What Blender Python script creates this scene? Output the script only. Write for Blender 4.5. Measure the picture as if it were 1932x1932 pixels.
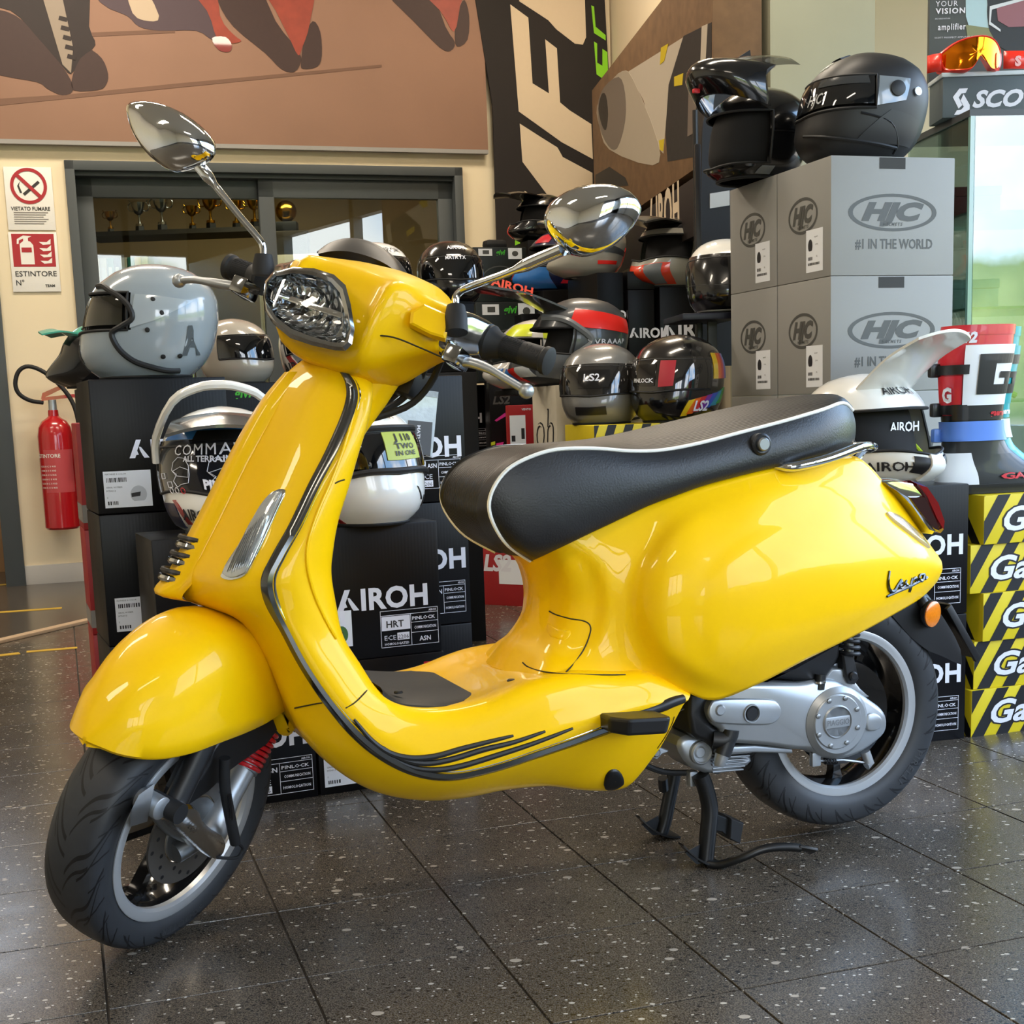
import bpy, bmesh, math, random
from mathutils import Vector, Matrix
random.seed(7)
for _o in list(bpy.data.objects):
    bpy.data.objects.remove(_o, do_unlink=True)
SC = bpy.context.scene
COL = SC.collection
pi = math.pi
sin, cos, rad = math.sin, math.cos, math.radians

# ------------------------------------------------------------------ camera
F_PX, PITCH, ROLL, CY, CAM_H = 2560.0, 0.156, -0.0345, 1163.0, 0.90
_fw = Vector((0, cos(PITCH), -sin(PITCH)))
_r0 = Vector((1, 0, 0)); _u0 = Vector((0, sin(PITCH), cos(PITCH)))
_r = _r0 * cos(ROLL) + _u0 * sin(ROLL)
_u = _u0 * cos(ROLL) - _r0 * sin(ROLL)
CAMP = Vector((0, 0, CAM_H))
cd = bpy.data.cameras.new('camera')
cd.sensor_width = 36.0
cd.lens = 36.0 * F_PX / 1932.0
cd.shift_y = (CY - 966.0) / 1932.0
cd.clip_start = 0.05
cam = bpy.data.objects.new('camera', cd)
COL.objects.link(cam)
_m = Matrix((_r, _u, -_fw)).transposed().to_4x4()
_m.translation = CAMP
cam.matrix_world = _m
SC.camera = cam

# ------------------------------------------------------------------ world, light, exposure
SC.view_settings.view_transform = 'Standard'
SC.view_settings.look = 'None'
SC.view_settings.gamma = 1.0
SC.view_settings.use_curve_mapping = False
SC.view_settings.exposure = 0.27
WORLD_STRENGTH = 6.5
world = bpy.data.worlds.new('sky')
SC.world = world
world.use_nodes = True
_nt = world.node_tree
_nt.nodes.clear()
def _wn(t, **k):
    n = _nt.nodes.new(t)
    for a, b in k.items():
        setattr(n, a, b)
    return n
_out = _wn('ShaderNodeOutputWorld'); _bg = _wn('ShaderNodeBackground')
_tc = _wn('ShaderNodeTexCoord'); _sx = _wn('ShaderNodeSeparateXYZ')
_nt.links.new(_tc.outputs['Generated'], _sx.inputs[0])
_cl = _wn('ShaderNodeTexNoise'); _cl.inputs['Scale'].default_value = 2.6; _cl.inputs['Detail'].default_value = 7
_nt.links.new(_tc.outputs['Generated'], _cl.inputs['Vector'])
_cr = _wn('ShaderNodeValToRGB')
_cr.color_ramp.elements[0].position = 0.46; _cr.color_ramp.elements[0].color = (0.36, 0.62, 1.0, 1)
_cr.color_ramp.elements[1].position = 0.60; _cr.color_ramp.elements[1].color = (1.1, 1.15, 1.22, 1)
_nt.links.new(_cl.outputs['Fac'], _cr.inputs[0])
_tn = _wn('ShaderNodeTexNoise'); _tn.inputs['Scale'].default_value = 14; _tn.inputs['Detail'].default_value = 6
_nt.links.new(_tc.outputs['Generated'], _tn.inputs['Vector'])
_tr = _wn('ShaderNodeValToRGB')
_tr.color_ramp.elements[0].position = 0.35; _tr.color_ramp.elements[0].color = (0.10, 0.17, 0.04, 1)
_tr.color_ramp.elements[1].position = 0.68; _tr.color_ramp.elements[1].color = (0.42, 0.50, 0.17, 1)
_nt.links.new(_tn.outputs['Fac'], _tr.inputs[0])
# tree line: foliage below about 9 degrees, a paved forecourt below the horizon
_ad = _wn('ShaderNodeMath', operation='MULTIPLY_ADD')
_nt.links.new(_tn.outputs['Fac'], _ad.inputs[0]); _ad.inputs[1].default_value = -0.10
_nt.links.new(_sx.outputs['Z'], _ad.inputs[2])
_sm = _wn('ShaderNodeMapRange'); _sm.inputs['From Min'].default_value = 0.035; _sm.inputs['From Max'].default_value = 0.05
_nt.links.new(_ad.outputs[0], _sm.inputs['Value'])
_mx = _wn('ShaderNodeMixRGB')
_nt.links.new(_sm.outputs[0], _mx.inputs[0]); _nt.links.new(_tr.outputs[0], _mx.inputs[1]); _nt.links.new(_cr.outputs[0], _mx.inputs[2])
_sg = _wn('ShaderNodeMapRange'); _sg.inputs['From Min'].default_value = -0.03; _sg.inputs['From Max'].default_value = -0.02
_nt.links.new(_sx.outputs['Z'], _sg.inputs['Value'])
_mg = _wn('ShaderNodeMixRGB'); _mg.inputs[1].default_value = (0.42, 0.40, 0.37, 1)
_nt.links.new(_sg.outputs[0], _mg.inputs[0]); _nt.links.new(_mx.outputs[0], _mg.inputs[2])
_nt.links.new(_mg.outputs[0], _bg.inputs['Color']); _bg.inputs['Strength'].default_value = WORLD_STRENGTH
_nt.links.new(_bg.outputs[0], _out.inputs[0])
def area_lamp(x, y, z, sx, sy, power, col):
    l = bpy.data.lights.new('ceiling_and_fill_lamp', 'AREA'); l.shape = 'RECTANGLE'; l.size = sx; l.size_y = sy; l.energy = power; l.color = col
    o = bpy.data.objects.new('ceiling_and_fill_lamp', l); o.location = (x, y, z); COL.objects.link(o)
    o.rotation_euler = (0, 0, 0.3)
for _x, _y, _p in ((-3.0, 0.6, 40), (-0.2, -0.8, 35), (-2.6, 3.6, 45), (0.4, 4.2, 45), (-1.9, 6.2, 65), (0.9, 6.8, 65)):  # last two are extra lamps, added to brighten the back wall
    area_lamp(_x, _y, 3.86, 1.5, 0.35, _p, (1.0, 0.87, 0.70))
area_lamp(-1.35, 8.9, 2.62, 1.2, 0.3, 26, (1.0, 0.85, 0.65))     # unseen lamp, added to brighten the office behind the glass door

# ------------------------------------------------------------------ rays (a photograph pixel and a real depth give a place)
def ray(px, py):
    return _fw + _r * ((px - 966.0) / F_PX) - _u * ((py - CY) / F_PX)
def at_depth(px, py, d):
    return CAMP + ray(px, py) * d
def at_z(px, py, z=0.0):
    d = ray(px, py)
    return CAMP + d * ((z - CAM_H) / d.z)

# ------------------------------------------------------------------ materials
def lin(c):
    return tuple(((x / 255.0) / 12.92 if x <= 10 else (((x / 255.0) + 0.055) / 1.055) ** 2.4) for x in c)
def hexc(h):
    h = h.lstrip('#')
    return lin(tuple(int(h[i:i + 2], 16) for i in (0, 2, 4)))
MATS = {}
def mat(name, col='#808080', rough=0.5, metal=0.0, coat=0.0, spec=0.5, noise=0.0, nscale=40.0, bump=0.0, trans=0.0, ior=1.45, emit=0.0, alpha=1.0, coat_rough=0.03):
    if name in MATS:
        return MATS[name]
    m = bpy.data.materials.new(name)
    m.use_nodes = True
    nt = m.node_tree
    b = nt.nodes['Principled BSDF']
    c = hexc(col) if isinstance(col, str) else col
    b.inputs['Base Color'].default_value = (*c, 1)
    b.inputs['Roughness'].default_value = rough
    b.inputs['Metallic'].default_value = metal
    b.inputs['Coat Weight'].default_value = coat
    b.inputs['Coat Roughness'].default_value = coat_rough
    b.inputs['Specular IOR Level'].default_value = spec
    b.inputs['Transmission Weight'].default_value = trans
    b.inputs['IOR'].default_value = ior
    b.inputs['Alpha'].default_value = alpha
    if emit:
        b.inputs['Emission Color'].default_value = (*c, 1)
        b.inputs['Emission Strength'].default_value = emit
    tc = nt.nodes.new('ShaderNodeTexCoord')
    n = nt.nodes.new('ShaderNodeTexNoise')
    n.inputs['Scale'].default_value = nscale
    n.inputs['Detail'].default_value = 4
    nt.links.new(tc.outputs['Object'], n.inputs['Vector'])
    # every material carries a little procedural variation
    mr = nt.nodes.new('ShaderNodeMapRange')
    nz = max(noise, 0.02)
    mr.inputs['To Min'].default_value = 1 - nz
    mr.inputs['To Max'].default_value = 1 + nz
    nt.links.new(n.outputs['Fac'], mr.inputs['Value'])
    mx = nt.nodes.new('ShaderNodeMixRGB'); mx.blend_type = 'MULTIPLY'; mx.inputs[0].default_value = 1
    mx.inputs[1].default_value = (*c, 1)
    nt.links.new(mr.outputs[0], mx.inputs[2])
    nt.links.new(mx.outputs[0], b.inputs['Base Color'])
    if bump:
        bp = nt.nodes.new('ShaderNodeBump')
        bp.inputs['Strength'].default_value = bump
        bp.inputs['Distance'].default_value = 0.002
        nt.links.new(n.outputs['Fac'], bp.inputs['Height'])
        nt.links.new(bp.outputs[0], b.inputs['Normal'])
    MATS[name] = m
    return m
def nodes_of(m):
    return m.node_tree, m.node_tree.nodes['Principled BSDF']

# ------------------------------------------------------------------ mesh helpers
def link(o, parent=None):
    COL.objects.link(o)
    if parent is not None:
        o.parent = parent
    return o
def mesh(name, verts, faces, m, parent=None, smooth=True, angle=40, uv=None):
    me = bpy.data.meshes.new(name)
    me.from_pydata([tuple(v) for v in verts], [], faces)
    if uv is not None:
        lay = me.uv_layers.new(name='UVMap')
        for lp in me.loops:
            lay.data[lp.index].uv = uv[lp.vertex_index]
    me.update()
    bm = bmesh.new(); bm.from_mesh(me)
    if uv is None:
        bmesh.ops.remove_doubles(bm, verts=bm.verts, dist=1e-6)
    bmesh.ops.recalc_face_normals(bm, faces=bm.faces)
    bm.to_mesh(me); bm.free()
    if smooth:
        me.polygons.foreach_set('use_smooth', [True] * len(me.polygons))
        try:
            me.set_sharp_from_angle(angle=rad(angle))
        except Exception:
            pass
    if m is not None:
        me.materials.append(m)
    o = bpy.data.objects.new(name, me)
    return link(o, parent)
def empty(name, loc=(0, 0, 0), rz=0.0, parent=None):
    o = bpy.data.objects.new(name, None)
    o.empty_display_size = 0.1
    o.location = loc
    o.rotation_euler = (0, 0, rz)
    return link(o, parent)
def tag(o, label, cat, group=None, kind=None):
    if label: o['label'] = label
    if cat: o['category'] = cat
    if group: o['group'] = group
    if kind: o['kind'] = kind
    return o
def struct(o):
    o['kind'] = 'structure'
    return o
def cr(p0, p1, p2, p3, t):
    a = [0.0] * len(p1)
    for i in range(len(p1)):
        a[i] = 0.5 * (2 * p1[i] + (p2[i] - p0[i]) * t + (2 * p0[i] - 5 * p1[i] + 4 * p2[i] - p3[i]) * t * t + (3 * p1[i] - p0[i] - 3 * p2[i] + p3[i]) * t ** 3)
    return a
def spline(pts, n, closed=False):
    """Catmull-Rom through pts, n segments for each span"""
    k = len(pts); out = []
    spans = k if closed else k - 1
    for i in range(spans):
        if closed:
            q = [pts[(i + j) % k] for j in (-1, 0, 1, 2)]
        else:
            q = [pts[max(0, i - 1)], pts[i], pts[i + 1], pts[min(k - 1, i + 2)]]
        for j in range(n):
            out.append(cr(*q, j / n))
    if not closed:
        out.append(list(pts[-1]))
    return out
def grid_resample(P, nk, nj):
    rows = [spline(r, nj) for r in P]
    cols = list(zip(*rows))
    cols = [spline(list(c), nk) for c in cols]
    return [list(r) for r in zip(*cols)]
def grid_mesh(name, G, m, parent=None, close_j=False, close_k=False, caps=False, smooth=True, angle=40, flip=False):
    nk, nj = len(G), len(G[0])
    v = [p for r in G for p in r]
    f = []
    for k in range(nk if close_k else nk - 1):
        for j in range(nj if close_j else nj - 1):
            k2, j2 = (k + 1) % nk, (j + 1) % nj
            f.append((k * nj + j, k * nj + j2, k2 * nj + j2, k2 * nj + j))
    if caps and close_j:
        f.append(tuple(range(nj)))
        f.append(tuple((nk - 1) * nj + j for j in range(nj)))
    return mesh(name, v, f, m, parent, smooth, angle)
def frames(path):
    """parallel-transport frames along a path"""
    P = [Vector(p) for p in path]
    T = []
    for i in range(len(P)):
        a = P[max(0, i - 1)]; b = P[min(len(P) - 1, i + 1)]
        t = (b - a)
        T.append(t.normalized() if t.length > 1e-9 else Vector((0, 0, 1)))
    n = T[0].cross(Vector((0, 0, 1)))
    if n.length < 1e-3: n = T[0].cross(Vector((0, 1, 0)))
    n.normalize()
    out = []
    for i in range(len(P)):
        if i:
            n = n - T[i] * n.dot(T[i])
            n.normalize()
        out.append((P[i], T[i], n.copy(), T[i].cross(n)))
    return out
def tube_g(path, r, n=12, sub=0, flat=1.0):
    if sub:
        path = spline([list(p) for p in path], sub)
    fr = frames(path)
    k = len(fr)
    G = []
    for i, (p, t, a, b) in enumerate(fr):
        rr = r(i / (k - 1)) if callable(r) else r
        G.append([p + a * (cos(2 * pi * j / n) * rr) + b * (sin(2 * pi * j / n) * rr * flat) for j in range(n)])
    return G
def tube(name, path, r, m, parent=None, n=12, sub=0, flat=1.0):
    return grid_mesh(name, tube_g(path, r, n, sub, flat), m, parent, close_j=True, caps=True)
def lathe_g(prof, n=48, a0=0.0, a1=2 * pi, M=None):
    """prof: (axial, radius); axis is local X of M"""
    G = []
    full = abs(a1 - a0 - 2 * pi) < 1e-6
    cnt = n if full else n + 1
    for i in range(cnt):
        a = a0 + (a1 - a0) * i / n
        row = [Vector((x, r * cos(a), r * sin(a))) for x, r in prof]
        G.append([M @ q for q in row] if M else row)
    return G
def lathe(name, prof, m, parent=None, n=48, M=None, angle=35):
    return grid_mesh(name, lathe_g(prof, n, M=M), m, parent, close_k=True, angle=angle)
def box_vf(sx, sy, sz, c=(0, 0, 0), bev=0.0):
    """box sized sx,sy,sz about c; bev chamfers the edges"""
    hx, hy, hz = sx / 2, sy / 2, sz / 2
    if bev <= 0:
        v = [(c[0] + x * hx, c[1] + y * hy, c[2] + z * hz) for x in (-1, 1) for y in (-1, 1) for z in (-1, 1)]
        f = [(0, 1, 3, 2), (4, 6, 7, 5), (0, 4, 5, 1), (2, 3, 7, 6), (0, 2, 6, 4), (1, 5, 7, 3)]
        return v, f
    bm = bmesh.new()
    bmesh.ops.create_cube(bm, size=1.0)
    bmesh.ops.scale(bm, vec=(sx, sy, sz), verts=bm.verts)
    bmesh.ops.bevel(bm, geom=list(bm.edges), offset=min(bev, hx * .9, hy * .9, hz * .9), segments=2, profile=0.6, affect='EDGES')
    bm.verts.index_update()
    v = [(q.co.x + c[0], q.co.y + c[1], q.co.z + c[2]) for q in bm.verts]
    f = [tuple(q.index for q in fc.verts) for fc in bm.faces]
    bm.free()
    return v, f
def box(name, size, c, m, parent=None, bev=0.0, M=None):
    v, f = box_vf(*size, c=c, bev=bev)
    if M is not None:
        v = [M @ Vector(q) for q in v]
    return mesh(name, v, f, m, parent, smooth=bev > 0, angle=30)
def boxes(name, lst, m, parent=None, bev=0.0, M=None):
    V, Fc = [], []
    for size, c in lst:
        v, f = box_vf(*size, c=c, bev=bev)
        o = len(V); V += v; Fc += [tuple(i + o for i in q) for q in f]
    if M is not None:
        V = [M @ Vector(q) for q in V]
    return mesh(name, V, Fc, m, parent, smooth=bev > 0, angle=30)
def merge(name, parts, m, parent=None, smooth=True, angle=40):
    V, Fc = [], []
    for v, f in parts:
        o = len(V); V += list(v); Fc += [tuple(i + o for i in q) for q in f]
    return mesh(name, V, Fc, m, parent, smooth, angle)
def prism_vf(poly, d, M=None):
    """outline poly (x,y) extruded to depth d along z, both faces"""
    n = len(poly)
    v = [Vector((p[0], p[1], 0)) for p in poly] + [Vector((p[0], p[1], d)) for p in poly]
    f = [tuple(range(n)), tuple(range(2 * n - 1, n - 1, -1))] + [(i, (i + 1) % n, n + (i + 1) % n, n + i) for i in range(n)]
    if M is not None:
        v = [M @ q for q in v]
    return v, f
def prism(name, poly, d, m, parent=None, M=None, smooth=False, angle=30):
    v, f = prism_vf(poly, d, M)
    return mesh(name, v, f, m, parent, smooth, angle)
def ell(cx, cy, rx, ry, n=32, a0=0, a1=2 * pi, rot=0.0):
    out = []
    for i in range(n):
        a = a0 + (a1 - a0) * i / n
        x, y = rx * cos(a), ry * sin(a)
        out.append((cx + x * cos(rot) - y * sin(rot), cy + x * sin(rot) + y * cos(rot)))
    return out
def ring_vf(outer, inner, d, M=None):
    n = len(outer)
    v = [Vector((p[0], p[1], z)) for z in (0, d) for p in (*outer, *inner)]
    f = []
    for i in range(n):
        j = (i + 1) % n
        f += [(i, j, n + j, n + i), (2 * n + i, 3 * n + i, 3 * n + j, 2 * n + j), (i, 2 * n + i, 2 * n + j, j), (n + i, n + j, 3 * n + j, 3 * n + i)]
    if M is not None:
        v = [M @ q for q in v]
    return v, f
def frame_M(o, x, y):
    """matrix with origin o, x axis x, y axis y"""
    x = Vector(x).normalized(); y = Vector(y); z = x.cross(y).normalized(); y = z.cross(x)
    M = Matrix((x, y, z)).transposed().to_4x4(); M.translation = Vector(o)
    return M
_txt = {}
def text_vf(s, size, bold=0.0, shear=0.0, res=2, align='LEFT', spacing=1.0, width=None):
    """flat lettering; returns verts (x right, y up) and faces"""
    key = (s, round(bold, 4), round(shear, 3), res, spacing)
    if key not in _txt:
        cu = bpy.data.curves.new('t', 'FONT')
        cu.body = s; cu.size = 1.0; cu.resolution_u = res; cu.shear = shear; cu.offset = bold; cu.space_character = spacing
        ob = bpy.data.objects.new('t', cu)
        COL.objects.link(ob)
        dg = bpy.context.evaluated_depsgraph_get()
        me = bpy.data.meshes.new_from_object(ob.evaluated_get(dg))
        _txt[key] = ([v.co.copy() for v in me.vertices], [tuple(p.vertices) for p in me.polygons])
        bpy.data.objects.remove(ob); bpy.data.curves.remove(cu); bpy.data.meshes.remove(me)
    v, f = _txt[key]
    if not v:
        return [], []
    x0 = min(q.x for q in v); x1 = max(q.x for q in v)
    sx = size
    if width: sx = width / max(1e-6, (x1 - x0))
    off = -x0 if align == 'LEFT' else (-(x0 + x1) / 2 if align == 'CENTER' else -x1)
    return [Vector(((q.x + off) * sx, q.y * size, 0)) for q in v], f
def text(name, s, size, M, m, parent=None, bold=0.0, shear=0.0, res=2, align='LEFT', spacing=1.0, width=None):
    v, f = text_vf(s, size, bold, shear, res, align, spacing, width)
    return mesh(name, [M @ q for q in v], f, m, parent, smooth=False)
def join_vf(items):
    V, Fc = [], []
    for v, f in items:
        o = len(V); V += list(v); Fc += [tuple(i + o for i in q) for q in f]
    return V, Fc
def tr(vf, M):
    return [M @ Vector(q) for q in vf[0]], vf[1]
def rect_vf(x0, y0, x1, y1, z=0.0):
    return [Vector((x0, y0, z)), Vector((x1, y0, z)), Vector((x1, y1, z)), Vector((x0, y1, z))], [(0, 1, 2, 3)]
def sm(a, b, x):
    t = min(1.0, max(0.0, (x - a) / (b - a)))
    return t * t * (3 - 2 * t)
# ================================================================== the setting
WYAW = 0.30
WT = Vector((cos(WYAW), sin(WYAW), 0)); WN = Vector((-sin(WYAW), cos(WYAW), 0))
W0 = at_z(110, 1103, 0.0)
WM = Matrix.Translation(W0) @ Matrix.Rotation(WYAW, 4, 'Z')      # x along the back wall, y away from the camera
def wallpt(px, py, off=0.0):
    """pixel -> (a, z) on the back wall plane moved off metres towards the camera"""
    d = ray(px, py)
    k = ((W0 - CAMP).dot(WN) - off) / d.dot(WN)
    X = CAMP + d * k - W0
    return X.dot(WT), X.z
CEIL_H = 3.9
m_wall = mat('cream plaster', '#e2d3b4', 0.85, noise=0.05, nscale=3, bump=0.15)
m_white_wall = mat('white plaster', '#e6dfd0', 0.85, noise=0.05, nscale=3)
m_ceil = mat('ceiling paint', '#d8d3c8', 0.9)
m_frame = mat('dark grey aluminium', '#44494b', 0.45, metal=0.0)
m_black = mat('black plastic', '#141416', 0.45)
m_skirt = mat('grey skirting', '#b9b6b0', 0.6)

# ---- floor: grout bed + tiles
def speckle(name, base, dark, whitefrac=0.5, rough=0.16):
    m = mat(name, base, rough, spec=0.6)
    nt, b = nodes_of(m)
    g = nt.nodes.new('ShaderNodeNewGeometry')
    mp = nt.nodes.new('ShaderNodeMapping'); mp.inputs['Rotation'].default_value = (0, 0, -0.35); mp.inputs['Scale'].default_value = (0.8, 1.15, 1)
    nt.links.new(g.outputs['Position'], mp.inputs['Vector'])
    def vor(scale, lo, seed):
        v = nt.nodes.new('ShaderNodeTexVoronoi'); v.inputs['Scale'].default_value = scale; v.inputs['Randomness'].default_value = 1
        nt.links.new(mp.outputs[0], v.inputs['Vector'])
        s = nt.nodes.new('ShaderNodeSeparateXYZ'); nt.links.new(v.outputs['Color'], s.inputs[0])
        # fleck size differs from cell to cell
        r = nt.nodes.new('ShaderNodeMapRange'); r.inputs['From Min'].default_value = lo; r.inputs['From Max'].default_value = 1.0
        r.inputs['To Min'].default_value = 0.0; r.inputs['To Max'].default_value = 0.36
        nt.links.new(s.outputs[seed], r.inputs['Value'])
        c = nt.nodes.new('ShaderNodeMath'); c.operation = 'LESS_THAN'
        nt.links.new(v.outputs['Distance'], c.inputs[0]); nt.links.new(r.outputs[0], c.inputs[1])
        return c
    n1 = nt.nodes.new('ShaderNodeTexNoise'); n1.inputs['Scale'].default_value = 420; n1.inputs['Detail'].default_value = 2
    nt.links.new(g.outputs['Position'], n1.inputs['Vector'])
    rp = nt.nodes.new('ShaderNodeValToRGB')
    d = hexc(dark); bb = hexc(base)
    rp.color_ramp.elements[0].position = 0.36; rp.color_ramp.elements[0].color = (*d, 1)
    rp.color_ramp.elements[1].position = 0.66; rp.color_ramp.elements[1].color = (*[x * 1.5 for x in bb], 1)
    nt.links.new(n1.outputs['Fac'], rp.inputs[0])
    cur = rp.outputs[0]
    for sc, lo, seed, col in ((95, 0.62, 0, '#24211f'), (130, 0.74, 1, '#1c1b1b'), (85, 0.80, 1, '#b0aa9e'), (135, 0.74, 2, '#c9c5bd'), (44, 0.90, 0, '#a0978a')):
        c = vor(sc, lo, seed)
        x = nt.nodes.new('ShaderNodeMixRGB'); x.inputs[2].default_value = (*hexc(col), 1)
        nt.links.new(c.outputs[0], x.inputs[0]); nt.links.new(cur, x.inputs[1])
        cur = x.outputs[0]
    nt.links.new(cur, b.inputs['Base Color'])
    n2 = nt.nodes.new('ShaderNodeTexNoise'); n2.inputs['Scale'].default_value = 9; n2.inputs['Detail'].default_value = 5
    nt.links.new(g.outputs['Position'], n2.inputs['Vector'])
    rr = nt.nodes.new('ShaderNodeMapRange'); rr.inputs['To Min'].default_value = rough * 0.75; rr.inputs['To Max'].default_value = rough * 1.5
    nt.links.new(n2.outputs['Fac'], rr.inputs['Value']); nt.links.new(rr.outputs[0], b.inputs['Roughness'])
    return m
m_tile = speckle('speckled stoneware', '#544d43', '#302b26', rough=.2)
m_grout = mat('dark grout', '#3b3733', 0.8, noise=0.2)
floor = struct(box('floor', (16, 18, 0.05), (0, 3.0, -0.0275), m_grout))
TY = 0.3190; TS = 0.3063
TO = at_z(203.7, 1907.1)
_a1 = at_z(1802.7, 1645)
TY = math.atan2(_a1.y - TO.y, _a1.x - TO.x); TS = (_a1 - TO).length / 5.0
tx = Vector((cos(TY), sin(TY), 0)); ty = Vector((-sin(TY), cos(TY), 0))
tv, tf = box_vf(TS - 0.004, TS - 0.004, 0.006, bev=0.0008)
tile_me = None
cands = []
for i in range(-14, 22):
    for j in range(-12, 26):
        c = TO + tx * ((i + .5) * TS) + ty * ((j + .5) * TS)
        d = (c - CAMP).dot(_fw)
        if (c - W0).dot(WN) > -0.16: continue
        vis = 0
        if d > 1.2:
            px = 966 + F_PX * (c - CAMP).dot(_r) / d; py = CY - F_PX * (c - CAMP).dot(_u) / d
            if -120 < px < 2050 and py < 2080: vis = 1
        if abs(c.x) > 7.5 or c.y < -5.5: continue
        cands.append((0 if vis else 1, d if vis else 99, c))
cands.sort(key=lambda q: (q[0], q[1]))
rest = []
for n, (nv, d, c) in enumerate(cands):
    if n < 300 and nv == 0:
        if tile_me is None:
            o = mesh('tile', tv, tf, m_tile, floor, smooth=False); tile_me = o.data
        else:
            o = bpy.data.objects.new('tile', tile_me); link(o, floor)
        o.location = (c.x, c.y, -0.0012); o.rotation_euler = (0, 0, TY)
    else:
        M = Matrix.Translation((c.x, c.y, -0.0012)) @ Matrix.Rotation(TY, 4, 'Z')
        h = TS / 2 - 0.002
        rest.append(([M @ Vector(q) for q in ((-h, -h, .003), (h, -h, .003), (h, h, .003), (-h, h, .003))], [(0, 1, 2, 3)]))
V, Fc = join_vf(rest)
o = mesh('tile_field', V, Fc, m_tile, floor, smooth=False); o['kind'] = 'stuff'

# ---- dark laminate strip by the back wall, its wooden edge and the yellow marking tape
m_lam = mat('dark laminate', '#4a433b', 0.22, noise=0.25, nscale=6)
nt, b = nodes_of(m_lam)
m_beige = mat('beige edging', '#b59c80', 0.5, noise=0.1)
m_tape = mat('worn yellow tape', '#b8962e', 0.6, noise=0.25, nscale=20)
A = [at_z(-260, 1275), at_z(0, 1214), at_z(168, 1174)]
e0, e1 = A[0], A[2]
e1 = e0 + (e1 - e0) * 1.35
lam = [e0, e1, Vector((e1.x + 0.15, W0.y + 0.6, 0)), e0 + Vector((-1.6, 3.6, 0))]
lv = [(p.x, p.y, z) for z in (0.002, 0.012) for p in lam]
o = mesh('dark_laminate_mat', lv, [(0, 1, 2, 3), (4, 5, 6, 7), (0, 1, 5, 4), (1, 2, 6, 5), (2, 3, 7, 6), (3, 0, 4, 7)], m_lam, None, smooth=False)
struct(o)
dv = (e1 - e0).normalized(); dn = Vector((-dv.y, dv.x, 0))
o = box('beige_threshold_strip', ((e1 - e0).length, 0.05, 0.014), (0, 0, 0), m_beige, None, bev=0.003, M=frame_M((e0 + e1) / 2 + dn * -0.0 + Vector((0, 0, 0.0095)), dv, dn))
struct(o)
def tape(p, q, wd, z, lab):
    a, bq = at_z(*p), at_z(*q); v = (bq - a)
    o = box('floor_tape', (v.length, wd, 0.0012), (0, 0, 0), m_tape, None, M=frame_M((a + bq) / 2 + Vector((0, 0, z)), v, (-v.y, v.x, 0)))
    tag(o, lab, 'tape')
tape((-30, 1241), (37, 1233.5), 0.045, 0.0026, 'short worn piece of yellow tape on the tiles at the left edge')
tape((50, 1231), (146, 1223), 0.04, 0.0026, 'longer worn yellow tape on the tiles next to the beige strip')
tape((-40, 1163), (117, 1152), 0.05, 0.0128, 'worn yellow tape on the dark floor before the white wall')
tape((-40, 1110.5), (55, 1104), 0.06, 0.0128, 'yellow tape at the foot of the open doorway')

# ---- back wall with the sliding door opening
DA0, DA1, DZ = 0.211, 2.386, 2.242
def wbox(name, a0, a1, z0, z1, y0, y1, m, parent=None, bev=0.0):
    return box(name, (a1 - a0, y1 - y0, z1 - z0), ((a0 + a1) / 2, (y0 + y1) / 2, (z0 + z1) / 2), m, parent, bev, M=WM)
LA = -0.165       # left end of the white wall pier
V = []
for (a0, a1, z0, z1) in ((LA, DA0, 0, CEIL_H), (DA1, 3.9, 0, CEIL_H), (DA0, DA1, DZ, CEIL_H), (-5.5, LA - .14, 2.6, CEIL_H), (-5.5, -2.4, 0, 2.6), (LA - .14, LA, 2.35, CEIL_H)):
    V.append(((a1 - a0, 0.25, z1 - z0), ((a0 + a1) / 2, 0.125, (z0 + z1) / 2)))
struct(boxes('wall_back', V, m_wall, M=WM))
struct(wbox('baseboard_back', LA, DA0 - .02, 0, 0.115, -0.018, 0.0, m_skirt, bev=0.004))
struct(wbox('trim_1', LA - 0.10, LA - 0.0, 0, 2.35, -0.04, 0.1, m_frame, bev=0.004))        # dark post of the open doorway
# doorway on the left: dim room behind
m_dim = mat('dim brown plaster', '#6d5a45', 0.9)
m_woodp = mat('varnished plywood', '#8a6a48', 0.5, noise=0.2, nscale=8)
struct(boxes('wall_passage', [((2.6, .1, 2.6), (-1.4, 2.2, 1.3)), ((.1, 2.0, 2.6), (-2.45, 1.2, 1.3))], m_dim, M=WM))
# side room behind the glass
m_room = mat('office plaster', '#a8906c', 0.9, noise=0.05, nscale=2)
struct(boxes('wall_office', [((3.3, .1, 3.0), (1.62, 2.6, 1.5)), ((.1, 2.4, 3.0), (.02, 1.4, 1.5)), ((.1, 2.4, 3.0), (3.3, 1.4, 1.5)), ((3.3, 2.6, .1), (1.62, 1.35, 2.75))], m_room, M=WM))
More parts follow.
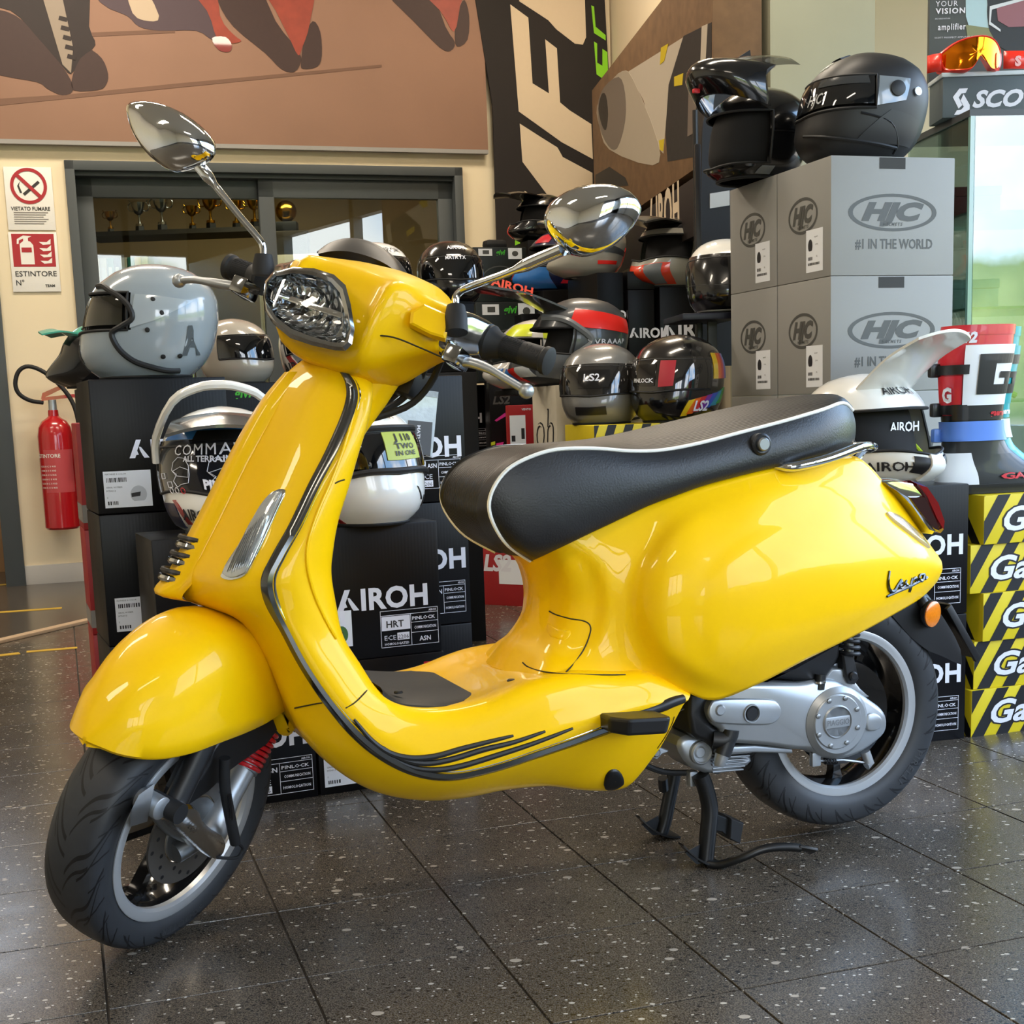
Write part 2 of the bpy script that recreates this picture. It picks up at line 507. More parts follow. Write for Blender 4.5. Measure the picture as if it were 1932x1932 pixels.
# door frame, leaves, panes
def glass(name, refl, tint='#ffffff'):
    m = bpy.data.materials.new(name); m.use_nodes = True; nt = m.node_tree; nt.nodes.clear()
    o = nt.nodes.new('ShaderNodeOutputMaterial'); t = nt.nodes.new('ShaderNodeBsdfTransparent'); g = nt.nodes.new('ShaderNodeBsdfGlossy')
    g.inputs['Roughness'].default_value = 0.0; t.inputs['Color'].default_value = (*hexc(tint), 1)
    mx = nt.nodes.new('ShaderNodeMixShader'); lw = nt.nodes.new('ShaderNodeLayerWeight'); lw.inputs['Blend'].default_value = 0.35
    n = nt.nodes.new('ShaderNodeTexNoise'); n.inputs['Scale'].default_value = 1.2
    bp = nt.nodes.new('ShaderNodeBump'); bp.inputs['Strength'].default_value = 0.02; nt.links.new(n.outputs['Fac'], bp.inputs['Height']); nt.links.new(bp.outputs[0], g.inputs['Normal'])
    ma = nt.nodes.new('ShaderNodeMath'); ma.operation = 'MULTIPLY_ADD'; ma.inputs[1].default_value = 0.6; ma.inputs[2].default_value = refl
    nt.links.new(lw.outputs['Fresnel'], ma.inputs[0]); nt.links.new(ma.outputs[0], mx.inputs[0])
    nt.links.new(t.outputs[0], mx.inputs[1]); nt.links.new(g.outputs[0], mx.inputs[2]); nt.links.new(mx.outputs[0], o.inputs[0])
    return m
m_pane = glass('door glass', 0.05, '#d8e0d8')
fr = 0.05
dr = empty('door_1'); struct(dr)
boxes('door_frame', [((fr, .2, DZ), (DA0 + fr / 2, .07, DZ / 2)), ((fr, .2, DZ), (DA1 - fr / 2, .07, DZ / 2)), ((DA1 - DA0, .2, .05), ((DA0 + DA1) / 2, .07, DZ - .025)), ((DA1 - DA0, .16, .025), ((DA0 + DA1) / 2, .09, DZ - .06))], m_frame, dr, bev=0.004, M=WM)
MID = wallpt(508, 420)[0]
def leaf(a0, a1, y):
    st = 0.085; zt = DZ - .07
    lf = boxes('door_leaf', [((st, .045, zt), (a0 + st / 2, y, zt / 2)), ((st, .045, zt), (a1 - st / 2, y, zt / 2)), ((a1 - a0, .045, .1), ((a0 + a1) / 2, y, zt - .05)), ((a1 - a0, .045, .12), ((a0 + a1) / 2, y, .06))], m_frame, dr, bev=0.003, M=WM)
    p = box('pane', (a1 - a0 - 2 * st + .01, .008, zt - .2), ((a0 + a1) / 2, y, zt / 2 + .01), m_pane, lf, M=WM)
leaf(DA0 + fr, MID + 0.045, 0.115)
leaf(MID - 0.045, DA1 - fr, 0.06)

# ---- right-hand wall, its column and the wall beyond
def gp(px, d):
    p = at_depth(px, 700, d); return Vector((p.x, p.y, 0))
# corner of the two walls
_d = ray(1160, 500); _k = (W0 - CAMP).dot(WN) / _d.dot(WN); Q1 = CAMP + _d * _k; Q1.z = 0
Q2 = gp(1388, 5.75)
rd = (Q2 - Q1).normalized(); rn = Vector((-rd.y, rd.x, 0))
if rn.dot(CAMP - Q1) < 0: rn = -rn
RWM = frame_M(Q1, rd, Vector((0, 0, 1)))          # x along the wall towards the camera, y up, z = out of the wall
if RWM.to_3x3().col[2].dot(rn) < 0:
    RWM = frame_M(Q2, -rd, Vector((0, 0, 1)))
def rwpt(px, py, off=0.0):
    d = ray(px, py); z = RWM.to_3x3().col[2]; o = RWM.translation + z * off
    X = CAMP + d * ((o - CAMP).dot(z) / d.dot(z)); return RWM.inverted() @ X
LRW = (Q2 - Q1).length
struct(box('wall_right', (LRW + .3, CEIL_H, 0.12), (LRW / 2, CEIL_H / 2, -0.06), m_wall, M=RWM))
m_col = mat('sage concrete', '#a9a78f', 0.8, noise=0.08, nscale=5, bump=0.2)
c0, c1 = gp(1456, 5.35), gp(1646, 5.45)
cdv = (c1 - c0); cdn = Vector((-cdv.y, cdv.x, 0)).normalized()
struct(box('column', (cdv.length, .42, CEIL_H), (cdv.length / 2, .21, CEIL_H / 2), m_col, M=frame_M(c0, cdv, cdn)))
w0, w1 = gp(1560, 6.3), gp(2300, 6.6)
wdv = w1 - w0; wdn = Vector((-wdv.y, wdv.x, 0)).normalized()
FWM = frame_M(w0, wdv, wdn)
struct(box('wall_far_right', (wdv.length, .15, CEIL_H), (wdv.length / 2, .075, CEIL_H / 2), m_wall, M=FWM))

# ---- shell outside the picture: ceiling, left wall, glazed shop front behind the camera and to the right
XL, XR, YF = -5.2, 3.1, -4.2
struct(box('ceiling', (XR - XL + 1, 16.0, 0.12), ((XL + XR) / 2, 3.6, CEIL_H + 0.06), m_ceil))
struct(box('wall_left', (0.2, 14.5, CEIL_H), (XL - .1, 3.0, CEIL_H / 2), m_white_wall))
m_mull = mat('white mullion', '#8d9194', 0.4)
XM = 0.2
struct(box('wall_front', (XM - XL, .2, CEIL_H), ((XL + XM) / 2, YF, CEIL_H / 2), m_white_wall))
V = [((XR - XM, .12, .75), ((XM + XR) / 2, YF, CEIL_H - .375)), ((XR - XM, .12, .35), ((XM + XR) / 2, YF, .175))]
for k in range(4):
    V.append(((.09, .12, CEIL_H), (XM + (XR - XM) * k / 3, YF, CEIL_H / 2)))
struct(boxes('window_1', V, m_mull))
V = [((.12, 14, .85), (XR, 2.8, CEIL_H - .425)), ((.12, 14, .70), (XR, 2.8, .35)), ((.12, 3.2, CEIL_H), (XR, -2.6, CEIL_H / 2)), ((.12, 3.0, CEIL_H), (XR, 7.0, CEIL_H / 2))]
for k in range(6):
    V.append(((.12, .09, CEIL_H), (XR, YF + 12.5 * k / 5, CEIL_H / 2)))
struct(boxes('window_2', V, m_mull))
# ================================================================== the scooter
RG = Vector((0.6446, 2.7069, 0.0)); RAZ = 0.261; PSI = 0.3705; DEL = 0.77
SF = Vector((-cos(PSI), -sin(PSI), 0)); SL = Vector((sin(PSI), -cos(PSI), 0)); SZ = Vector((0, 0, 1))
def S(px, py, w):
    """pixel on the plane w metres left of the scooter's centre plane -> local (u forward, w, z)"""
    d = ray(px, py)
    X = CAMP + d * (((RG - CAMP).dot(SL) + w) / d.dot(SL)) - RG
    return Vector((X.dot(SF), w, X.z))
CASTER = rad(26.5)
SO = Vector((1.334, 0, 0.2295))                 # front axle
_ax = Vector((-sin(CASTER), 0, cos(CASTER))); _f0 = Vector((cos(CASTER), 0, sin(CASTER))); _l0 = Vector((0, 1, 0))
SF2 = _f0 * cos(DEL) + _l0 * sin(DEL); SL2 = _l0 * cos(DEL) - _f0 * sin(DEL)
STM = Matrix((SF2, SL2, _ax)).transposed().to_4x4(); STM.translation = SO
def ST(f, l, h):
    return STM @ Vector((f, l, h))
_S2W = Matrix((SF, SL, SZ)).transposed()
def T(px, py, axis, val):
    """pixel -> steered frame (f,l,h) on the plane where that axis has the value"""
    d = _S2W.transposed() @ ray(px, py); c = _S2W.transposed() @ (CAMP - RG)
    B = (SF2, SL2, _ax)
    k = (val - (c - SO).dot(B[axis])) / d.dot(B[axis])
    X = c + d * k - SO
    return Vector([X.dot(q) for q in B])
scoot = empty('motor_scooter', RG, pi + PSI)
tag(scoot, 'glossy yellow motor scooter with black seat and chrome trim on its centre stand', 'scooter')

m_yel = mat('yellow paint', (0.87, 0.515, 0.001), 0.38, coat=0.32, coat_rough=0.012, spec=0.15)
m_chr = mat('chrome', '#d9dcde', 0.06, metal=1.0)
m_chrd = mat('smoked chrome', '#a9abac', 0.10, metal=1.0)
m_trim = mat('dark glossy trim', '#5d5e5c', 0.15, metal=0.85)
m_rub = mat('black rubber', '#17181a', 0.62, noise=0.1, nscale=80)
m_plas = mat('satin black plastic', '#161617', 0.42, noise=0.06)
m_mat = mat('ribbed floor rubber', '#1f1f1e', 0.5, noise=0.15, nscale=30, bump=0.2)
m_alu = mat('cast aluminium', '#a9adb0', 0.38, metal=0.75, noise=0.04, nscale=60)
m_alud = mat('raw aluminium', '#8b8d8e', 0.42, metal=0.9, noise=0.12, nscale=40)
m_stand = mat('black enamelled steel', '#131415', 0.35, noise=0.1)
m_lens = mat('clear lens', '#e8eceb', 0.08, trans=0.75, coat=0.6)
m_red = mat('red lens', '#7c0c10', 0.12, trans=0.2, coat=1.0)
m_amb = mat('amber reflector', '#e07a08', 0.25, coat=0.8, noise=0.25, nscale=250)
m_spring = mat('red spring enamel', '#c31621', 0.35, coat=0.3)
m_white = mat('white piping', '#e9e8e2', 0.5)

from mathutils.bvhtree import BVHTree
BV = []
def bvh_add(o):
    me = o.data
    BV.append(BVHTree.FromPolygons([v.co.copy() for v in me.vertices], [tuple(p.vertices) for p in me.polygons]))
def on(px, py, off=0.0, back=None):
    """where the sight line of a pixel meets the scooter's skin, lifted off it"""
    o = _S2W.transposed() @ (CAMP - RG); d = (_S2W.transposed() @ ray(px, py)).normalized()
    best = None
    for b in BV:
        h = b.ray_cast(o, d)
        if h[0] is not None and (best is None or h[3] < best[2]):
            n = h[1] if h[1].dot(d) < 0 else -h[1]
            best = (h[0], n, h[3])
    if best is None:
        return S(px, py, back if back is not None else .15)
    return best[0] + best[1] * off
def mirror_grid(G):
    """half section rows (w >= 0, first and last on the centre plane) -> closed rings"""
    out = []
    for r in G:
        r = [Vector(q) for q in r]
        out.append(r + [Vector((q.x, -q.y, q.z)) for q in reversed(r[1:-1])])
    return out

# ---------------------------------------------------- leg shield and floor: one shell
# front/belly point, trim point, rear/floor point, each pixel + half width
ST8 = [
 ((588, 668, 0.0), (636, 688, .078), (698, 720, .085)),
 ((545, 700, 0.0), (661, 722, .106), (701, 745, .105)),
 ((500, 757, 0.0), (661, 765, .125), (695, 790, .122)),
 ((457, 830, 0.0), (628, 845, .150), (677, 850, .138)),
 ((421, 900, 0.0), (592, 915, .165), (658, 915, .148)),
 ((386, 970, 0.0), (556, 990, .178), (636, 985, .154)),
 ((352, 1036, 0.0), (522, 1050, .186), (625, 1045, .158)),
 ((330, 1084, 0.0), (503, 1094, .190), (622, 1088, .160)),
 ((352, 1132, 0.0), (511, 1140, .190), (632, 1150, .162)),
]
ST_LOW = [
 ((470, 1185, .105), (538, 1195, .192), (649, 1205, .164)),
 ((512, 1252, .115), (572, 1258, .194), (678, 1252, .166)),
 ((543, 1322, .125), (618, 1325, .196), (713, 1304, .170)),
 ((580, 1392, .135), (672, 1388, .198), (750, 1330, .175)),
 ((640, 1450, .135), (728, 1432, .201), (800, 1340, .180)),
 ((715, 1493, .130), (790, 1460, .205), (860, 1338, .184)),
 ((800, 1509, .125), (855, 1467, .208), (920, 1325, .188)),
 ((880, 1504, .125), (930, 1452, .210), (975, 1304, .190)),
 ((960, 1488, .125), (1010, 1426, .210), (1025, 1288, .190)),
 ((1040, 1480, .120), (1080, 1402, .208), (1090, 1275, .186)),
 ((1120, 1486, .115), (1150, 1376, .204), (1160, 1273, .180)),
 ((1188, 1478, .110), (1215, 1355, .200), (1228, 1271, .176)),
 ((1236, 1424, .135), (1288, 1332, .190), (1299, 1305, .178)),
]
rows = []
for A, Tm, B in ST8:
    a, t, b = S(*A), S(*Tm), S(*B)
    e = a.lerp(t, 0.0); we = min(.055, t.y * .45)
    # front skin: ridge, flank, trim edge
    k = we / t.y
    p1 = Vector((a.x + (t.x - a.x) * k * .62, we, a.z + (t.z - a.z) * k * .75))
    p2 = Vector((a.x + (t.x - a.x) * .52, t.y * .74, a.z + (t.z - a.z) * .60))
    m2 = Vector(((t.x + b.x) / 2, max(t.y, b.y) + .008, (t.z + b.z) / 2))
    b1 = Vector((b.x - .012, b.y * .62, b.z))
    c1 = Vector((b.x - .014, 0, b.z))
    rows.append([a, p1, p2, t, m2, b, b1, c1])
for A, Tm, B in ST_LOW:
    a, t, b = S(*A), S(*Tm), S(*B)
    a0 = Vector((a.x, 0, a.z - .004 if t.x < 1.0 else a.z)); am = Vector((a.x, a.y * .55, a0.z))
    p2 = a.lerp(t, .5); p2.y = t.y * .6 + a.y * .4 + .018
    m2 = Vector(((t.x + b.x) / 2, max(t.y, b.y) + .004, (t.z + b.z) / 2))
    b1 = Vector((b.x, b.y * .55, b.z)); c1 = Vector((b.x, 0, b.z))
    rows.append([a0, am, p2 if False else a, t, m2, b, b1, c1])
G = grid_resample([[tuple(q) for q in r] for r in rows], 6, 6)
shell = grid_mesh('leg_shield_and_floor', mirror_grid(G), m_yel, scoot, close_j=True, caps=True, angle=60)
NJ = 6
bvh_add(shell)
def shell_curve(j, k0, k1, off=0.0):
    return [Vector(G[k][j]) for k in range(k0, k1 + 1)]
# ---- edge trim: dark band with a bright bead
trimL = []
for s in (1, -1):
    path = [Vector(G[k][3 * NJ]) for k in range(0, 6 * 20 + 2)]
    mid = [Vector(G[k][3 * NJ + 2]) for k in range(0, 6 * 20 + 2)]
    fro = [Vector(G[k][3 * NJ - 2]) for k in range(0, 6 * 20 + 2)]
    R = []
    for i, p in enumerate(path):
        q = p.copy(); back = (mid[i] - p).normalized(); ft = (fro[i] - p).normalized()
        out = Vector((0, 1, 0)); wd = .0115
        prof = [p + ft * wd * .9 + out * -.001, p + ft * wd * .75 + out * .0055, p + out * .0085, p + back * wd * .75 + out * .0055, p + back * wd * .9 + out * -.001]
        R.append([Vector((v.x, v.y * s, v.z)) for v in prof])
    tb = grid_mesh('edge_trim', R, m_trim, scoot)
    bead = [Vector((p.x, (p.y + .004) * s, p.z)) + (Vector((mid[i].x - p.x, 0, mid[i].z - p.z)).normalized() * .0125) for i, p in enumerate(path)]
    tube('bright_bead', bead, .0024, m_chr, tb, n=6)
# ---- panel joint lines of the shell (shade of the gaps laid on as dark strips)
m_seam = mat('panel gap shade', '#2a2208', 0.7)
def seam(name, pts, r=.0013, parent=None, sub=6, mm=None):
    return tube(name, pts, r, mm or m_seam, parent or scoot, n=5, sub=sub)
seam('panel_seam', [on(x, y) for x, y in ((556, 1336), (570, 1333), (585, 1330), (600, 1327), (608, 1326))])
seam('panel_seam', [on(x, y) for x, y in ((652, 1336), (670, 1325), (690, 1305), (702, 1288))])
seam('panel_seam', [on(x, y) for x, y in ((632, 912), (640, 908), (650, 905))])
# inner cover moulding of the rider side
tube('inner_cover_edge', [on(x, y, .0008) for x, y in ((667, 752), (668, 775), (650, 840), (626, 905), (600, 965), (582, 1020), (579, 1065), (592, 1120), (614, 1170), (634, 1205))], .0026, m_yel, scoot, n=8, sub=6)
# ---- horn cover down the middle of the shield with grilles and badge
pts = [(545, 703), (512, 742), (487, 778), (455, 834), (420, 902), (385, 971), (350, 1038), (326, 1084), (301, 1120)]
hw = [.022, .030, .036, .041, .045, .049, .052, .053, .045]
R = []
for (x, y), w in zip(pts, hw):
    p = S(x, y, 0.0)
    R.append([(p.x - .03, w, p.z - .004), (p.x - .016, w * .98, p.z), (p.x + .002, w * .7, p.z + .001), (p.x + .006, w * .3, p.z + .001), (p.x + .007, 0, p.z + .001), (p.x + .006, -w * .3, p.z + .001), (p.x + .002, -w * .7, p.z + .001), (p.x - .016, -w * .98, p.z), (p.x - .03, -w, p.z - .004)])
p = S(345, 1136, 0.0)
R.append([(p.x - .02, w * .8, p.z - .0) for w in (.04, .04, .028, .012, 0, -.012, -.028, -.04, -.04)])
Gh = grid_resample(R, 5, 3)
horn = grid_mesh('horn_cover', Gh, m_yel, scoot, caps=False, angle=60)
bvh_add(horn)
for (x, y) in ((352, 1027), (337, 1057), (319, 1088)):
    p = S(x, y, 0.0)
    tube('grille_bar', [Vector((p.x - .016, .040, p.z - .006)), Vector((p.x + .004, .026, p.z)), Vector((p.x + .010, 0, p.z + .001)), Vector((p.x + .004, -.026, p.z)), Vector((p.x - .016, -.040, p.z - .006))], .0085, m_chr, horn, n=8, sub=5, flat=.8)
    tube('grille_slot', [Vector((p.x - .014, .041, p.z + .008)), Vector((p.x + .003, .027, p.z + .012)), Vector((p.x + .009, 0, p.z + .013)), Vector((p.x + .003, -.027, p.z + .012)), Vector((p.x - .014, -.041, p.z + .008))], .0045, m_plas, horn, n=6, sub=5)
p0, p1 = S(513, 745, 0.0), S(484, 784, 0.0)
dv = (p1 - p0).normalized()
bd = [(-.020, 0), (.020, 0), (.018, (p1 - p0).length), (0, (p1 - p0).length + .006), (-.018, (p1 - p0).length)]
prism('front_badge', bd, .006, m_chr, horn, M=frame_M(p0 + Vector((.006, 0, 0)), (0, 1, 0), dv))
# ---- front turn signal set into the shield
def dome(name, poly, off, thick, m, parent, n=3, close=True):
    """domed piece standing on the skin inside a pixel outline"""
    pl = spline([list(q) for q in poly], n, closed=True)
    cx = sum(q[0] for q in pl) / len(pl); cy = sum(q[1] for q in pl) / len(pl)
    R = []
    for t, h in ((1.04, -.004), (1.0, off + thick * .5), (.92, off + thick * .85), (.6, off + thick), (.3, off + thick * 1.05), (.02, off + thick * 1.06)):
        R.append([on(cx + (x - cx) * t, cy + (y - cy) * t, h) for x, y in pl])
    return grid_mesh(name, R, m, parent, close_j=True, angle=50)
lens = [(539, 930), (532, 924), (519, 928), (500, 948), (478, 985), (450, 1035), (421, 1080), (422, 1091), (440, 1094), (463, 1086), (475, 1068), (496, 1025), (522, 968)]
sg = dome('turn_signal', lens, .001, .003, m_chr, scoot)
dome('signal_lens', [(x * .90 + 480 * .10, y * .94 + 1010 * .06) for x, y in lens], .004, .005, m_lens, sg)
for k in range(8):
    tube('lens_rib', [on(437 + k * 4.6, 1082 - k * 2.2, .0105), on(452 + k * 5, 1050 - k * 4, .0115), on(470 + k * 5, 1012 - k * 5.5, .011)], .0012, m_chr, sg, n=5)
# ---- rubber floor mat and side strips
fm = [(722, 1308, .168), (748, 1329, .168), (800, 1336, .168), (870, 1335, .165), (935, 1322, .160), (985, 1303, .150), (1012, 1288, .125), (1012, 1279, .11)]
top, bot = [], []
L_, R_ = [], []
for x, y, w in fm:
    p = S(x, y, w); L_.append(Vector((p.x, w, p.z + .004)))
Gm = []
for i, p in enumerate(L_):
    Gm.append([Vector((p.x, p.y, p.z - .012)), Vector((p.x, p.y, p.z)), Vector((p.x, p.y - .012, p.z + .004)), Vector((p.x, 0, p.z + .004)), Vector((p.x, -p.y + .012, p.z + .004)), Vector((p.x, -p.y, p.z)), Vector((p.x, -p.y, p.z - .012))])
fmat = grid_mesh('floor_mat', grid_resample([[tuple(q) for q in r] for r in Gm], 4, 1), m_mat, scoot, angle=30)
for x, y, w in ((752, 1314, .12), (965, 1292, .12)):
    p = S(x, y, w)
    lathe('mat_screw', [(0, 0), (.004, 0), (.004, .006), (.002, .008), (0, .008)], m_plas, fmat, n=12, M=frame_M(p + Vector((0, 0, .006)), (0, 0, 1), (1, 0, 0)))
strips = [
 [(668, 1357, .197), (700, 1395, .199), (735, 1420, .199), (775, 1430, .200), (820, 1427, .200), (870, 1413, .200), (920, 1400, .198), (968, 1388, .196)],
 [(720, 1408, .200), (755, 1430, .201), (800, 1440, .203), (850, 1433, .203), (910, 1415, .203), (970, 1400, .201), (1028, 1380, .199)],
 [(735, 1425, .2015), (775, 1446, .204), (820, 1452, .206), (870, 1445, .206), (940, 1424, .207), (1010, 1401, .205), (1080, 1374, .201)]]
for st in strips:
    pts = [on(x, y, .0012) for x, y, w in st]
    tube('side_strip', pts, lambda t: .0012 + .0040 * math.sqrt(max(0, sin(pi * min(1, max(0, t * .96 + .02))))), m_mat, scoot, n=8, sub=5)
# footrest slot and folding peg
sl = tube('footrest_slot', [on(1200, 1350, -.003), on(1240, 1338, -.003), on(1270, 1326, -.003), on(1290, 1318, -.003)], lambda t: .0105 - .002 * abs(2 * t - 1), m_plas, scoot, n=10, sub=4)
peg = [(1124, 1357, .215), (1140, 1336, .205), (1165, 1331, .205), (1225, 1341, .205), (1237, 1352, .208), (1233, 1361, .245), (1180, 1370, .262), (1168, 1368, .262), (1126, 1359, .23)]
q0 = S(1127, 1352, .205); q1 = S(1232, 1352, .205)
ctr = (q0 + q1) / 2; du = (q1 - q0); ln = du.length
M = frame_M(ctr + Vector((0, .035, -.002)), (du.x, 0, du.z * .6), (0, 1, .0))
pr = [(-.5, -.035, -.012), (.5, -.035, -.012), (.5, .03, -.014), (.42, .045, -.015), (-.30, .045, -.015), (-.5, .01, -.012)]
v = [M @ Vector((a * ln, b_, c_)) for a, b_, c_ in pr] + [M @ Vector((a * ln * .93, b_ * .86, .016)) for a, b_, c_ in pr]
n = len(pr)
o = mesh('folding_footrest', v, [tuple(range(n)), tuple(range(2 * n - 1, n - 1, -1))] + [(i, (i + 1) % n, n + (i + 1) % n, n + i) for i in range(n)], m_plas, scoot, smooth=False)
bv = o.modifiers.new('b', 'BEVEL'); bv.width = .006; bv.segments = 3
# lower side seam and the black foot cap
seam('panel_seam', [on(1240, 1412), on(1255, 1390), on(1268, 1365), on(1272, 1352)], .0012)
seam('panel_seam', [on(x, y) for x, y in ((1130, 1388), (1180, 1374), (1240, 1360), (1290, 1338))], .0012)
cp = spline([(1141, 1488), (1141, 1468), (1150, 1454), (1163, 1452), (1173, 1461), (1176, 1476), (1174, 1482), (1160, 1491)], 3, closed=True)
dome('jacking_cap', [(1141, 1486), (1141, 1468), (1150, 1454), (1163, 1452), (1173, 1461), (1176, 1474), (1172, 1480), (1158, 1487)], .002, .004, m_plas, scoot)

# ---------------------------------------------------- rear body with side cowls
BC = [
 [(975, 1274, .085), (1003, 1225, .072), (1029, 1178, .066), (1036, 1122, .066), (1028, 1075, .070), (1013, 1048, .075)],
 [(1030, 1276, .148), (1050, 1226, .122), (1072, 1176, .116), (1078, 1120, .116), (1068, 1065, .120), (1055, 1030, .118)],
 [(1120, 1276, .165), (1128, 1226, .152), (1134, 1168, .146), (1138, 1105, .146), (1132, 1045, .140), (1125, 998, .130)],
 [(1212, 1276, .170), (1198, 1226, .170), (1194, 1160, .170), (1200, 1090, .168), (1215, 1030, .160), (1210, 955, .136)],
 [(1285, 1302, .188), (1262, 1242, .205), (1255, 1162, .210), (1264, 1082, .205), (1283, 1010, .186), (1288, 926, .140)],
 [(1347, 1321, .192), (1336, 1252, .220), (1335, 1162, .226), (1345, 1076, .220), (1360, 998, .194), (1368, 903, .140)],
 [(1430, 1291, .190), (1425, 1232, .220), (1425, 1152, .229), (1430, 1065, .222), (1440, 978, .190), (1448, 884, .136)],
 [(1520, 1245, .178), (1516, 1192, .210), (1515, 1122, .220), (1520, 1045, .211), (1525, 968, .174), (1530, 866, .118)],
 [(1610, 1201, .158), (1606, 1158, .188), (1605, 1098, .197), (1605, 1035, .187), (1605, 960, .148), (1616, 862, .070)],
 [(1682, 1162, .128), (1682, 1127, .153), (1682, 1082, .158), (1683, 1037, .148), (1682, 985, .110), (1680, 925, .038)],
 [(1737, 1129, .084), (1740, 1106, .104), (1742, 1077, .108), (1743, 1052, .099), (1740, 1026, .072), (1735, 1000, .026)],
 [(1768, 1098, .036), (1773, 1088, .046), (1778, 1076, .048), (1778, 1067, .042), (1776, 1058, .028), (1771, 1050, .010)],
]
def e_in(px, py, cx, cy, rx, ry, rot):
    dx, dy = px - cx, py - cy
    x = dx * cos(rot) + dy * sin(rot); y = -dx * sin(rot) + dy * cos(rot)
    return math.hypot(x / rx, y / ry)
GB = grid_resample(BC, 7, 7)
rowsB = []
for r in GB:
    o = []
    for px, py, w in r:
        e1 = e_in(px, py, 1490, 1112, 300, 205, rad(-6))
        e2 = e_in(px, py, 1545, 1140, 238, 168, rad(-10))
        w += .0085 * (1 - sm(.90, 1.03, e1)) - .004 + .008 * (1 - sm(.90, 1.04, e2)) * sm(1.3, .4, e2)
        # soft hollow beside the under-seat column
        e3 = e_in(px, py, 1060, 1140, 78, 110, 0)
        w -= .006 * (1 - sm(.85, 1.1, e3))
        o.append(S(px, py, max(0.004, w)))
    # tucked lower lip, then the surface, then closed over the top
    lip = Vector((o[0].x, max(0, o[0].y - .03), o[0].z + .004))
    rowsB.append([lip] + o + [Vector((o[-1].x, 0, o[-1].z + (.004 if o[-1].y < .09 else 0)))])
front = [Vector((q.x + .016, 0, q.z)) for q in rowsB[0]]
half = [front, [front[i].lerp(rowsB[0][i], .62) + Vector((.007, 0, 0)) for i in range(len(front))]] + rowsB
tail = [Vector((q.x - .006, 0, q.z)) for q in rowsB[-1]]
half.append(tail)
full = []
for r in half:
    full.append(list(r) + [Vector((q.x, -q.y, q.z)) for q in reversed(r[:-1])])
body = grid_mesh('rear_body', full, m_yel, scoot, angle=75)
bvh_add(body)
# spark plug door under the seat
seam('service_hatch_seam', [on(x, y) for x, y in ((1036, 1153), (1050, 1160), (1075, 1167), (1103, 1172), (1114, 1182), (1112, 1200), (1100, 1228), (1080, 1255), (1068, 1268))], .0014)
seam('service_hatch_seam', [on(x, y) for x, y in ((986, 1250), (996, 1258), (1020, 1266), (1060, 1271), (1120, 1273), (1180, 1273))], .0014)
dome('hatch_grip', [(1033, 1176), (1050, 1186), (1076, 1190), (1073, 1202), (1063, 1208), (1048, 1204), (1036, 1198)], -.001, .002, m_yel, scoot)
# rear signal on the flank, script badge
dome('rear_signal_lens', [(1672, 968), (1690, 972), (1715, 992), (1738, 1015), (1752, 1034), (1736, 1024), (1710, 1004), (1685, 984)], .002, .004, m_lens, scoot)
# badge: handwriting strokes laid on the flank
sc = [
 [(1672, 1125, 0), (1690, 1116, 0), (1720, 1103, 0), (1747, 1088, 0)],
 [(1677, 1077, 0), (1674, 1098, 0), (1677, 1113, 0), (1685, 1115, 0), (1692, 1104, 0), (1699, 1093, 0)],
 [(1692, 1106, 0), (1700, 1103, 0), (1699, 1097, 0), (1694, 1104, 0), (1699, 1110, 0), (1706, 1104, 0)],
 [(1709, 1095, 0), (1706, 1101, 0), (1711, 1105, 0), (1707, 1109, 0)],
 [(1720, 1090, 0), (1714, 1117, 0)], [(1718, 1096, 0), (1726, 1090, 0), (1726, 1099, 0), (1717, 1103, 0)],
 [(1742, 1083, 0), (1734, 1085, 0), (1732, 1093, 0), (1738, 1095, 0), (1742, 1084, 0), (1743, 1092, 0), (1748, 1089, 0)]]
parts = []
for st in sc:
    pts = [on(x, y, .002) for x, y, _ in st]
    g = tube_g(pts, lambda t: .0022 + .0014 * sin(pi * t), 6, 4)
    n = 6; vv = [p for r in g for p in r]
    parts.append((vv, [(k * n + j, k * n + (j + 1) % n, (k + 1) * n + (j + 1) % n, (k + 1) * n + j) for k in range(len(g) - 1) for j in range(n)]))
merge('script_badge', parts, mat('dark chrome badge', '#4c4d4f', 0.15, metal=1.0), scoot)

# ---------------------------------------------------- seat
SS = [
 ((958, 1047), (1000, 1058, .085), (1003, 1058, .085)), ((926, 1022), (958, 1029, .108), (1008, 1056, .112)), ((905, 990), (932, 991, .120), (1028, 1046, .128)),
 ((899, 960), (922, 955, .126), (1058, 1031, .138)), ((908, 925), (931, 920, .130), (1088, 1016, .145)), ((930, 893), (958, 885, .132), (1118, 1001, .148)),
 ((965, 864), (1000, 862, .133), (1150, 986, .150)), ((1010, 845), (1050, 848, .134), (1182, 971, .151)), ((1070, 834), (1120, 846, .135), (1226, 951, .151)),
 ((1140, 823), (1190, 851, .135), (1276, 933, .150)), ((1210, 808), (1250, 849, .135), (1330, 914, .149)), ((1290, 789), (1320, 836, .135), (1386, 899, .147)),
 ((1370, 770), (1400, 815, .134), (1442, 885, .144)), ((1450, 754), (1480, 794, .130), (1502, 872, .138)), ((1530, 744), (1551, 773, .118), (1562, 859, .122)),
 ((1580, 745), (1590, 760, .082), (1594, 852, .084)), ((1607, 766), (1608, 774, .03), (1606, 842, .03))]
rs = []
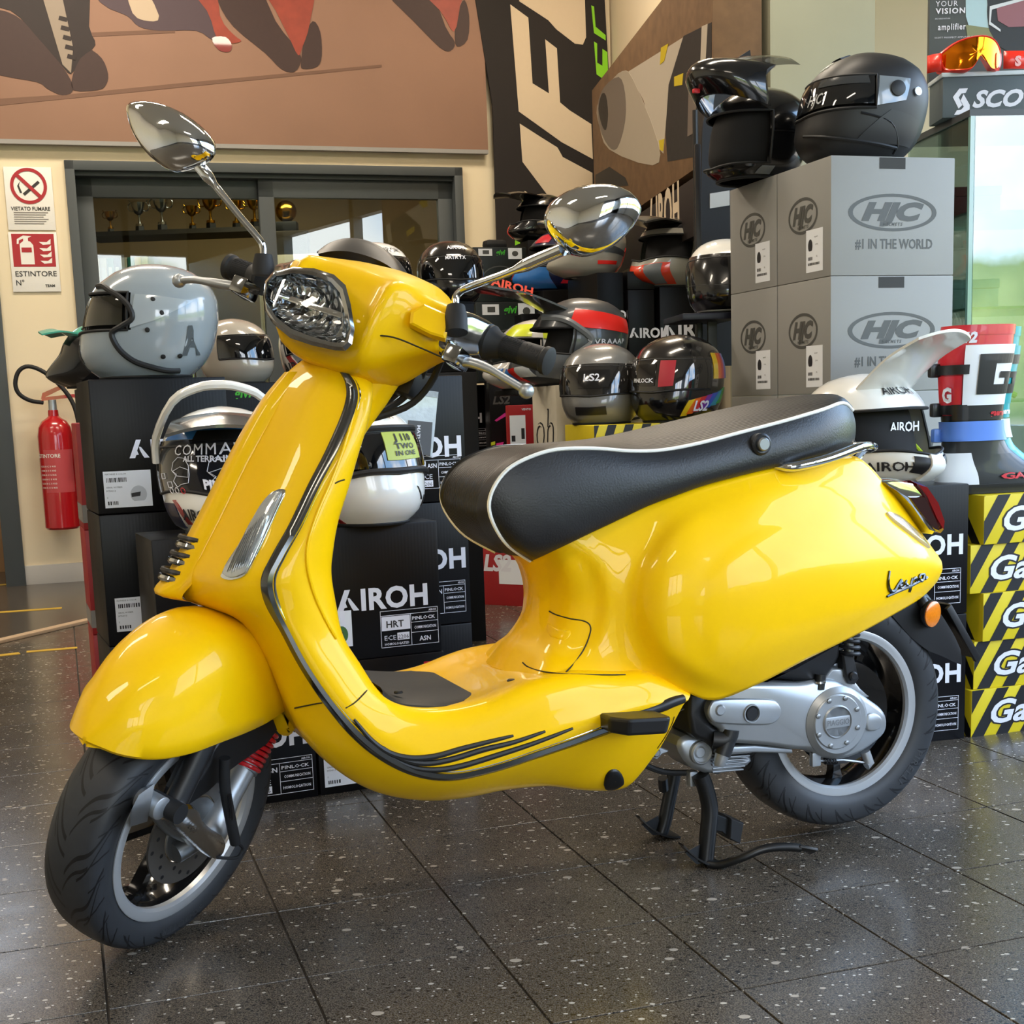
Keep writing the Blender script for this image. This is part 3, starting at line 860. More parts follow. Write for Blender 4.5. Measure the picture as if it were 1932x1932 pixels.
for Cq, Pq, Bq in SS:
    c, p, b_ = S(*Cq, 0.0), S(*Pq), S(*Bq)
    t1 = c.lerp(p, .5); t1.y = p.y * .55; t1.z += .003
    e = p.lerp(c, .08); e.y = p.y * .94
    mdl = p.lerp(b_, .35); mdl.y += .012; md2 = p.lerp(b_, .75); md2.y += .012
    rs.append([tuple(q) for q in (c, t1, e, p, mdl, md2, b_, Vector((b_.x, b_.y - .02, b_.z)), Vector((b_.x, 0, b_.z + .01)))])
Gs = grid_resample(rs, 4, 4)
m_vinyl = mat('black vinyl', '#1b1b1d', 0.40, noise=0.08, nscale=300, bump=0.25)
m_vtop = mat('ribbed black vinyl', '#1f1c1a', 0.38, noise=0.05)
nt, bs = nodes_of(m_vtop)
tc = nt.nodes.new('ShaderNodeTexCoord'); wv = nt.nodes.new('ShaderNodeTexWave'); wv.inputs['Scale'].default_value = 55; wv.bands_direction = 'Y'
nt.links.new(tc.outputs['Object'], wv.inputs['Vector']); bp = nt.nodes.new('ShaderNodeBump'); bp.inputs['Strength'].default_value = .35; bp.inputs['Distance'].default_value = .002
nt.links.new(wv.outputs['Fac'], bp.inputs['Height']); nt.links.new(bp.outputs[0], bs.inputs['Normal'])
ip = 3 * 4
def mir(Gx, a, b_):
    out = []
    for r in Gx:
        q = [Vector(x) for x in r[a:b_ + 1]]
        out.append(q)
    return out
topg = [list(reversed([Vector((q[0], -q[1], q[2])) for q in r[1:ip + 1]])) + [Vector(q) for q in r[:ip + 1]] for r in Gs]
seat_top = grid_mesh('seat_cushion', topg, m_vtop, scoot, angle=70)
for s in (1, -1):
    sg2 = [[Vector((q[0], q[1] * s, q[2])) for q in r[ip:]] for r in Gs]
    grid_mesh('seat_side', sg2, m_vinyl, scoot, angle=70)
    tube('seat_piping', [Vector((r[ip][0], (r[ip][1] + .001) * s, r[ip][2])) for r in Gs], .0034, m_white, scoot, n=8)
# seat strap button
p = S(1434, 838, .150)
lathe('seat_button', [(-.01, .02), (.004, .02), (.007, .016), (.006, .012), (.006, .0)], m_vinyl, scoot, n=24, M=frame_M(p + Vector((0, .002, 0)), (0, 1, 0), (1, 0, 0)))
lathe('button_cap', [(.0, .012), (.008, .012), (.010, .010), (.010, .0)], m_alud, scoot, n=24, M=frame_M(p + Vector((0, .006, 0)), (0, 1, 0), (1, 0, 0)))
# grab rail
gr = [S(1462, 880, .128), S(1500, 880, .150), S(1560, 866, .150), S(1612, 847, .132), S(1634, 842, .105)]
rail = gr + [S(1642, 845, .06), S(1640, 842, .0)]
rail = rail + [Vector((q.x, -q.y, q.z)) for q in reversed(rail[:-1])]
tube('grab_rail', rail, lambda t: .0115 - .004 * sm(.85, 1, abs(2 * t - 1)), m_chr, scoot, n=12, sub=6, flat=.8)
tube('rail_bracket', [S(1633, 842, .06), S(1612, 868, .05), S(1590, 872, .045)], .008, m_chr, scoot, n=8, sub=3)
# tail light
tlp = [(1640, 905), (1690, 905), (1722, 930), (1742, 975), (1745, 997), (1737, 1003), (1700, 965), (1660, 935)]
P0 = [S(x, y, .0) for x, y in spline([(1630, 903), (1668, 901), (1705, 912), (1730, 945), (1745, 985), (1743, 1003), (1725, 1003), (1690, 955), (1655, 920)], 2, closed=True)]
c = sum(P0, Vector()) / len(P0)
rg = []
for w, t in ((.0, 1.0), (.02, 1.0), (.04, .97), (.053, .86), (.057, .0)):
    rg.append([c + (q - c) * t + Vector((-.0 - .0, w, 0)) for q in P0])
rg2 = [[Vector((q.x, -q.y, q.z)) for q in r] for r in reversed(rg[1:])]
tlamp = grid_mesh('tail_light', rg2 + rg, m_chr, scoot, close_j=True)
def tailpiece(name, px, m, w1):
    P1 = [S(x, y, .0) for x, y in px]; c1 = sum(P1, Vector()) / len(P1)
    R1 = []
    for w, t in ((-w1, 0), (-w1, .85), (-w1 * .75, 1), (w1 * .75, 1), (w1, .85), (w1, .0)):
        R1.append([c1 + (q - c1) * t + Vector((-.004, w, 0)) for q in P1])
    return grid_mesh(name, R1, m, tlamp, close_j=True)
tailpiece('tail_lens', [(1688, 905), (1708, 911), (1732, 945), (1746, 985), (1744, 1003), (1730, 980), (1705, 925)], m_red, .061)
tailpiece('tail_reflector', [(1672, 930), (1705, 930), (1730, 980), (1738, 1003), (1726, 998), (1700, 968)], mat('smoked red lens', '#2a1012', 0.15, coat=1), .060)
# ---------------------------------------------------- steered parts
def PT(px, py, l):
    q = T(px, py, 1, l); return ST(*q)
def PF(px, py, f):
    q = T(px, py, 0, f); return ST(*q)
def STd(f, l, h):
    return (SF2 * f + SL2 * l + _ax * h)
# ---- fender
FS = [(-.115,.25,.28,.07),(-.08,.24,.312,.088),(-.04,.228,.335,.100),(0,.212,.350,.107),(.05,.192,.358,.110),(.10,.172,.353,.109),(.15,.150,.333,.105),(.19,.134,.303,.096),(.22,.123,.272,.083),(.245,.116,.236,.064),(.262,.113,.2,.046),(.274,.113,.160,.028),(.281,.113,.132,.013),(.284,.113,.117,.003)]
rows = []
for f, lo, hi, w in FS:
    r = []
    for k in range(13):
        a = pi * k / 12
        c_, s_ = cos(a), sin(a)
        l = w * (abs(c_) ** .62) * (1 if c_ >= 0 else -1)
        h = lo + (hi - lo) * (s_ ** .78)
        r.append((f, l, h))
    rows.append(r)
Gf = grid_resample(rows, 4, 2)
def crease(f, l, h):
    # raised style line on the flank
    hh = .150 + (.30 - f) * .33
    d = h - hh
    k = .0045 * (1 - sm(0, .020, d)) * (1 if d > 0 else math.exp(-(d / .05) ** 2))
    return l + (k if l > 0 else -k) * min(1, abs(l) / .05)
nr = len(Gf[0])
outer = [[ST(f, crease(f, l, h), h) for f, l, h in r] for r in Gf]
inner = [[ST(f * .975, l * .965, h - .004 - .006 * (k not in (0, nr - 1))) for k, (f, l, h) in enumerate(r)] for r in Gf]
ringed = [o + list(reversed(i)) for o, i in zip(outer, inner)]
grid_mesh('front_fender', ringed, m_yel, scoot, close_j=True, caps=True, angle=55)
# ---- tyres with tread
def tyre_mat(name, n, zig):
    m = mat(name, '#2c2e31', 0.5, noise=0.15, nscale=60)
    nt, b = nodes_of(m)
    uv = nt.nodes.new('ShaderNodeUVMap'); sp = nt.nodes.new('ShaderNodeSeparateXYZ'); nt.links.new(uv.outputs[0], sp.inputs[0])
    def mth(op, a, b_=None, c=None):
        x = nt.nodes.new('ShaderNodeMath'); x.operation = op
        for i, q in enumerate((a, b_, c)):
            if q is None: continue
            if isinstance(q, (int, float)): x.inputs[i].default_value = q
            else: nt.links.new(q, x.inputs[i])
        return x.outputs[0]
    u, v = sp.outputs[0], sp.outputs[1]
    av = mth('ABSOLUTE', v)
    wob = mth('MULTIPLY', mth('SINE', mth('MULTIPLY', v, 9.0)), .10)
    g = None
    for k, (mult, sl, off, lo, hi, wd) in enumerate(((n, zig, 0.0, .04, .86, .045), (n, zig * 1.35, .45, .30, .80, .03), (n * 2, zig * .7, .2, .55, .90, .04), (n * 1, zig * 1.0, .75, -.1, .50, .035))):
        side = mth('MULTIPLY', mth('GREATER_THAN', v, 0), 0.37)
        ph = mth('ADD', mth('ADD', mth('MULTIPLY', u, mult), mth('MULTIPLY', av, sl)), mth('ADD', mth('ADD', wob, off), side))
        fr = mth('ABSOLUTE', mth('SUBTRACT', mth('FRACT', ph), .5))
        gr = mth('LESS_THAN', fr, wd)
        gr = mth('MULTIPLY', gr, mth('MULTIPLY', mth('GREATER_THAN', av, lo), mth('LESS_THAN', av, hi)))
        g = gr if g is None else mth('MAXIMUM', g, gr)
    mx = nt.nodes.new('ShaderNodeMixRGB'); mx.inputs[2].default_value = (.004, .004, .005, 1)
    src = b.inputs['Base Color'].links[0].from_socket
    nt.links.new(g, mx.inputs[0]); nt.links.new(src, mx.inputs[1]); nt.links.new(mx.outputs[0], b.inputs['Base Color'])
    bp = nt.nodes.new('ShaderNodeBump'); bp.inputs['Distance'].default_value = .003; bp.inputs['Strength'].default_value = 1.0; bp.invert = True
    nt.links.new(g, bp.inputs['Height']); nt.links.new(bp.outputs[0], b.inputs['Normal'])
    return m
def tyre(name, R, hw, M, m, parent, rb=.1655):
    prof = [(-.70, rb - R), (-.86, rb + .004 - R), (-.97, rb + .022 - R), (-1.0, rb + .036 - R), (-.95, -.016), (-.82, -.0075), (-.62, -.0030), (-.38, -.0010), (-.12, 0), (.12, 0), (.38, -.0010), (.62, -.0030), (.82, -.0075), (.95, -.016), (1.0, rb + .036 - R), (.97, rb + .022 - R), (.86, rb + .004 - R), (.70, rb - R)]
    n = 96; V, U, Fc = [], [], []
    tot = len(prof)
    for i in range(n + 1):
        a = 2 * pi * i / n
        for k, (x, dr) in enumerate(prof):
            r = R + dr
            V.append(M @ Vector((x * hw, r * cos(a), r * sin(a))))
            U.append((i / n, -1.3 + 2.6 * k / (tot - 1)))
    for i in range(n):
        for k in range(tot - 1):
            Fc.append((i * tot + k, i * tot + k + 1, (i + 1) * tot + k + 1, (i + 1) * tot + k))
    return mesh(name, V, Fc, m, parent, uv=U, angle=60)
m_ty1 = tyre_mat('front tyre rubber', 14, 1.4)
m_ty2 = tyre_mat('rear tyre rubber', 18, 1.1)
m_lip = mat('machined rim lip', '#b9bbbc', 0.32, metal=0.55)
m_rimb = mat('gloss black alloy', '#0f0f10', 0.12, coat=0.5)
def wheel(nm, R, hw, M, tm, parent, spokes=5):
    wh = tyre(nm + '_tyre', R, hw, M, tm, parent)
    rim = lathe(nm + '_rim', [(.038, .1535), (.010, .146), (-.026, .146), (-.046, .156), (-.052, .170), (-.046, .172), (-.03, .150), (0, .149), (.034, .156)], m_rimb, parent, n=72, M=M)
    lathe('polished_lip', [(.034, .158), (.044, .172), (.051, .1715), (.0525, .168), (.050, .1545), (.044, .1505), (.034, .152)], m_lip, rim, n=72, M=M)
    for k in range(spokes):
        a = 2 * pi * k / spokes + .3
        pr = []
        for t, wd, ax in ((.028, .020, .012), (.06, .0135, .010), (.10, .0135, .004), (.13, .017, .0), (.149, .026, -.004)):
            pr.append((t, wd, ax))
        row = []
        for t, wd, ax in pr:
            b0 = a + .10 * (t / .149)
            e = Vector((0, cos(b0), sin(b0))); s_ = Vector((0, -sin(b0), cos(b0))); x = Vector((1, 0, 0))
            row.append([M @ (e * t + s_ * wd * .5 + x * (ax + .009)), M @ (e * t - s_ * wd * .5 + x * (ax + .009)), M @ (e * t - s_ * wd * .62 + x * (ax - .012)), M @ (e * t + s_ * wd * .62 + x * (ax - .012))])
        grid_mesh('spoke', row, m_rimb, rim, close_j=True, caps=True, angle=30)
    lathe('wheel_hub', [(-.04, .0), (-.04, .03), (-.012, .036), (.022, .034), (.024, .0)], m_rimb, rim, n=32, M=M)
    return wh
MFW = frame_M(SO, SL2, SF2)
wheel('front', .2295, .056, MFW, m_ty1, scoot)
# brake disc with drilled holes, carrier
disc = lathe('brake_disc', [(.052, .062), (.056, .062), (.056, .100), (.052, .100)], mat('dark brake steel', '#5d5954', 0.4, metal=0.5), scoot, n=64, M=MFW)
hv = []
for k in range(24):
    a = 2 * pi * k / 24; rr = (.071, .081, .091)[k % 3]
    g = [Vector((.0563, rr * cos(a) + .0042 * cos(q * pi / 4), rr * sin(a) + .0042 * sin(q * pi / 4))) for q in range(8)]
    hv.append(([MFW @ p for p in g], [tuple(range(8))]))
merge('disc_holes', hv, m_black, disc, smooth=False)
lathe('disc_carrier', [(.02, .045), (.056, .060), (.058, .058), (.058, .02), (.066, .018), (.066, 0)], m_alud, scoot, n=40, M=MFW)
# ---- single-sided suspension
poly = [(365, 1384), (447, 1352), (509, 1355), (516, 1374), (497, 1400), (444, 1437), (428, 1449), (385, 1490), (351, 1513), (312, 1511), (320, 1486), (345, 1436)]
P = [PT(x, y, .070) for x, y in poly]
o_ = SL2 * .008
n = len(P)
mesh('fork_shroud', [p - o_ for p in P] + [p + o_ for p in P], [tuple(range(n)), tuple(range(2 * n - 1, n - 1, -1))] + [(i, (i + 1) % n, n + (i + 1) % n, n + i) for i in range(n)], m_plas, scoot, smooth=False)
tube('fork_leg', [PT(410, 1350, .078), PT(380, 1412, .080), PT(356, 1462, .082), PT(334, 1508, .084)], .0195, m_plas, scoot, n=18)
tube('shroud_rib', [PT(422, 1390, .083), PT(402, 1412, .086), PT(392, 1440, .086), PT(374, 1468, .083)], .006, m_plas, scoot, n=8, sub=3)
lathe('pivot_boss', [(-.03, 0), (-.03, .019), (.012, .019), (.014, .016), (.014, 0)], m_alu, scoot, n=28, M=frame_M(PT(294, 1520, .085), SL2, SF2))
lathe('pivot_bush', [(-.03, 0), (-.03, .017), (.030, .017), (.030, 0)], m_rub, scoot, n=24, M=frame_M(PT(314, 1522, .09), SL2, SF2))
cal = [(318, 1536), (331, 1520), (352, 1515), (366, 1524), (372, 1541), (392, 1560), (414, 1573), (422, 1594), (411, 1616), (391, 1615), (363, 1594), (333, 1565)]
P = [PT(x, y, .108) for x, y in spline([list(q) for q in cal], 2, closed=True)]
c = sum(P, Vector()) / len(P)
cal_o = grid_mesh('chrome_link_cover', [[p - SL2 * .030 for p in P], [p + SL2 * .004 for p in P], [c + (p - c) * .88 + SL2 * .010 for p in P], [c + SL2 * .0115 for p in P]], mat('pitted chrome', '#cfd1d2', .14, metal=1.0, noise=.1, nscale=200, bump=.25), scoot, close_j=True, angle=30)
e0_, e1_ = PT(352, 1560, .120), PT(390, 1590, .120)
text('cover_lettering', 'Vespa', .016, frame_M(e0_, (e1_ - e0_), SL2.cross(e1_ - e0_)), m_chr, cal_o, shear=.3)
tube('trailing_link', [PT(292, 1520, .06), PT(330, 1560, .07), PT(372, 1580, .075), PT(330, 1610, .066)], .018, m_alud, scoot, n=12, sub=3)
grid_mesh('brake_caliper', grid_resample([[tuple(PT(x, y, l)) for x, y, l in r] for r in (
    [(262, 1500, .05), (292, 1478, .05), (292, 1478, .085), (262, 1500, .085)], [(248, 1530, .05), (285, 1515, .045), (285, 1515, .092), (248, 1530, .09)], [(246, 1560, .05), (278, 1550, .05), (278, 1550, .085), (246, 1560, .085)])], 3, 1), m_alud, scoot, close_j=True, caps=True)
a_, b_ = PT(462, 1446, .050), PT(388, 1575, .060)
tube('shock_body', [a_, a_.lerp(b_, .45), a_.lerp(b_, .75), b_], lambda t: .022 + .012 * sm(.2, .9, t), m_alu, scoot, n=20)
lathe('shock_collar', [(-.006, 0), (-.006, .026), (.006, .026), (.006, 0)], m_alud, scoot, n=24, M=frame_M(a_, b_ - a_, SL2))
top_ = PT(500, 1372, .045)
sd = (a_ - top_); e1v = sd.cross(SL2).normalized(); e2v = sd.cross(e1v).normalized()
hp = [top_ + sd * (k / 120) + e1v * (.0255 * cos(k / 120 * 2 * pi * 8)) + e2v * (.0255 * sin(k / 120 * 2 * pi * 8)) for k in range(121)]
tube('coil_spring', hp, .0042, m_spring, scoot, n=8)
tube('shock_rod', [top_, a_], .012, m_alud, scoot, n=10)
tube('brake_hose', [PT(424, 1430, .095), PT(424, 1480, .10), PT(430, 1520, .105), PT(440, 1570, .112), PT(444, 1590, .114)], .0095, m_rub, scoot, n=10, sub=3)
tube('hose_loop', [PT(444, 1588, .116), PT(458, 1600, .114), PT(446, 1618, .116), PT(410, 1618, .118)], .0028, m_rub, scoot, n=6, sub=4)
tube('hose_clamp', [PT(433, 1500, .118), PT(438, 1545, .118)], .0038, m_black, scoot, n=6)

# ---------------------------------------------------- headset
HC = [(-.212, 0)]
HS = {0.0: [(.120, .815), (.118, .940), (.07, .984), (-.05, 1.020), (-.10, 1.0), (-.085, .90), (-.03, .815), (.07, .795)],
      .06: [(.122, .818), (.120, .940), (.07, .981), (-.05, 1.014), (-.10, .995), (-.085, .90), (-.03, .818), (.07, .80)],
      .09: [(.128, .830), (.132, .942), (.066, .975), (-.045, 1.0), (-.09, .983), (-.08, .905), (-.03, .837), (.05, .823)],
      .115: [(.090, .858), (.094, .943), (.048, .969), (-.035, .986), (-.075, .97), (-.07, .91), (-.03, .866), (.032, .855)],
      .138: [(.062, .882), (.066, .950), (.032, .970), (-.03, .975), (-.06, .96), (-.058, .915), (-.025, .885), (.02, .878)],
      .162: [(.050, .898), (.054, .955), (.026, .968), (-.025, .968), (-.05, .955), (-.05, .92), (-.02, .897), (.018, .893)]}
ks = sorted(HS)
ls = [-k for k in reversed(ks) if k > 0] + ks
rows = []
for l in ls:
    r = HS[abs(l)]
    rows.append([(f, l, h) for f, h in spline(r, 3, closed=True)])
cols = [spline([rows[k][j] for k in range(len(rows))], 4) for j in range(len(rows[0]))]
Gh2 = [[ST(*cols[j][k]) for j in range(len(cols))] for k in range(len(cols[0]))]
grid_mesh('handlebar_cover', Gh2, m_yel, scoot, close_j=True, caps=True, angle=55)
# raised pad and seam on the cover's left half
seam('cover_seam', [PF(690, 632, .13), PF(740, 636, .112), PF(790, 655, .085), PF(838, 676, .064)], .0014)
pad = [PF(x, y, f) for x, y, f in ((775, 590, .098), (800, 575, .088), (843, 594, .066), (846, 622, .066), (840, 640, .066), (812, 632, .082), (773, 612, .098))]
c = sum(pad, Vector()) / len(pad); pn = (SF2 * .9 + SL2 * .35 + _ax * .2).normalized()
grid_mesh('cover_pad', [[p - pn * .012 for p in pad], [p + pn * .003 for p in pad], [c + (p - c) * .85 + pn * .006 for p in pad], [c + pn * .006 for p in pad]], m_yel, scoot, close_j=True, angle=25)
# headlight
FB = .172
bo = [(496, 560), (500, 530), (516, 512), (552, 504), (592, 506), (630, 518), (652, 538), (662, 575), (669, 622), (664, 650), (652, 662), (632, 661), (590, 652), (548, 638), (516, 612), (500, 588)]
bi = [(503, 560), (507, 535), (521, 521), (553, 515), (590, 519), (624, 532), (641, 552), (650, 590), (656, 620), (650, 640), (640, 647), (622, 645), (585, 634), (549, 620), (521, 598), (508, 578)]
hub = grid_mesh('headlight', [[PF(x, y, FB - .03) for x, y in bo], [PF(x, y, FB) for x, y in bo], [PF(x, y, FB + .006) for x, y in [((a[0] + b_[0]) / 2, (a[1] + b_[1]) / 2) for a, b_ in zip(bo, bi)]], [PF(x, y, FB + .002) for x, y in bi], [PF(x, y, FB - .012) for x, y in bi]], m_chrd, scoot, close_j=True, angle=35)
ci = (580, 582)
refl = []
for t, f in ((1.0, FB - .012), (.85, FB - .024), (.5, FB - .034), (.0, FB - .037)):
    refl.append([PF(ci[0] + (x - ci[0]) * t, ci[1] + (y - ci[1]) * t, f) for x, y in bi])
m_refl = mat('faceted reflector', '#c9cdd0', 0.08, metal=1.0)
nt, b = nodes_of(m_refl)
tc = nt.nodes.new('ShaderNodeTexCoord'); vo = nt.nodes.new('ShaderNodeTexVoronoi'); vo.inputs['Scale'].default_value = 60
nt.links.new(tc.outputs['Object'], vo.inputs['Vector']); bp = nt.nodes.new('ShaderNodeBump'); bp.inputs['Strength'].default_value = .9; bp.inputs['Distance'].default_value = .006
nt.links.new(vo.outputs['Distance'], bp.inputs['Height']); nt.links.new(bp.outputs[0], b.inputs['Normal'])
grid_mesh('reflector', refl, m_refl, hub, close_j=True)
box('lamp_bar', (.012, .135, .010), (0, 0, 0), m_chr, hub, bev=.002, M=frame_M(PF(585, 577, FB - .024), SF2, SL2))
box('inner_divider', (.012, .004, .075), (0, 0, 0), m_chr, hub, M=frame_M(PF(527, 560, FB - .012), SF2, SL2))
gl = []
for t, f in ((1.0, FB - .004), (.8, FB + .004), (.4, FB + .009), (0, FB + .010)):
    gl.append([PF(ci[0] + (x - ci[0]) * t, ci[1] + (y - ci[1]) * t, f) for x, y in bi])
grid_mesh('headlight_glass', gl, glass('headlight glass', 0.03), hub, close_j=True)
ch = [(632, 661), (652, 662), (664, 650), (669, 622), (672, 655), (660, 672), (640, 668)]
# steering column collar below the cover
lathe('steering_collar', [(.66, .0), (.66, .052), (.69, .056), (.735, .062), (.79, .075), (.85, .086), (.86, .0)], m_yel, scoot, n=40, M=frame_M(SO, _ax, SF2))
lathe('collar_gap_ring', [(.655, .0), (.655, .049), (.668, .049), (.668, 0)], m_plas, scoot, n=32, M=frame_M(SO, _ax, SF2))
# instrument visor
vt = [(598, 477), (622, 458), (655, 449), (690, 453), (722, 468), (748, 492), (762, 518), (767, 530)]
vb = [(600, 479), (625, 474), (655, 474), (690, 482), (720, 494), (742, 508), (757, 522), (766, 532)]
rows = []
for (a, b_) in zip(vt, vb):
    p, q = PF(*a, -.055), PF(*b_, -.015)
    rows.append([tuple(q), tuple(q.lerp(p, .5) + _ax * .004), tuple(p), tuple(p - SF2 * .03), tuple(p - SF2 * .06 - _ax * .02), tuple(q - SF2 * .07 - _ax * .02)])
grid_mesh('instrument_visor', grid_resample(rows, 4, 3), m_plas, scoot, close_j=True, caps=True)
# grips, switch housings, levers
def grip(a, b_, nm):
    d = (b_ - a); L_ = d.length
    M = frame_M(a, d, _ax)
    g = lathe(nm, [(0, 0), (0, .030), (.008, .030), (.016, .024), (.028, .021), (.032, .0195), (.070, .0195), (.073, .0205), (L_ - .012, .0205), (L_ - .008, .0235), (L_, .0235), (L_ + .002, .018), (L_ + .002, 0)], m_rub, scoot, n=32, M=M)
    parts = []
    for k in range(16):
        for q in range(36):
            x = .033 + k * .0023; a0 = q * pi / 18
            parts.append(tr(box_vf(.0014, .0018, .0012), M @ Matrix.Rotation(a0, 4, 'X') @ Matrix.Translation((x, 0, .0197))))
    o = merge('grip_knurling', parts, m_rub, g, smooth=False); o['kind'] = 'stuff'
    return M
gl0, gl1 = ST(-.03, .203, .944), PF(1036, 682, -.03)
Mg = grip(gl0, gl1, 'left_grip')
text('grip_lettering', 'Vespa', .018, Mg @ Matrix.Translation((.080, -.0, .0212)) @ Matrix.Rotation(0, 4, 'X'), m_plas, None if False else scoot, shear=.3)
gr1 = Vector(T(432, 503, 0, -.03)); gr0 = Vector(T(500, 527, 0, -.03))
grip(ST(*gr0), ST(*gr1), 'right_grip')
def loft_l(nm, secs, m, sub=4):
    rows = []
    for l, fc, hc, rf, rh in secs:
        rows.append([(fc + rf * (abs(cos(a)) ** .7) * (1 if cos(a) > 0 else -1), l, hc + rh * (abs(sin(a)) ** .7) * (1 if sin(a) > 0 else -1)) for a in [2 * pi * k / 20 for k in range(20)]])
    cols = [spline([r[j] for r in rows], sub) for j in range(20)]
    return grid_mesh(nm, [[ST(*cols[j][k]) for j in range(20)] for k in range(len(cols[0]))], m, scoot, close_j=True, caps=True, angle=40)
loft_l('left_switch_housing', [(.154, .0, .925, .050, .036), (.162, .0, .928, .053, .041), (.180, -.008, .933, .049, .041), (.196, -.022, .940, .038, .035), (.206, -.03, .944, .030, .030)], m_chrd)
loft_l('right_switch_housing', [(-.154, .0, .925, .050, .036), (-.162, .0, .928, .053, .041), (-.180, -.008, .932, .049, .041), (-.205, -.02, .934, .040, .035), (-.235, -.03, .935, .030, .030)], m_chrd)
def lever(pts, nm):
    p = [PF(x, y, f) for x, y, f in pts]
    tube(nm, p, lambda t: .0085 + .003 * sin(pi * min(1, t * 1.6)) * (t < .6), m_alu, scoot, n=12, sub=6, flat=.75)
    e = p[-1]
    prof = [(.0125 * cos(a), .0125 * sin(a)) for a in [pi * k / 10 for k in range(11)]]
    lathe(nm + '_ball', prof, m_alu, scoot, n=20, M=frame_M(e, SL2, SF2))
lever([(858, 686, .035), (885, 684, .040), (920, 695, .042), (960, 718, .040), (993, 738, .036)], 'left_lever')
lever([(462, 540, .035), (440, 540, .040), (400, 533, .042), (365, 528, .040), (338, 530, .036)], 'right_lever')
for q in ((862, 675), (462, 545)):
    box('lever_pivot', (.05, .03, .03), (0, 0, 0), m_chrd, scoot, bev=.006, M=frame_M(PF(*q, .045), SF2, SL2))
# mirrors
def mirror(nm, boot, stem, outl, f0, tipf, lab):
    bp_ = [PF(*q) for q in boot]
    tube('mirror_boot', bp_, lambda t: .019 - .004 * sm(.5, 1, t), m_rub, scoot, n=20)
    sp_ = [PF(*q) for q in stem]
    st = tube('mirror_stem', sp_, lambda t: .0062 + .0042 * sm(.70, .74, t), m_chr, scoot, n=12, sub=6)
    P = [PF(x, y, f0) for x, y in spline([list(q) for q in outl], 3, closed=True)]
    c = sum(P, Vector()) / len(P)
    up = _ax
    rg = []
    for t, d in ((.93, -.012), (1.0, -.004), (1.0, .006), (.96, .020), (.84, .036), (.62, .048), (.32, .055), (0, .057)):
        rg.append([c + (p - c) * t + SF2 * d + _ax * (.010 * (1 - t)) for p in P])
    h = grid_mesh('mirror_head', rg, m_chr, scoot, close_j=True, angle=70)
    mesh('mirror_glass', [c + (p - c) * .9 - SF2 * .0115 for p in P], [tuple(range(len(P)))], mat('mirror glass', '#cfd3d6', .01, metal=1), h, smooth=False)
mirror('left', [(861, 628, .06), (860, 600, .06), (860, 578, .06)], [(860, 580, .06), (860, 562, .06), (868, 551, .062), (890, 540, .072), (960, 514, .10), (1020, 488, .12), (1062, 470, .135)],
       [(1030, 425), (1040, 402), (1070, 380), (1110, 364), (1155, 360), (1190, 366), (1208, 384), (1205, 405), (1185, 435), (1155, 462), (1120, 479), (1085, 482), (1060, 468), (1040, 448)], .14, .18, '')
mirror('right', [(497, 520, .045), (497, 500, .05), (497, 480, .055)], [(497, 484, .055), (496, 466, .058), (488, 450, .065), (450, 405, .09), (410, 355, .115), (380, 318, .13), (362, 300, .135)],
       [(250, 228), (252, 210), (270, 203), (305, 204), (345, 216), (380, 238), (402, 264), (404, 288), (388, 306), (360, 318), (335, 324), (310, 316), (284, 296), (262, 264)], .14, .18, '')
# ---------------------------------------------------- rear wheel, engine, stand
MRW = frame_M(Vector((0, 0, RAZ)), (0, 1, 0), (1, 0, 0))
wheel('rear', .2365, .060, MRW, m_ty2, scoot)
lathe('rear_drum', [(.03, .0), (.03, .11), (.045, .105), (.05, .08), (.05, 0)], m_rimb, scoot, n=40, M=MRW)
def extr(nm, poly, w0, w1, m, bev=.006, parent=None, sub=0, inset=.93):
    if sub: poly = spline([list(q) for q in poly], sub, closed=True)
    P = [S(x, y, w1) for x, y in poly]
    c = sum(P, Vector()) / len(P)
    d = Vector((0, 1, 0))
    R = [[Vector((p.x, w0, p.z)) for p in P], [Vector((p.x, w1 - bev, p.z)) for p in P]]
    for t, h in ((.45, .7), (1.0, 1.0)):
        rr = []
        for i, p in enumerate(P):
            a = P[i - 1]; b_ = P[(i + 1) % len(P)]
            e = (b_ - a); nn = Vector((-e.z, 0, e.x))
            if nn.length < 1e-9: nn = c - p
            nn.normalize()
            if nn.dot(c - p) < 0 and False: nn = -nn
            rr.append((p, nn))
        # inward side found from the polygon's orientation
        ar = sum(P[i].x * P[(i + 1) % len(P)].z - P[(i + 1) % len(P)].x * P[i].z for i in range(len(P)))
        sgn = 1 if ar > 0 else -1
        R.append([Vector((p.x, w1 - bev + bev * h, p.z)) + nn * (sgn * bev * t) for p, nn in rr])
    n = len(P)
    v = [q for r in R for q in r]
    f = [(k * n + j, k * n + (j + 1) % n, (k + 1) * n + (j + 1) % n, (k + 1) * n + j) for k in range(len(R) - 1) for j in range(n)]
    f.append(tuple((len(R) - 1) * n + j for j in range(n))); f.append(tuple(range(n)))
    return mesh(nm, v, f, m, parent or scoot, smooth=True, angle=30)
case = [(1336, 1345), (1340, 1325), (1356, 1314), (1364, 1312), (1367, 1291), (1400, 1288), (1460, 1289), (1512, 1290), (1545, 1283), (1580, 1285), (1612, 1300), (1645, 1322), (1668, 1340), (1677, 1360), (1672, 1385), (1650, 1406), (1620, 1425), (1585, 1434), (1552, 1430), (1530, 1417), (1500, 1415), (1450, 1408), (1400, 1404), (1370, 1400), (1362, 1378), (1346, 1366)]
eng = extr('transmission_case', case, .045, .125, m_alu, .010, sub=3)
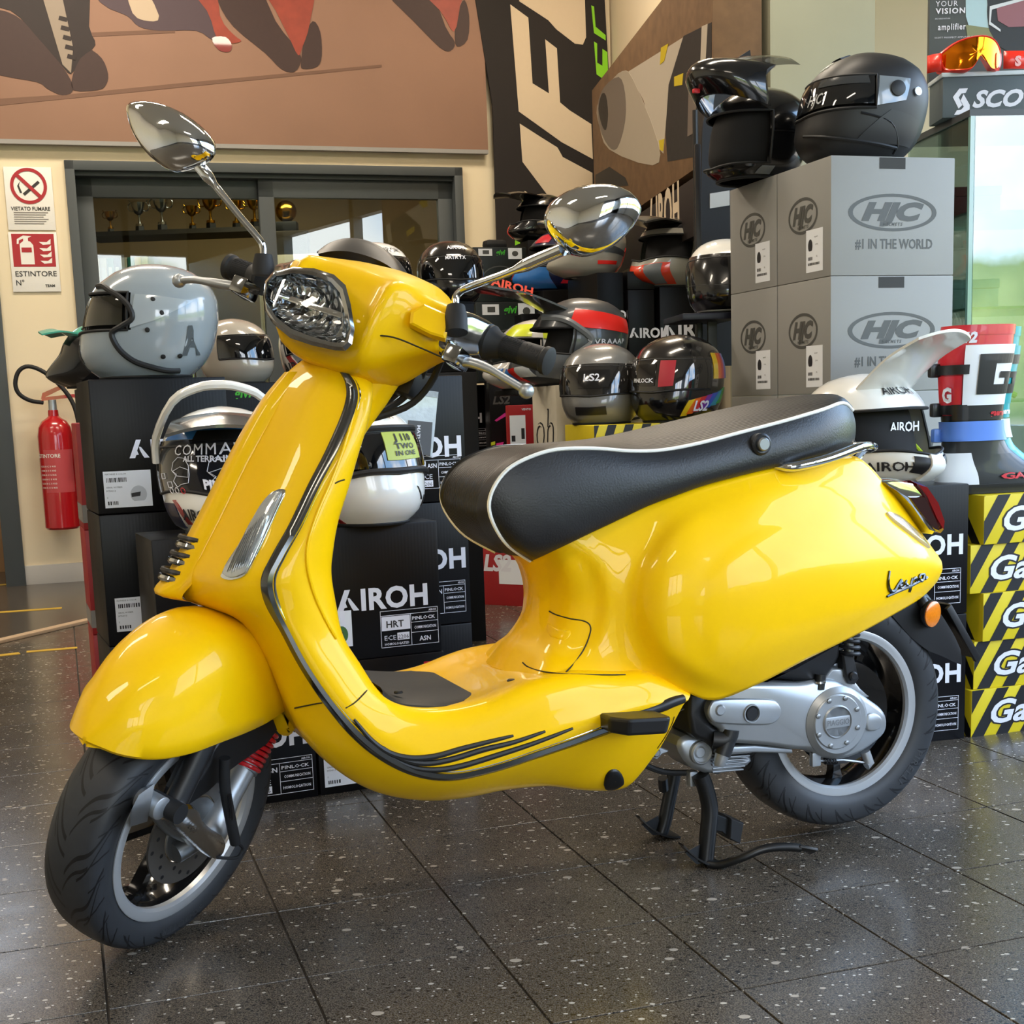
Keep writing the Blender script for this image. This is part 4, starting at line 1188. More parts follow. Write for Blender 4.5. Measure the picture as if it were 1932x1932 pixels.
def disc_at(nm, px, py, w, r, h, m, parent=eng, n=40, rnd=.003, inner=None):
    M = frame_M(S(px, py, w), (0, 1, 0), (1, 0, 0))
    prof = [(-.01, r), (h - rnd, r), (h, r - rnd), (h, 0)]
    if inner: prof = [(-.01, r), (h - rnd, r), (h, r - rnd), (h, inner + .002), (h - .004, inner), (h - .004, 0)]
    return lathe(nm, prof, m, parent, n=n, M=M)
extr('case_pod', [(1337, 1345), (1342, 1328), (1358, 1319), (1440, 1319), (1466, 1324), (1476, 1343), (1466, 1362), (1440, 1369), (1358, 1366), (1343, 1359)], .118, .131, m_alu, .004, eng, sub=3)
disc_at('filler_ring', 1418, 1346, .131, .0185, .004, m_alu, inner=.0155)
disc_at('filler_plug', 1418, 1346, .131, .0145, .003, m_black)
disc_at('case_boss', 1359, 1340, .131, .011, .003, m_alu)
cov = disc_at('clutch_cover', 1578, 1362, .125, .070, .012, m_alu, rnd=.010, n=56)
disc_at('clutch_plate', 1580, 1362, .137, .054, .003, m_alu, rnd=.002, n=56)
disc_at('clutch_ring', 1580, 1362, .140, .033, .004, m_alu, rnd=.003, inner=.029, n=40)
q = S(1580, 1362, .1395)
box('name_plate', (.056, .006, .022), (0, 0, 0), m_alu, eng, bev=.002, M=Matrix.Translation(q))
text('case_lettering', 'PIAGGIO', .0155, frame_M(q + Vector((.025, .0035, -.0055)), (-1, 0, 0), (0, 0, 1)), m_alud, eng, bold=.01, width=.050)
for k in range(8):
    a = 2 * pi * k / 8 + .35
    lathe('case_bolt', [(0, .0048), (.004, .0048), (.005, .003), (.005, 0)], m_alud, eng, n=10, M=frame_M(S(1580, 1362, .139) + Vector((.048 * cos(a), 0, .048 * sin(a))), (0, 1, 0), (1, 0, 0)))
extr('case_tail_pod', [(1636, 1350), (1650, 1346), (1662, 1352), (1666, 1364), (1660, 1376), (1646, 1380), (1636, 1376)], .12, .130, m_alu, .003, eng, sub=2)
# air box, rear shock, brackets
extr('air_box', [(1428, 1284), (1500, 1250), (1575, 1208), (1588, 1208), (1588, 1240), (1572, 1268), (1556, 1286), (1530, 1290), (1480, 1282), (1440, 1286)], .05, .115, m_plas, .012, sub=2)
tube('air_box_pipe', [S(1548, 1272, .118), S(1546, 1290, .118), S(1545, 1300, .118)], .011, m_plas, scoot, n=12)
tube('hose_ring', [S(1546, 1284, .119), S(1546, 1288, .119)], .013, m_chr, scoot, n=12)
sp0, sp1 = S(1600, 1170, .105), S(1602, 1240, .105)
hp = [sp0.lerp(sp1, k / 80) + Vector((.019 * cos(k / 80 * 2 * pi * 6), .019 * sin(k / 80 * 2 * pi * 6), 0)) for k in range(81)]
tube('rear_spring', hp, .004, m_black, scoot, n=6)
tube('rear_shock_rod', [sp0, sp1], .010, m_alud, scoot, n=10)
extr('shock_clevis', [(1590, 1236), (1612, 1236), (1622, 1280), (1614, 1292), (1602, 1290), (1596, 1278)], .095, .118, m_plas, .004)
disc_at('clevis_bolt', 1608, 1275, .118, .009, .008, m_black, scoot, n=12)
extr('shock_mount', [(1548, 1290), (1570, 1262), (1596, 1262), (1625, 1300), (1640, 1316), (1600, 1318), (1565, 1300)], .07, .11, m_alu, .004)
extr('engine_hanger', [(1302, 1312), (1336, 1302), (1350, 1318), (1336, 1340), (1345, 1368), (1362, 1378), (1372, 1402), (1350, 1412), (1330, 1398), (1306, 1385)], .02, .11, m_plas, .008, sub=2)
# cylinder with fins, head, plug cap
for k in range(6):
    y = 1420 + k * 6.5
    extr('cooling_fin', [(1345, y + 3), (1418 - k * 3, y - 2), (1418 - k * 3, y + 1), (1345, y + 6.5)], .00, .100 - .003 * k, m_alud, .0008)
extr('cylinder_head', [(1283, 1400), (1300, 1388), (1340, 1390), (1352, 1412), (1400, 1416), (1420, 1430), (1414, 1446), (1360, 1462), (1310, 1452), (1284, 1420)], .0, .085, m_alu, .010, sub=2)
disc_at('valve_cap', 1320, 1419, .085, .023, .012, m_alu, scoot, inner=.017)
disc_at('valve_cap_boss', 1320, 1419, .092, .012, .004, m_alu, scoot)
extr('engine_side_rail', [(1352, 1410), (1425, 1406), (1495, 1412), (1495, 1422), (1425, 1420), (1352, 1424)], .06, .105, m_alu, .003)
tube('plug_cap', [S(1345, 1395, .108), S(1362, 1396, .115), S(1374, 1392, .118), S(1378, 1376, .118)], .017, m_plas, scoot, n=14, sub=3)
tube('plug_boot', [S(1378, 1378, .118), S(1370, 1402, .118), S(1362, 1424, .118)], .0165, m_plas, scoot, n=14)
tube('plug_tip', [S(1364, 1420, .118), S(1358, 1438, .118), S(1356, 1446, .118)], lambda t: .0145 - .006 * t, m_alu, scoot, n=12)
extr('footboard_bracket', [(1222, 1413), (1240, 1408), (1262, 1416), (1250, 1424), (1240, 1434), (1226, 1430)], .06, .075, m_alu, .003)
disc_at('bracket_bolt', 1237, 1420, .075, .009, .006, m_alud, scoot, n=10)
# brake arm and cable under the case
tube('rear_brake_arm', [S(1632, 1418, .115), S(1640, 1440, .118), S(1634, 1444, .118)], .010, m_alu, scoot, n=10)
tube('brake_rod', [S(1545, 1436, .112), S(1590, 1434, .112), S(1640, 1440, .118)], .0028, m_alud, scoot, n=6)
hp = [S(1555 + 22 * k / 60, 1436, .112) + Vector((0, .006 * cos(k / 60 * 2 * pi * 8), .006 * sin(k / 60 * 2 * pi * 8))) for k in range(61)]
tube('return_spring', hp, .0013, m_black, scoot, n=5)
box('cable_stop', (.02, .012, .028), (0, 0, 0), m_alu, scoot, bev=.003, M=Matrix.Translation(S(1538, 1432, .112)))
# far-side silencer, seen only through the wheel
tube('silencer', [Vector((.12, -.11, .22)), Vector((.02, -.125, .25)), Vector((-.20, -.13, .33))], lambda t: .035 + .015 * sm(.2, .5, t), m_plas, scoot, n=20, sub=4)
# ---- centre stand
nl, fl = .072, -.122
def SG(x, y, w): return S(x, y, w)
ctrst = tube('centre_stand', [Vector((.32, fl * .8, .21)), Vector((.315, fl * .4, .20)), Vector((.31, .02, .195)), Vector((.305, nl, .195))], .014, m_stand, scoot, n=12)
near = [S(1322, 1462, nl), S(1332, 1490, nl), S(1339, 1525, nl), S(1336, 1570, nl), S(1330, 1620, nl)]
near[-1].z = .012
tube('stand_leg', near, .0165, m_stand, ctrst, n=14, sub=5)
far = [S(1273, 1456, fl), S(1264, 1500, fl), S(1255, 1545, fl), S(1247, 1578, fl)]
far[-1].z = .010
tube('stand_leg', far, .0145, m_stand, ctrst, n=14, sub=4)
def foot(base, s, sc_):
    pf = [(-.005, .0), (.052, .042), (.056, .03), (.046, .014), (.0, -.006), (-.03, -.004)]
    v = []
    for w in (-.014, .014):
        for a, b_ in pf: v.append(Vector((base.x + a * sc_ + .006, base.y + w + .0, max(.0012, .006 + b_ * sc_))))
    n = len(pf)
    return v, [tuple(range(n)), tuple(range(2 * n - 1, n - 1, -1))] + [(i, (i + 1) % n, n + (i + 1) % n, n + i) for i in range(n)]
for b0 in (near[-1], far[-1]):
    # curved skid plate at the foot
    rows = []
    for a in range(7):
        t = a / 6
        u = b0.x + .052 - .085 * t; z = .0025 + .050 * (1 - t) ** 2.2
        wd_ = .024 * (1 - .55 * (1 - t) ** 2)
        rows.append([Vector((u, b0.y - wd_, z)), Vector((u, b0.y + wd_, z)), Vector((u, b0.y + wd_, z + .004)), Vector((u, b0.y - wd_, z + .004))])
    grid_mesh('stand_foot', rows, m_stand, ctrst, close_j=True, caps=True, angle=30)
    v = [Vector((b0.x + .044, b0.y, .036)), Vector((b0.x + .006, b0.y, .050)), Vector((b0.x, b0.y, .008)), Vector((b0.x + .02, b0.y, .010))]
    mesh('foot_gusset', [p + Vector((0, -.002, 0)) for p in v] + [p + Vector((0, .002, 0)) for p in v], [(0, 1, 2, 3), (7, 6, 5, 4), (0, 1, 5, 4), (1, 2, 6, 5), (2, 3, 7, 6), (3, 0, 4, 7)], m_stand, ctrst, smooth=False)
# operating lever lying on the near side
lv = [S(1335, 1632, nl + .012), S(1360, 1632, .10), S(1400, 1618, .125), S(1440, 1602, .14), S(1480, 1598, .15), S(1510, 1600, .158)]
lv = [Vector((p.x, p.y, max(p.z, .011))) for p in lv]
tube('stand_lever', lv, .0085, m_stand, ctrst, n=12, sub=5)
box('lever_tab', (.036, .026, .006), (0, 0, 0), m_stand, ctrst, bev=.002, M=frame_M(S(1522, 1602, .160), (-.9, .3, -.25), (.2, .8, .5)))
br = [(1345, 1533), (1400, 1550), (1405, 1560), (1396, 1592), (1385, 1590), (1360, 1572), (1345, 1565)]
extr('stand_stop_plate', [(1345, 1532), (1380, 1545), (1378, 1583), (1362, 1572), (1344, 1568)], .01, .05, m_stand, .004, ctrst)
extr('stand_stop_rubber', [(1379, 1544), (1405, 1553), (1398, 1593), (1376, 1584)], .0, .06, m_rub, .004, ctrst)
tube('stand_spring', [S(1250, 1468, -.07), S(1252, 1490, -.08)], .010, m_stand, ctrst, n=8)
tube('oil_hose', [S(1210, 1440, .03), S(1250, 1456, .03), S(1300, 1458, .04)], .006, m_rub, scoot, n=8, sub=3)
box('drain_bolt', (.018, .018, .03), (0, 0, 0), m_alu, scoot, bev=.003, M=Matrix.Translation(S(1306, 1468, .05)))
# ---- rear mudguard, plate holder, reflector
mg = [(1680, 1160), (1740, 1122), (1765, 1140), (1800, 1200), (1838, 1245), (1812, 1252), (1768, 1228), (1738, 1222), (1720, 1195)]
rows = []
for x0, y0, x1, y1, w in ((1680, 1158, 1716, 1200, .060), (1715, 1135, 1735, 1212, .062), (1745, 1125, 1752, 1222, .063), (1768, 1148, 1775, 1232, .064), (1798, 1195, 1800, 1246, .066), (1812, 1225, 1815, 1253, .066)):
    a, b_ = S(x0, y0, w), S(x1, y1, w)
    rows.append([b_, Vector((b_.x, w, b_.z)), a, Vector((a.x - .008, w * .5, a.z + .006)), Vector((a.x - .010, 0, a.z + .008)), Vector((a.x - .008, -w * .5, a.z + .006)), Vector((a.x, -w, a.z)), Vector((b_.x, -w, b_.z))])
grid_mesh('rear_mudguard', grid_resample([[tuple(q) for q in r] for r in rows], 4, 2), m_plas, scoot, angle=50)
pl0, pl1 = S(1760, 1130, .0), S(1822, 1240, .0)
pd = (pl1 - pl0)
box('plate_holder', (pd.length * .92, .10, .006), (0, 0, 0), m_plas, scoot, bev=.002, M=frame_M((pl0 + pl1) / 2, pd, (0, 1, 0)))
for s_ in (-1, 1):
    box('plate_holder_rib', (pd.length * .9, .010, .016), (0, s_ * .048, .006), m_plas, scoot, bev=.003, M=frame_M((pl0 + pl1) / 2, pd, (0, 1, 0)))
tube('reflector_stem', [S(1730, 1118, .05), S(1742, 1138, .068), S(1752, 1152, .074)], .011, m_plas, scoot, n=10, sub=3)
Mr = frame_M(S(1756, 1158, .078), (-.30, .95, -.05), (1, .3, 0))
rf = lathe('reflector_cup', [(-.014, 0), (-.012, .020), (-.002, .0285), (.004, .0285), (.004, .025), (.002, .0)], m_plas, scoot, n=32, M=Mr)
lathe('amber_disc', [(.002, .0262), (.006, .0262), (.0085, .022), (.0090, 0)], m_amb, rf, n=32, M=Mr)
# yellow lower apron behind the front fender
extr('lower_apron', [(505, 1300), (560, 1330), (566, 1362), (556, 1388), (540, 1393), (524, 1380), (512, 1345)], -.12, -.02, m_yel, .02, sub=2)
# control cables under the handlebar cover
for l0, f0_ in ((.05, -.05), (.085, -.03), (.02, -.07)):
    tube('control_cable', [ST(f0_, l0 + .05, .90), ST(f0_ - .03, l0 + .03, .85), ST(f0_ - .035, l0, .80), ST(f0_, l0 * .3, .74)], .006, m_rub, scoot, n=8, sub=4)
box('ignition_block', (.05, .06, .05), (0, 0, 0), m_plas, scoot, bev=.008, M=frame_M(ST(-.075, .06, .845), SF2, SL2))
# tyre lettering
def arc_text(s, R, a_mid, w, size, M, m, name):
    V, Fc = [], []
    v, f = text_vf(s, size, .0, 0, 2, 'CENTER', 1.15)
    out = []
    for q in v:
        a = a_mid - q.x / R
        r = R + q.y
        out.append(M @ Vector((w, r * cos(a), r * sin(a))))
    return mesh(name, out, f, m, scoot, smooth=False)
m_tl = mat('raised tyre lettering', '#3a3b3d', 0.5)
arc_text('PIRELLI', .195, rad(140), .0605, .022, MRW, m_tl, 'rear_tyre_lettering')
arc_text('SCOOTER', .190, rad(118), .0562, .020, MFW, m_tl, 'front_tyre_lettering')
# ================================================================== cartons and helmets
m_card = mat('black printed carton', '#0a090b', 0.36, spec=0.22, noise=0.12, nscale=12)
nt, b = nodes_of(m_card)
tc = nt.nodes.new('ShaderNodeTexCoord'); wv = nt.nodes.new('ShaderNodeTexWave'); wv.inputs['Scale'].default_value = 38; wv.inputs['Distortion'].default_value = .6
nt.links.new(tc.outputs['Object'], wv.inputs['Vector']); bp = nt.nodes.new('ShaderNodeBump'); bp.inputs['Strength'].default_value = .05; bp.inputs['Distance'].default_value = .001
nt.links.new(wv.outputs['Fac'], bp.inputs['Height']); nt.links.new(bp.outputs[0], b.inputs['Normal'])
m_ink = mat('pale print', '#dcdde6', 0.5)
m_inkd = mat('dark print', '#26262a', 0.5)
m_paper = mat('white label paper', '#e4e8ee', 0.55)
m_redp = mat('red print', '#c8202a', 0.45)
m_redc = mat('red carton', '#9c1b20', 0.4, noise=0.08, nscale=6)
m_cream = mat('cream carton', '#cfc7b4', 0.6, noise=0.05)
m_greyc = mat('grey carton', '#8f8f8c', 0.55, noise=0.05, nscale=5)
m_greyp = mat('grey print', '#4a4b49', 0.5)
m_tape = mat('worn carton edge', '#5d5b57', 0.6)
def A_logo(h):
    """slanted two-stroke letter A, height h"""
    w = h * 1.08
    l = [(0, 0), (.40 * w, h), (.66 * w, h), (.44 * w, .50 * h), (.50 * w, .30 * h), (.34 * w, 0.02 * h), (.29 * w, .02 * h), (.39 * w, .26 * h), (.19 * w, 0)]
    l = [(0, 0), (.38 * w, h), (.63 * w, h), (.40 * w, .40 * h), (.47 * w, .18 * h), (.34 * w, .16 * h), (.28 * w, 0)]
    r = [(.50 * w, .62 * h), (.60 * w, .60 * h), (1.0 * w, 0), (.74 * w, 0), (.66 * w, .14 * h), (.54 * w, .42 * h)]
    V, Fc = [], []
    for p in (l, r):
        o = len(V); V += [Vector((x, y, 0)) for x, y in p]; Fc.append(tuple(range(o, o + len(p))))
    return (V, Fc), w
def airoh_vf(h):
    (v, f), w = A_logo(h)
    t = text_vf('IROH', h * 1.38, .035, 0, 3, 'LEFT', 1.05)
    t = ([q + Vector((w * 1.10, 0, 0)) for q in t[0]], t[1])
    return join_vf([(v, f), t])
def airoh_w(h):
    v, f = airoh_vf(h)
    return max(q.x for q in v)
class Carton:
    """origin at the front bottom left corner; x along the front, y to the back, z up"""
    def __init__(self, label, pos, yaw, w, d, h, m=None, name='helmet_carton', group=None, bev=.004, lid=True, rx=0.0):
        self.w, self.d, self.h = w, d, h
        self.root = empty(name, pos, yaw)
        self.root.rotation_euler = (rx, 0, yaw)
        tag(self.root, label, 'box', group)
        box('carton_body', (w, d, h), (w / 2, d / 2, h / 2), m or m_card, self.root, bev=bev)
    def F(self, x, y, z=.0008):
        return Matrix(((1, 0, 0, x), (0, 0, -1, -z), (0, 1, 0, y), (0, 0, 0, 1)))
    def Lf(self, x, y, z=.0008):         # left side, x from the back edge to the front edge
        return Matrix(((0, 0, -1, -z), (-1, 0, 0, self.d - x), (0, 1, 0, y), (0, 0, 0, 1)))
    def Rt(self, x, y, z=.0008):         # right side, x from the front edge to the back edge
        return Matrix(((0, 0, 1, self.w + z), (1, 0, 0, x), (0, 1, 0, y), (0, 0, 0, 1)))
    def Tp(self, x, y, z=.0008):
        return Matrix(((1, 0, 0, x), (0, 1, 0, y), (0, 0, 1, self.h + z), (0, 0, 0, 1)))
    def put(self, nm, vf, M, m=None, parent=None):
        return mesh(nm, [M @ q for q in vf[0]], vf[1], m or m_ink, parent or self.root, smooth=False)
    def txt(self, nm, s, size, M, m=None, bold=.0, shear=0., align='LEFT', width=None, spacing=1.0, parent=None):
        return text(nm, s, size, M, m or m_ink, parent or self.root, bold, shear, 2, align, spacing, width)
    def airoh(self, x, y, h, M=None):
        return self.put('logo_lettering', airoh_vf(h), (M or self.F)(x, y))
    def rect(self, nm, x0, y0, x1, y1, m, side=None, z=.0006, parent=None):
        return self.put(nm, rect_vf(x0, y0, x1, y1), (side or self.F)(0, 0, z), m, parent)
    def spec(self, x, y, w, h, style=0, side=None):
        """outlined block of certification marks"""
        s = side or self.F
        L_ = []
        def ln(a, b_, c, d_): L_.append(rect_vf(a, b_, c, d_))
        t = .0012
        for q in ((0, 0, w, t), (0, h - t, w, h), (0, 0, t, h), (w - t, 0, w, h), (.52 * w, 0, .52 * w + t, .86 * h), (.52 * w, .34 * h, w, .34 * h + t), (.52 * w, .62 * h, w, .62 * h + t), (0, .86 * h, w, .86 * h + t)): ln(*q)
        Wt = []
        def tx_(s_, xx, yy, sz, wd, bold=.02): Wt.append(([q + Vector((xx, yy, 0)) for q in text_vf(s_, sz, bold, 0, 1, 'LEFT', 1, wd)[0]], text_vf(s_, sz, bold, 0, 1, 'LEFT', 1, wd)[1]))
        tx_('COMMUNICATION', .58 * w, .44 * h, .11 * h, .38 * w); tx_('AIROH', .84 * w, .90 * h, .08 * h, .13 * w)
        Dk = []
        if style == 0:
            L_.append(rect_vf(.02 * w, .46 * h, .51 * w, .84 * h))
            v, f = text_vf('HRT', .26 * h, .02, 0, 1, 'LEFT', 1, .30 * w); Dk.append(([q + Vector((.10 * w, .54 * h, 0)) for q in v], f))
            tx_('ECE', .06 * w, .20 * h, .18 * h, .20 * w, .0); tx_('HOMOLOGATED', .06 * w, .06 * h, .09 * h, .42 * w)
            L_.append(rect_vf(.28 * w, .18 * h, .49 * w, .38 * h)); v, f = text_vf('2206', .17 * h, .0, 0, 1, 'LEFT', 1, .18 * w); Dk.append(([q + Vector((.295 * w, .21 * h, 0)) for q in v], f))
            tx_('PINLOCK', .55 * w, .69 * h, .13 * h, .40 * w); tx_('ASN', .66 * w, .10 * h, .18 * h, .20 * w)
        else:
            L_.append(rect_vf(.02 * w, .56 * h, .26 * w, .84 * h))
            v, f = text_vf('HRT', .17 * h, .02, 0, 1, 'LEFT', 1, .18 * w); Dk.append(([q + Vector((.05 * w, .63 * h, 0)) for q in v], f))
            tx_('ASN', .29 * w, .63 * h, .19 * h, .20 * w); tx_('ECE', .15 * w, .30 * h, .20 * h, .24 * w, 0)
            L_.append(rect_vf(.14 * w, .06 * h, .40 * w, .26 * h)); v, f = text_vf('2206', .17 * h, .0, 0, 1, 'LEFT', 1, .22 * w); Dk.append(([q + Vector((.16 * w, .09 * h, 0)) for q in v], f))
            tx_('PINLOCK', .55 * w, .69 * h, .13 * h, .40 * w); tx_('HOMOLOGATION', .56 * w, .13 * h, .11 * h, .40 * w)
        o = self.put('certification_print', join_vf(L_ + Wt), s(x, y, .0007))
        self.put('certification_text', join_vf(Dk), s(x, y, .0011), m_inkd, o)
    def sticker(self, x, y, w, h, side=None, helmet='#b8bcc2', tall=False, title='MATHISSE X COLOR'):
        s = side or self.F
        st = self.put('paper_label', rect_vf(0, 0, w, h), s(x, y, .0009), m_paper)
        P = []
        rs = random.Random(int(x * 1e4 + y * 1e3 + w * 1e5))
        def bars(x0, y0, x1, y1):
            q = x0
            while q < x1:
                t = rs.choice((.002, .0012, .003)) * w / .1
                P.append(rect_vf(q, y0, min(x1, q + t), y1)); q += t + rs.choice((.0012, .002)) * w / .1
        def tl(x0, y0, sz, s_):
            v, f = text_vf(s_, sz, 0, 0, 1); P.append(([q + Vector((x0, y0, 0)) for q in v], f))
        if tall:
            bars(.12 * w, .28 * h, .38 * w, .36 * h); bars(.12 * w, .16 * h, .80 * w, .22 * h); tl(.5 * w, .80 * h, .045 * h, 'HELMET'); tl(.55 * w, .62 * h, .05 * h, 'C70N'); tl(.6 * w, .34 * h, .06 * h, 'XL')
            hc = (.26 * w, .62 * h, .13 * w, .16 * h)
        else:
            tl(.04 * w, .90 * h, .062 * h, title); bars(.06 * w, .70 * h, .48 * w, .82 * h); tl(.05 * w, .54 * h, .06 * h, 'SERIAL NUMBER'); tl(.05 * w, .44 * h, .07 * h, 'MTH013'); tl(.05 * w, .26 * h, .07 * h, 'S'); bars(.06 * w, .08 * h, .28 * w, .18 * h)
            hc = (.72 * w, .34 * h, .17 * w, .24 * h)
        self.put('label_print', join_vf(P), s(x, y, .0013), m_inkd, st)
        cx, cy, rx, ry = hc
        hp = [(cx + rx * cos(a) * (1 if cos(a) > 0 else 1.05), cy + ry * (sin(a) if sin(a) > -.75 else -.75)) for a in [2 * pi * k / 20 for k in range(20)]]
        self.put('label_picture', ([Vector((p[0], p[1], 0)) for p in hp], [tuple(range(20))]), s(x, y, .0013), mat('label helmet ' + helmet, helmet, .5), st)
        self.put('picture_visor', ([Vector((cx - rx * .95, cy + ry * .15, 0)), Vector((cx + rx * .25, cy + ry * .30, 0)), Vector((cx + rx * .15, cy - ry * .2, 0)), Vector((cx - rx * .92, cy - ry * .3, 0))], [(0, 1, 2, 3)]), s(x, y, .0017), m_inkd, st)

# ---------------------------------------------------- helmets
HP = {
 'road': [(0, .118, -.075, .086), (.022, .148, -.104, .108), (.055, .165, -.128, .121), (.095, .160, -.142, .127), (.135, .152, -.150, .129), (.175, .138, -.148, .123), (.210, .112, -.131, .107), (.238, .072, -.094, .077), (.253, .030, -.046, .036), (.256, 0, -.010, .003)],
 'mx': [(0, .125, -.070, .078), (.020, .178, -.100, .104), (.050, .212, -.124, .118), (.090, .188, -.138, .125), (.130, .152, -.146, .128), (.170, .134, -.146, .122), (.205, .108, -.130, .107), (.233, .070, -.094, .077), (.248, .030, -.046, .036), (.251, 0, -.010, .003)]}
def hprof(kind, z):
    P = HP[kind]
    for i in range(len(P) - 1):
        if P[i][0] <= z <= P[i + 1][0] + 1e-9:
            t = (z - P[i][0]) / (P[i + 1][0] - P[i][0])
            return cr(P[max(0, i - 1)], P[i], P[i + 1], P[min(len(P) - 1, i + 2)], t)
    return list(P[-1])
class Helmet:
    """x to the front, y left, z up; origin under the rim"""
    def __init__(self, label, pos, yaw, shell, kind='road', sc=1.0, lining=None, group=None, tilt=0.0, roll=0.0, name='motorcycle_helmet', eye=(.088, .182), ew=rad(78), chin=True, open_face=True):
        self.k, self.ew, self.ez = kind, ew, eye
        self.root = empty(name, pos, yaw)
        self.root.rotation_euler = (roll, tilt, yaw); self.root.scale = (sc, sc, sc)
        tag(self.root, label, 'helmet', group)
        na, nv = 48, 8
        A = [-pi + 2 * pi * i / na for i in range(na)]
        # conform the columns to the opening's corners
        T3 = [i / nv for i in range(nv + 1)]
        V, Fc = [], []
        rows = []
        for b_ in range(3):
            for i in range(nv + (1 if b_ == 2 else 0)):
                rows.append(b_ + i / nv)
        nr = len(rows)
        for t in rows:
            for a in A: V.append(self.P(a, t))
        for r in range(nr - 1):
            band = int(rows[r] + 1e-6)
            for i in range(na):
                a_mid = A[i] + pi / na
                if open_face and band == 1 and abs(a_mid) < ew: continue
                j = (i + 1) % na
                Fc.append((r * na + i, r * na + j, (r + 1) * na + j, (r + 1) * na + i))
        Fc.append(tuple((nr - 1) * na + i for i in range(na)))
        self.shell = mesh('shell', V, Fc, shell, self.root, angle=60)
        # padded lining inside
        V, Fc = [], []
        for t in rows:
            for a in A:
                p = self.P(a, t); V.append(Vector((p.x * (.62 if kind == 'mx' and p.x > 0 else .88), p.y * .84, .004 + p.z * .93)))
        for r in range(nr - 1):
            for i in range(na):
                j = (i + 1) % na
                Fc.append((r * na + i, r * na + j, (r + 1) * na + j, (r + 1) * na + i))
        mesh('lining', V, Fc, lining or mat('black lining', '#0d0d0f', 0.85), self.root)
        ring = [self.P(a, 0.02) * 1.0 for a in A] + [self.P(A[0], 0.02)]
        self.put_tube('rim_trim', [self.P(a, .03, .001) for a in A] + [self.P(A[0], .03, .001)], .0045, m_rub)
        if open_face:
            lp = [self.P(a, 1.0, .001) for a in [-ew + 2 * ew * i / 24 for i in range(25)]] + [self.P(ew, 1 + i / 6, .001) for i in range(1, 6)] + [self.P(a, 2.0, .001) for a in [ew - 2 * ew * i / 24 for i in range(25)]] + [self.P(-ew, 2 - i / 6, .001) for i in range(1, 7)]
            self.put_tube('opening_trim', lp, .0035, m_rub)
    def zz(self, a, t):
        lo, hi = self.ez; top = HP[self.k][-1][0]
        s = abs(a) / pi
        zl = lo + .018 * s ** 2 + (.012 if self.k == 'mx' else .004) * sin(min(1, abs(a) / 1.4) * pi)
        zh = hi - .012 * s
        if t <= 1: return zl * t
        if t <= 2: return zl + (zh - zl) * (t - 1)
        u = min(1.0, t - 2)
        return zh + (top - zh) * (1 - (1 - u) ** 1.8)
    def P(self, a, t, off=0.0):
        z = self.zz(a, t)
        _, xf, xb, w = hprof(self.k, z)
        c, s = cos(a), sin(a)
        e = .86
        x = (xf if c > 0 else -xb) * (abs(c) ** e) * (1 if c > 0 else -1)
        y = w * (abs(s) ** e) * (1 if s > 0 else -1)
        if self.k == 'mx' and c > 0 and z < .12:
            y *= 1 - .28 * c * c * sm(.14, .04, z)
        p = Vector((x, y, z))
        if off:
            n = Vector((x / max(.02, xf if c > 0 else -xb) ** 2, y / max(.02, w) ** 2, (z - .11) / .15 ** 2 * .8))
            if n.length > 1e-6: p = p + n.normalized() * off
        return p
    def put_tube(self, nm, pts, r, m, n=6, sub=0):
        return tube(nm, pts, r, m, self.root, n=n, sub=sub)
    def patch(self, nm, quad, m, off=.0014, n=8, nv=5, bulge=None, parent=None):
        """four (azimuth degrees, band) corners laid on the shell"""
        q = quad
        G = []
        for i in range(n + 1):
            u = i / n; r = []
            for j in range(nv + 1):
                v = j / nv
                a = (q[0][0] * (1 - u) + q[1][0] * u) * (1 - v) + (q[3][0] * (1 - u) + q[2][0] * u) * v
                t = (q[0][1] * (1 - u) + q[1][1] * u) * (1 - v) + (q[3][1] * (1 - u) + q[2][1] * u) * v
                o = off + (bulge * sin(pi * u) * sin(pi * v) if bulge else 0)
                r.append(self.P(rad(a), t, o))
            G.append(r)
        edge = [[p for p in G[0]]]
        # give the piece an edge so that it has thickness
        V = [p for r in G for p in r]; w = nv + 1
        Fc = [(k * w + j, k * w + j + 1, (k + 1) * w + j + 1, (k + 1) * w + j) for k in range(n) for j in range(nv)]
        o = len(V)
        loop = [(0, j) for j in range(nv)] + [(i, nv) for i in range(n)] + [(n, nv - j) for j in range(nv)] + [(n - i, 0) for i in range(n)]
        for (i, j) in loop:
            u, v = i / n, j / nv
            a = (q[0][0] * (1 - u) + q[1][0] * u) * (1 - v) + (q[3][0] * (1 - u) + q[2][0] * u) * v
            t = (q[0][1] * (1 - u) + q[1][1] * u) * (1 - v) + (q[3][1] * (1 - u) + q[2][1] * u) * v
            V.append(self.P(rad(a), t, -.001))
        L_ = len(loop)
        for k in range(L_):
            a_, b_ = loop[k], loop[(k + 1) % L_]
            Fc.append((a_[0] * w + a_[1], b_[0] * w + b_[1], o + (k + 1) % L_, o + k))
        return mesh(nm, V, Fc, m, parent or self.root, angle=50)
    def visor(self, m, a=82, t0=.93, t1=2.1, off=.004):
        return self.patch('visor', [(-a, t0 + .12), (a, t0 + .12), (a, t1 - .05), (-a, t1 - .05)], m, off, n=20, nv=8)
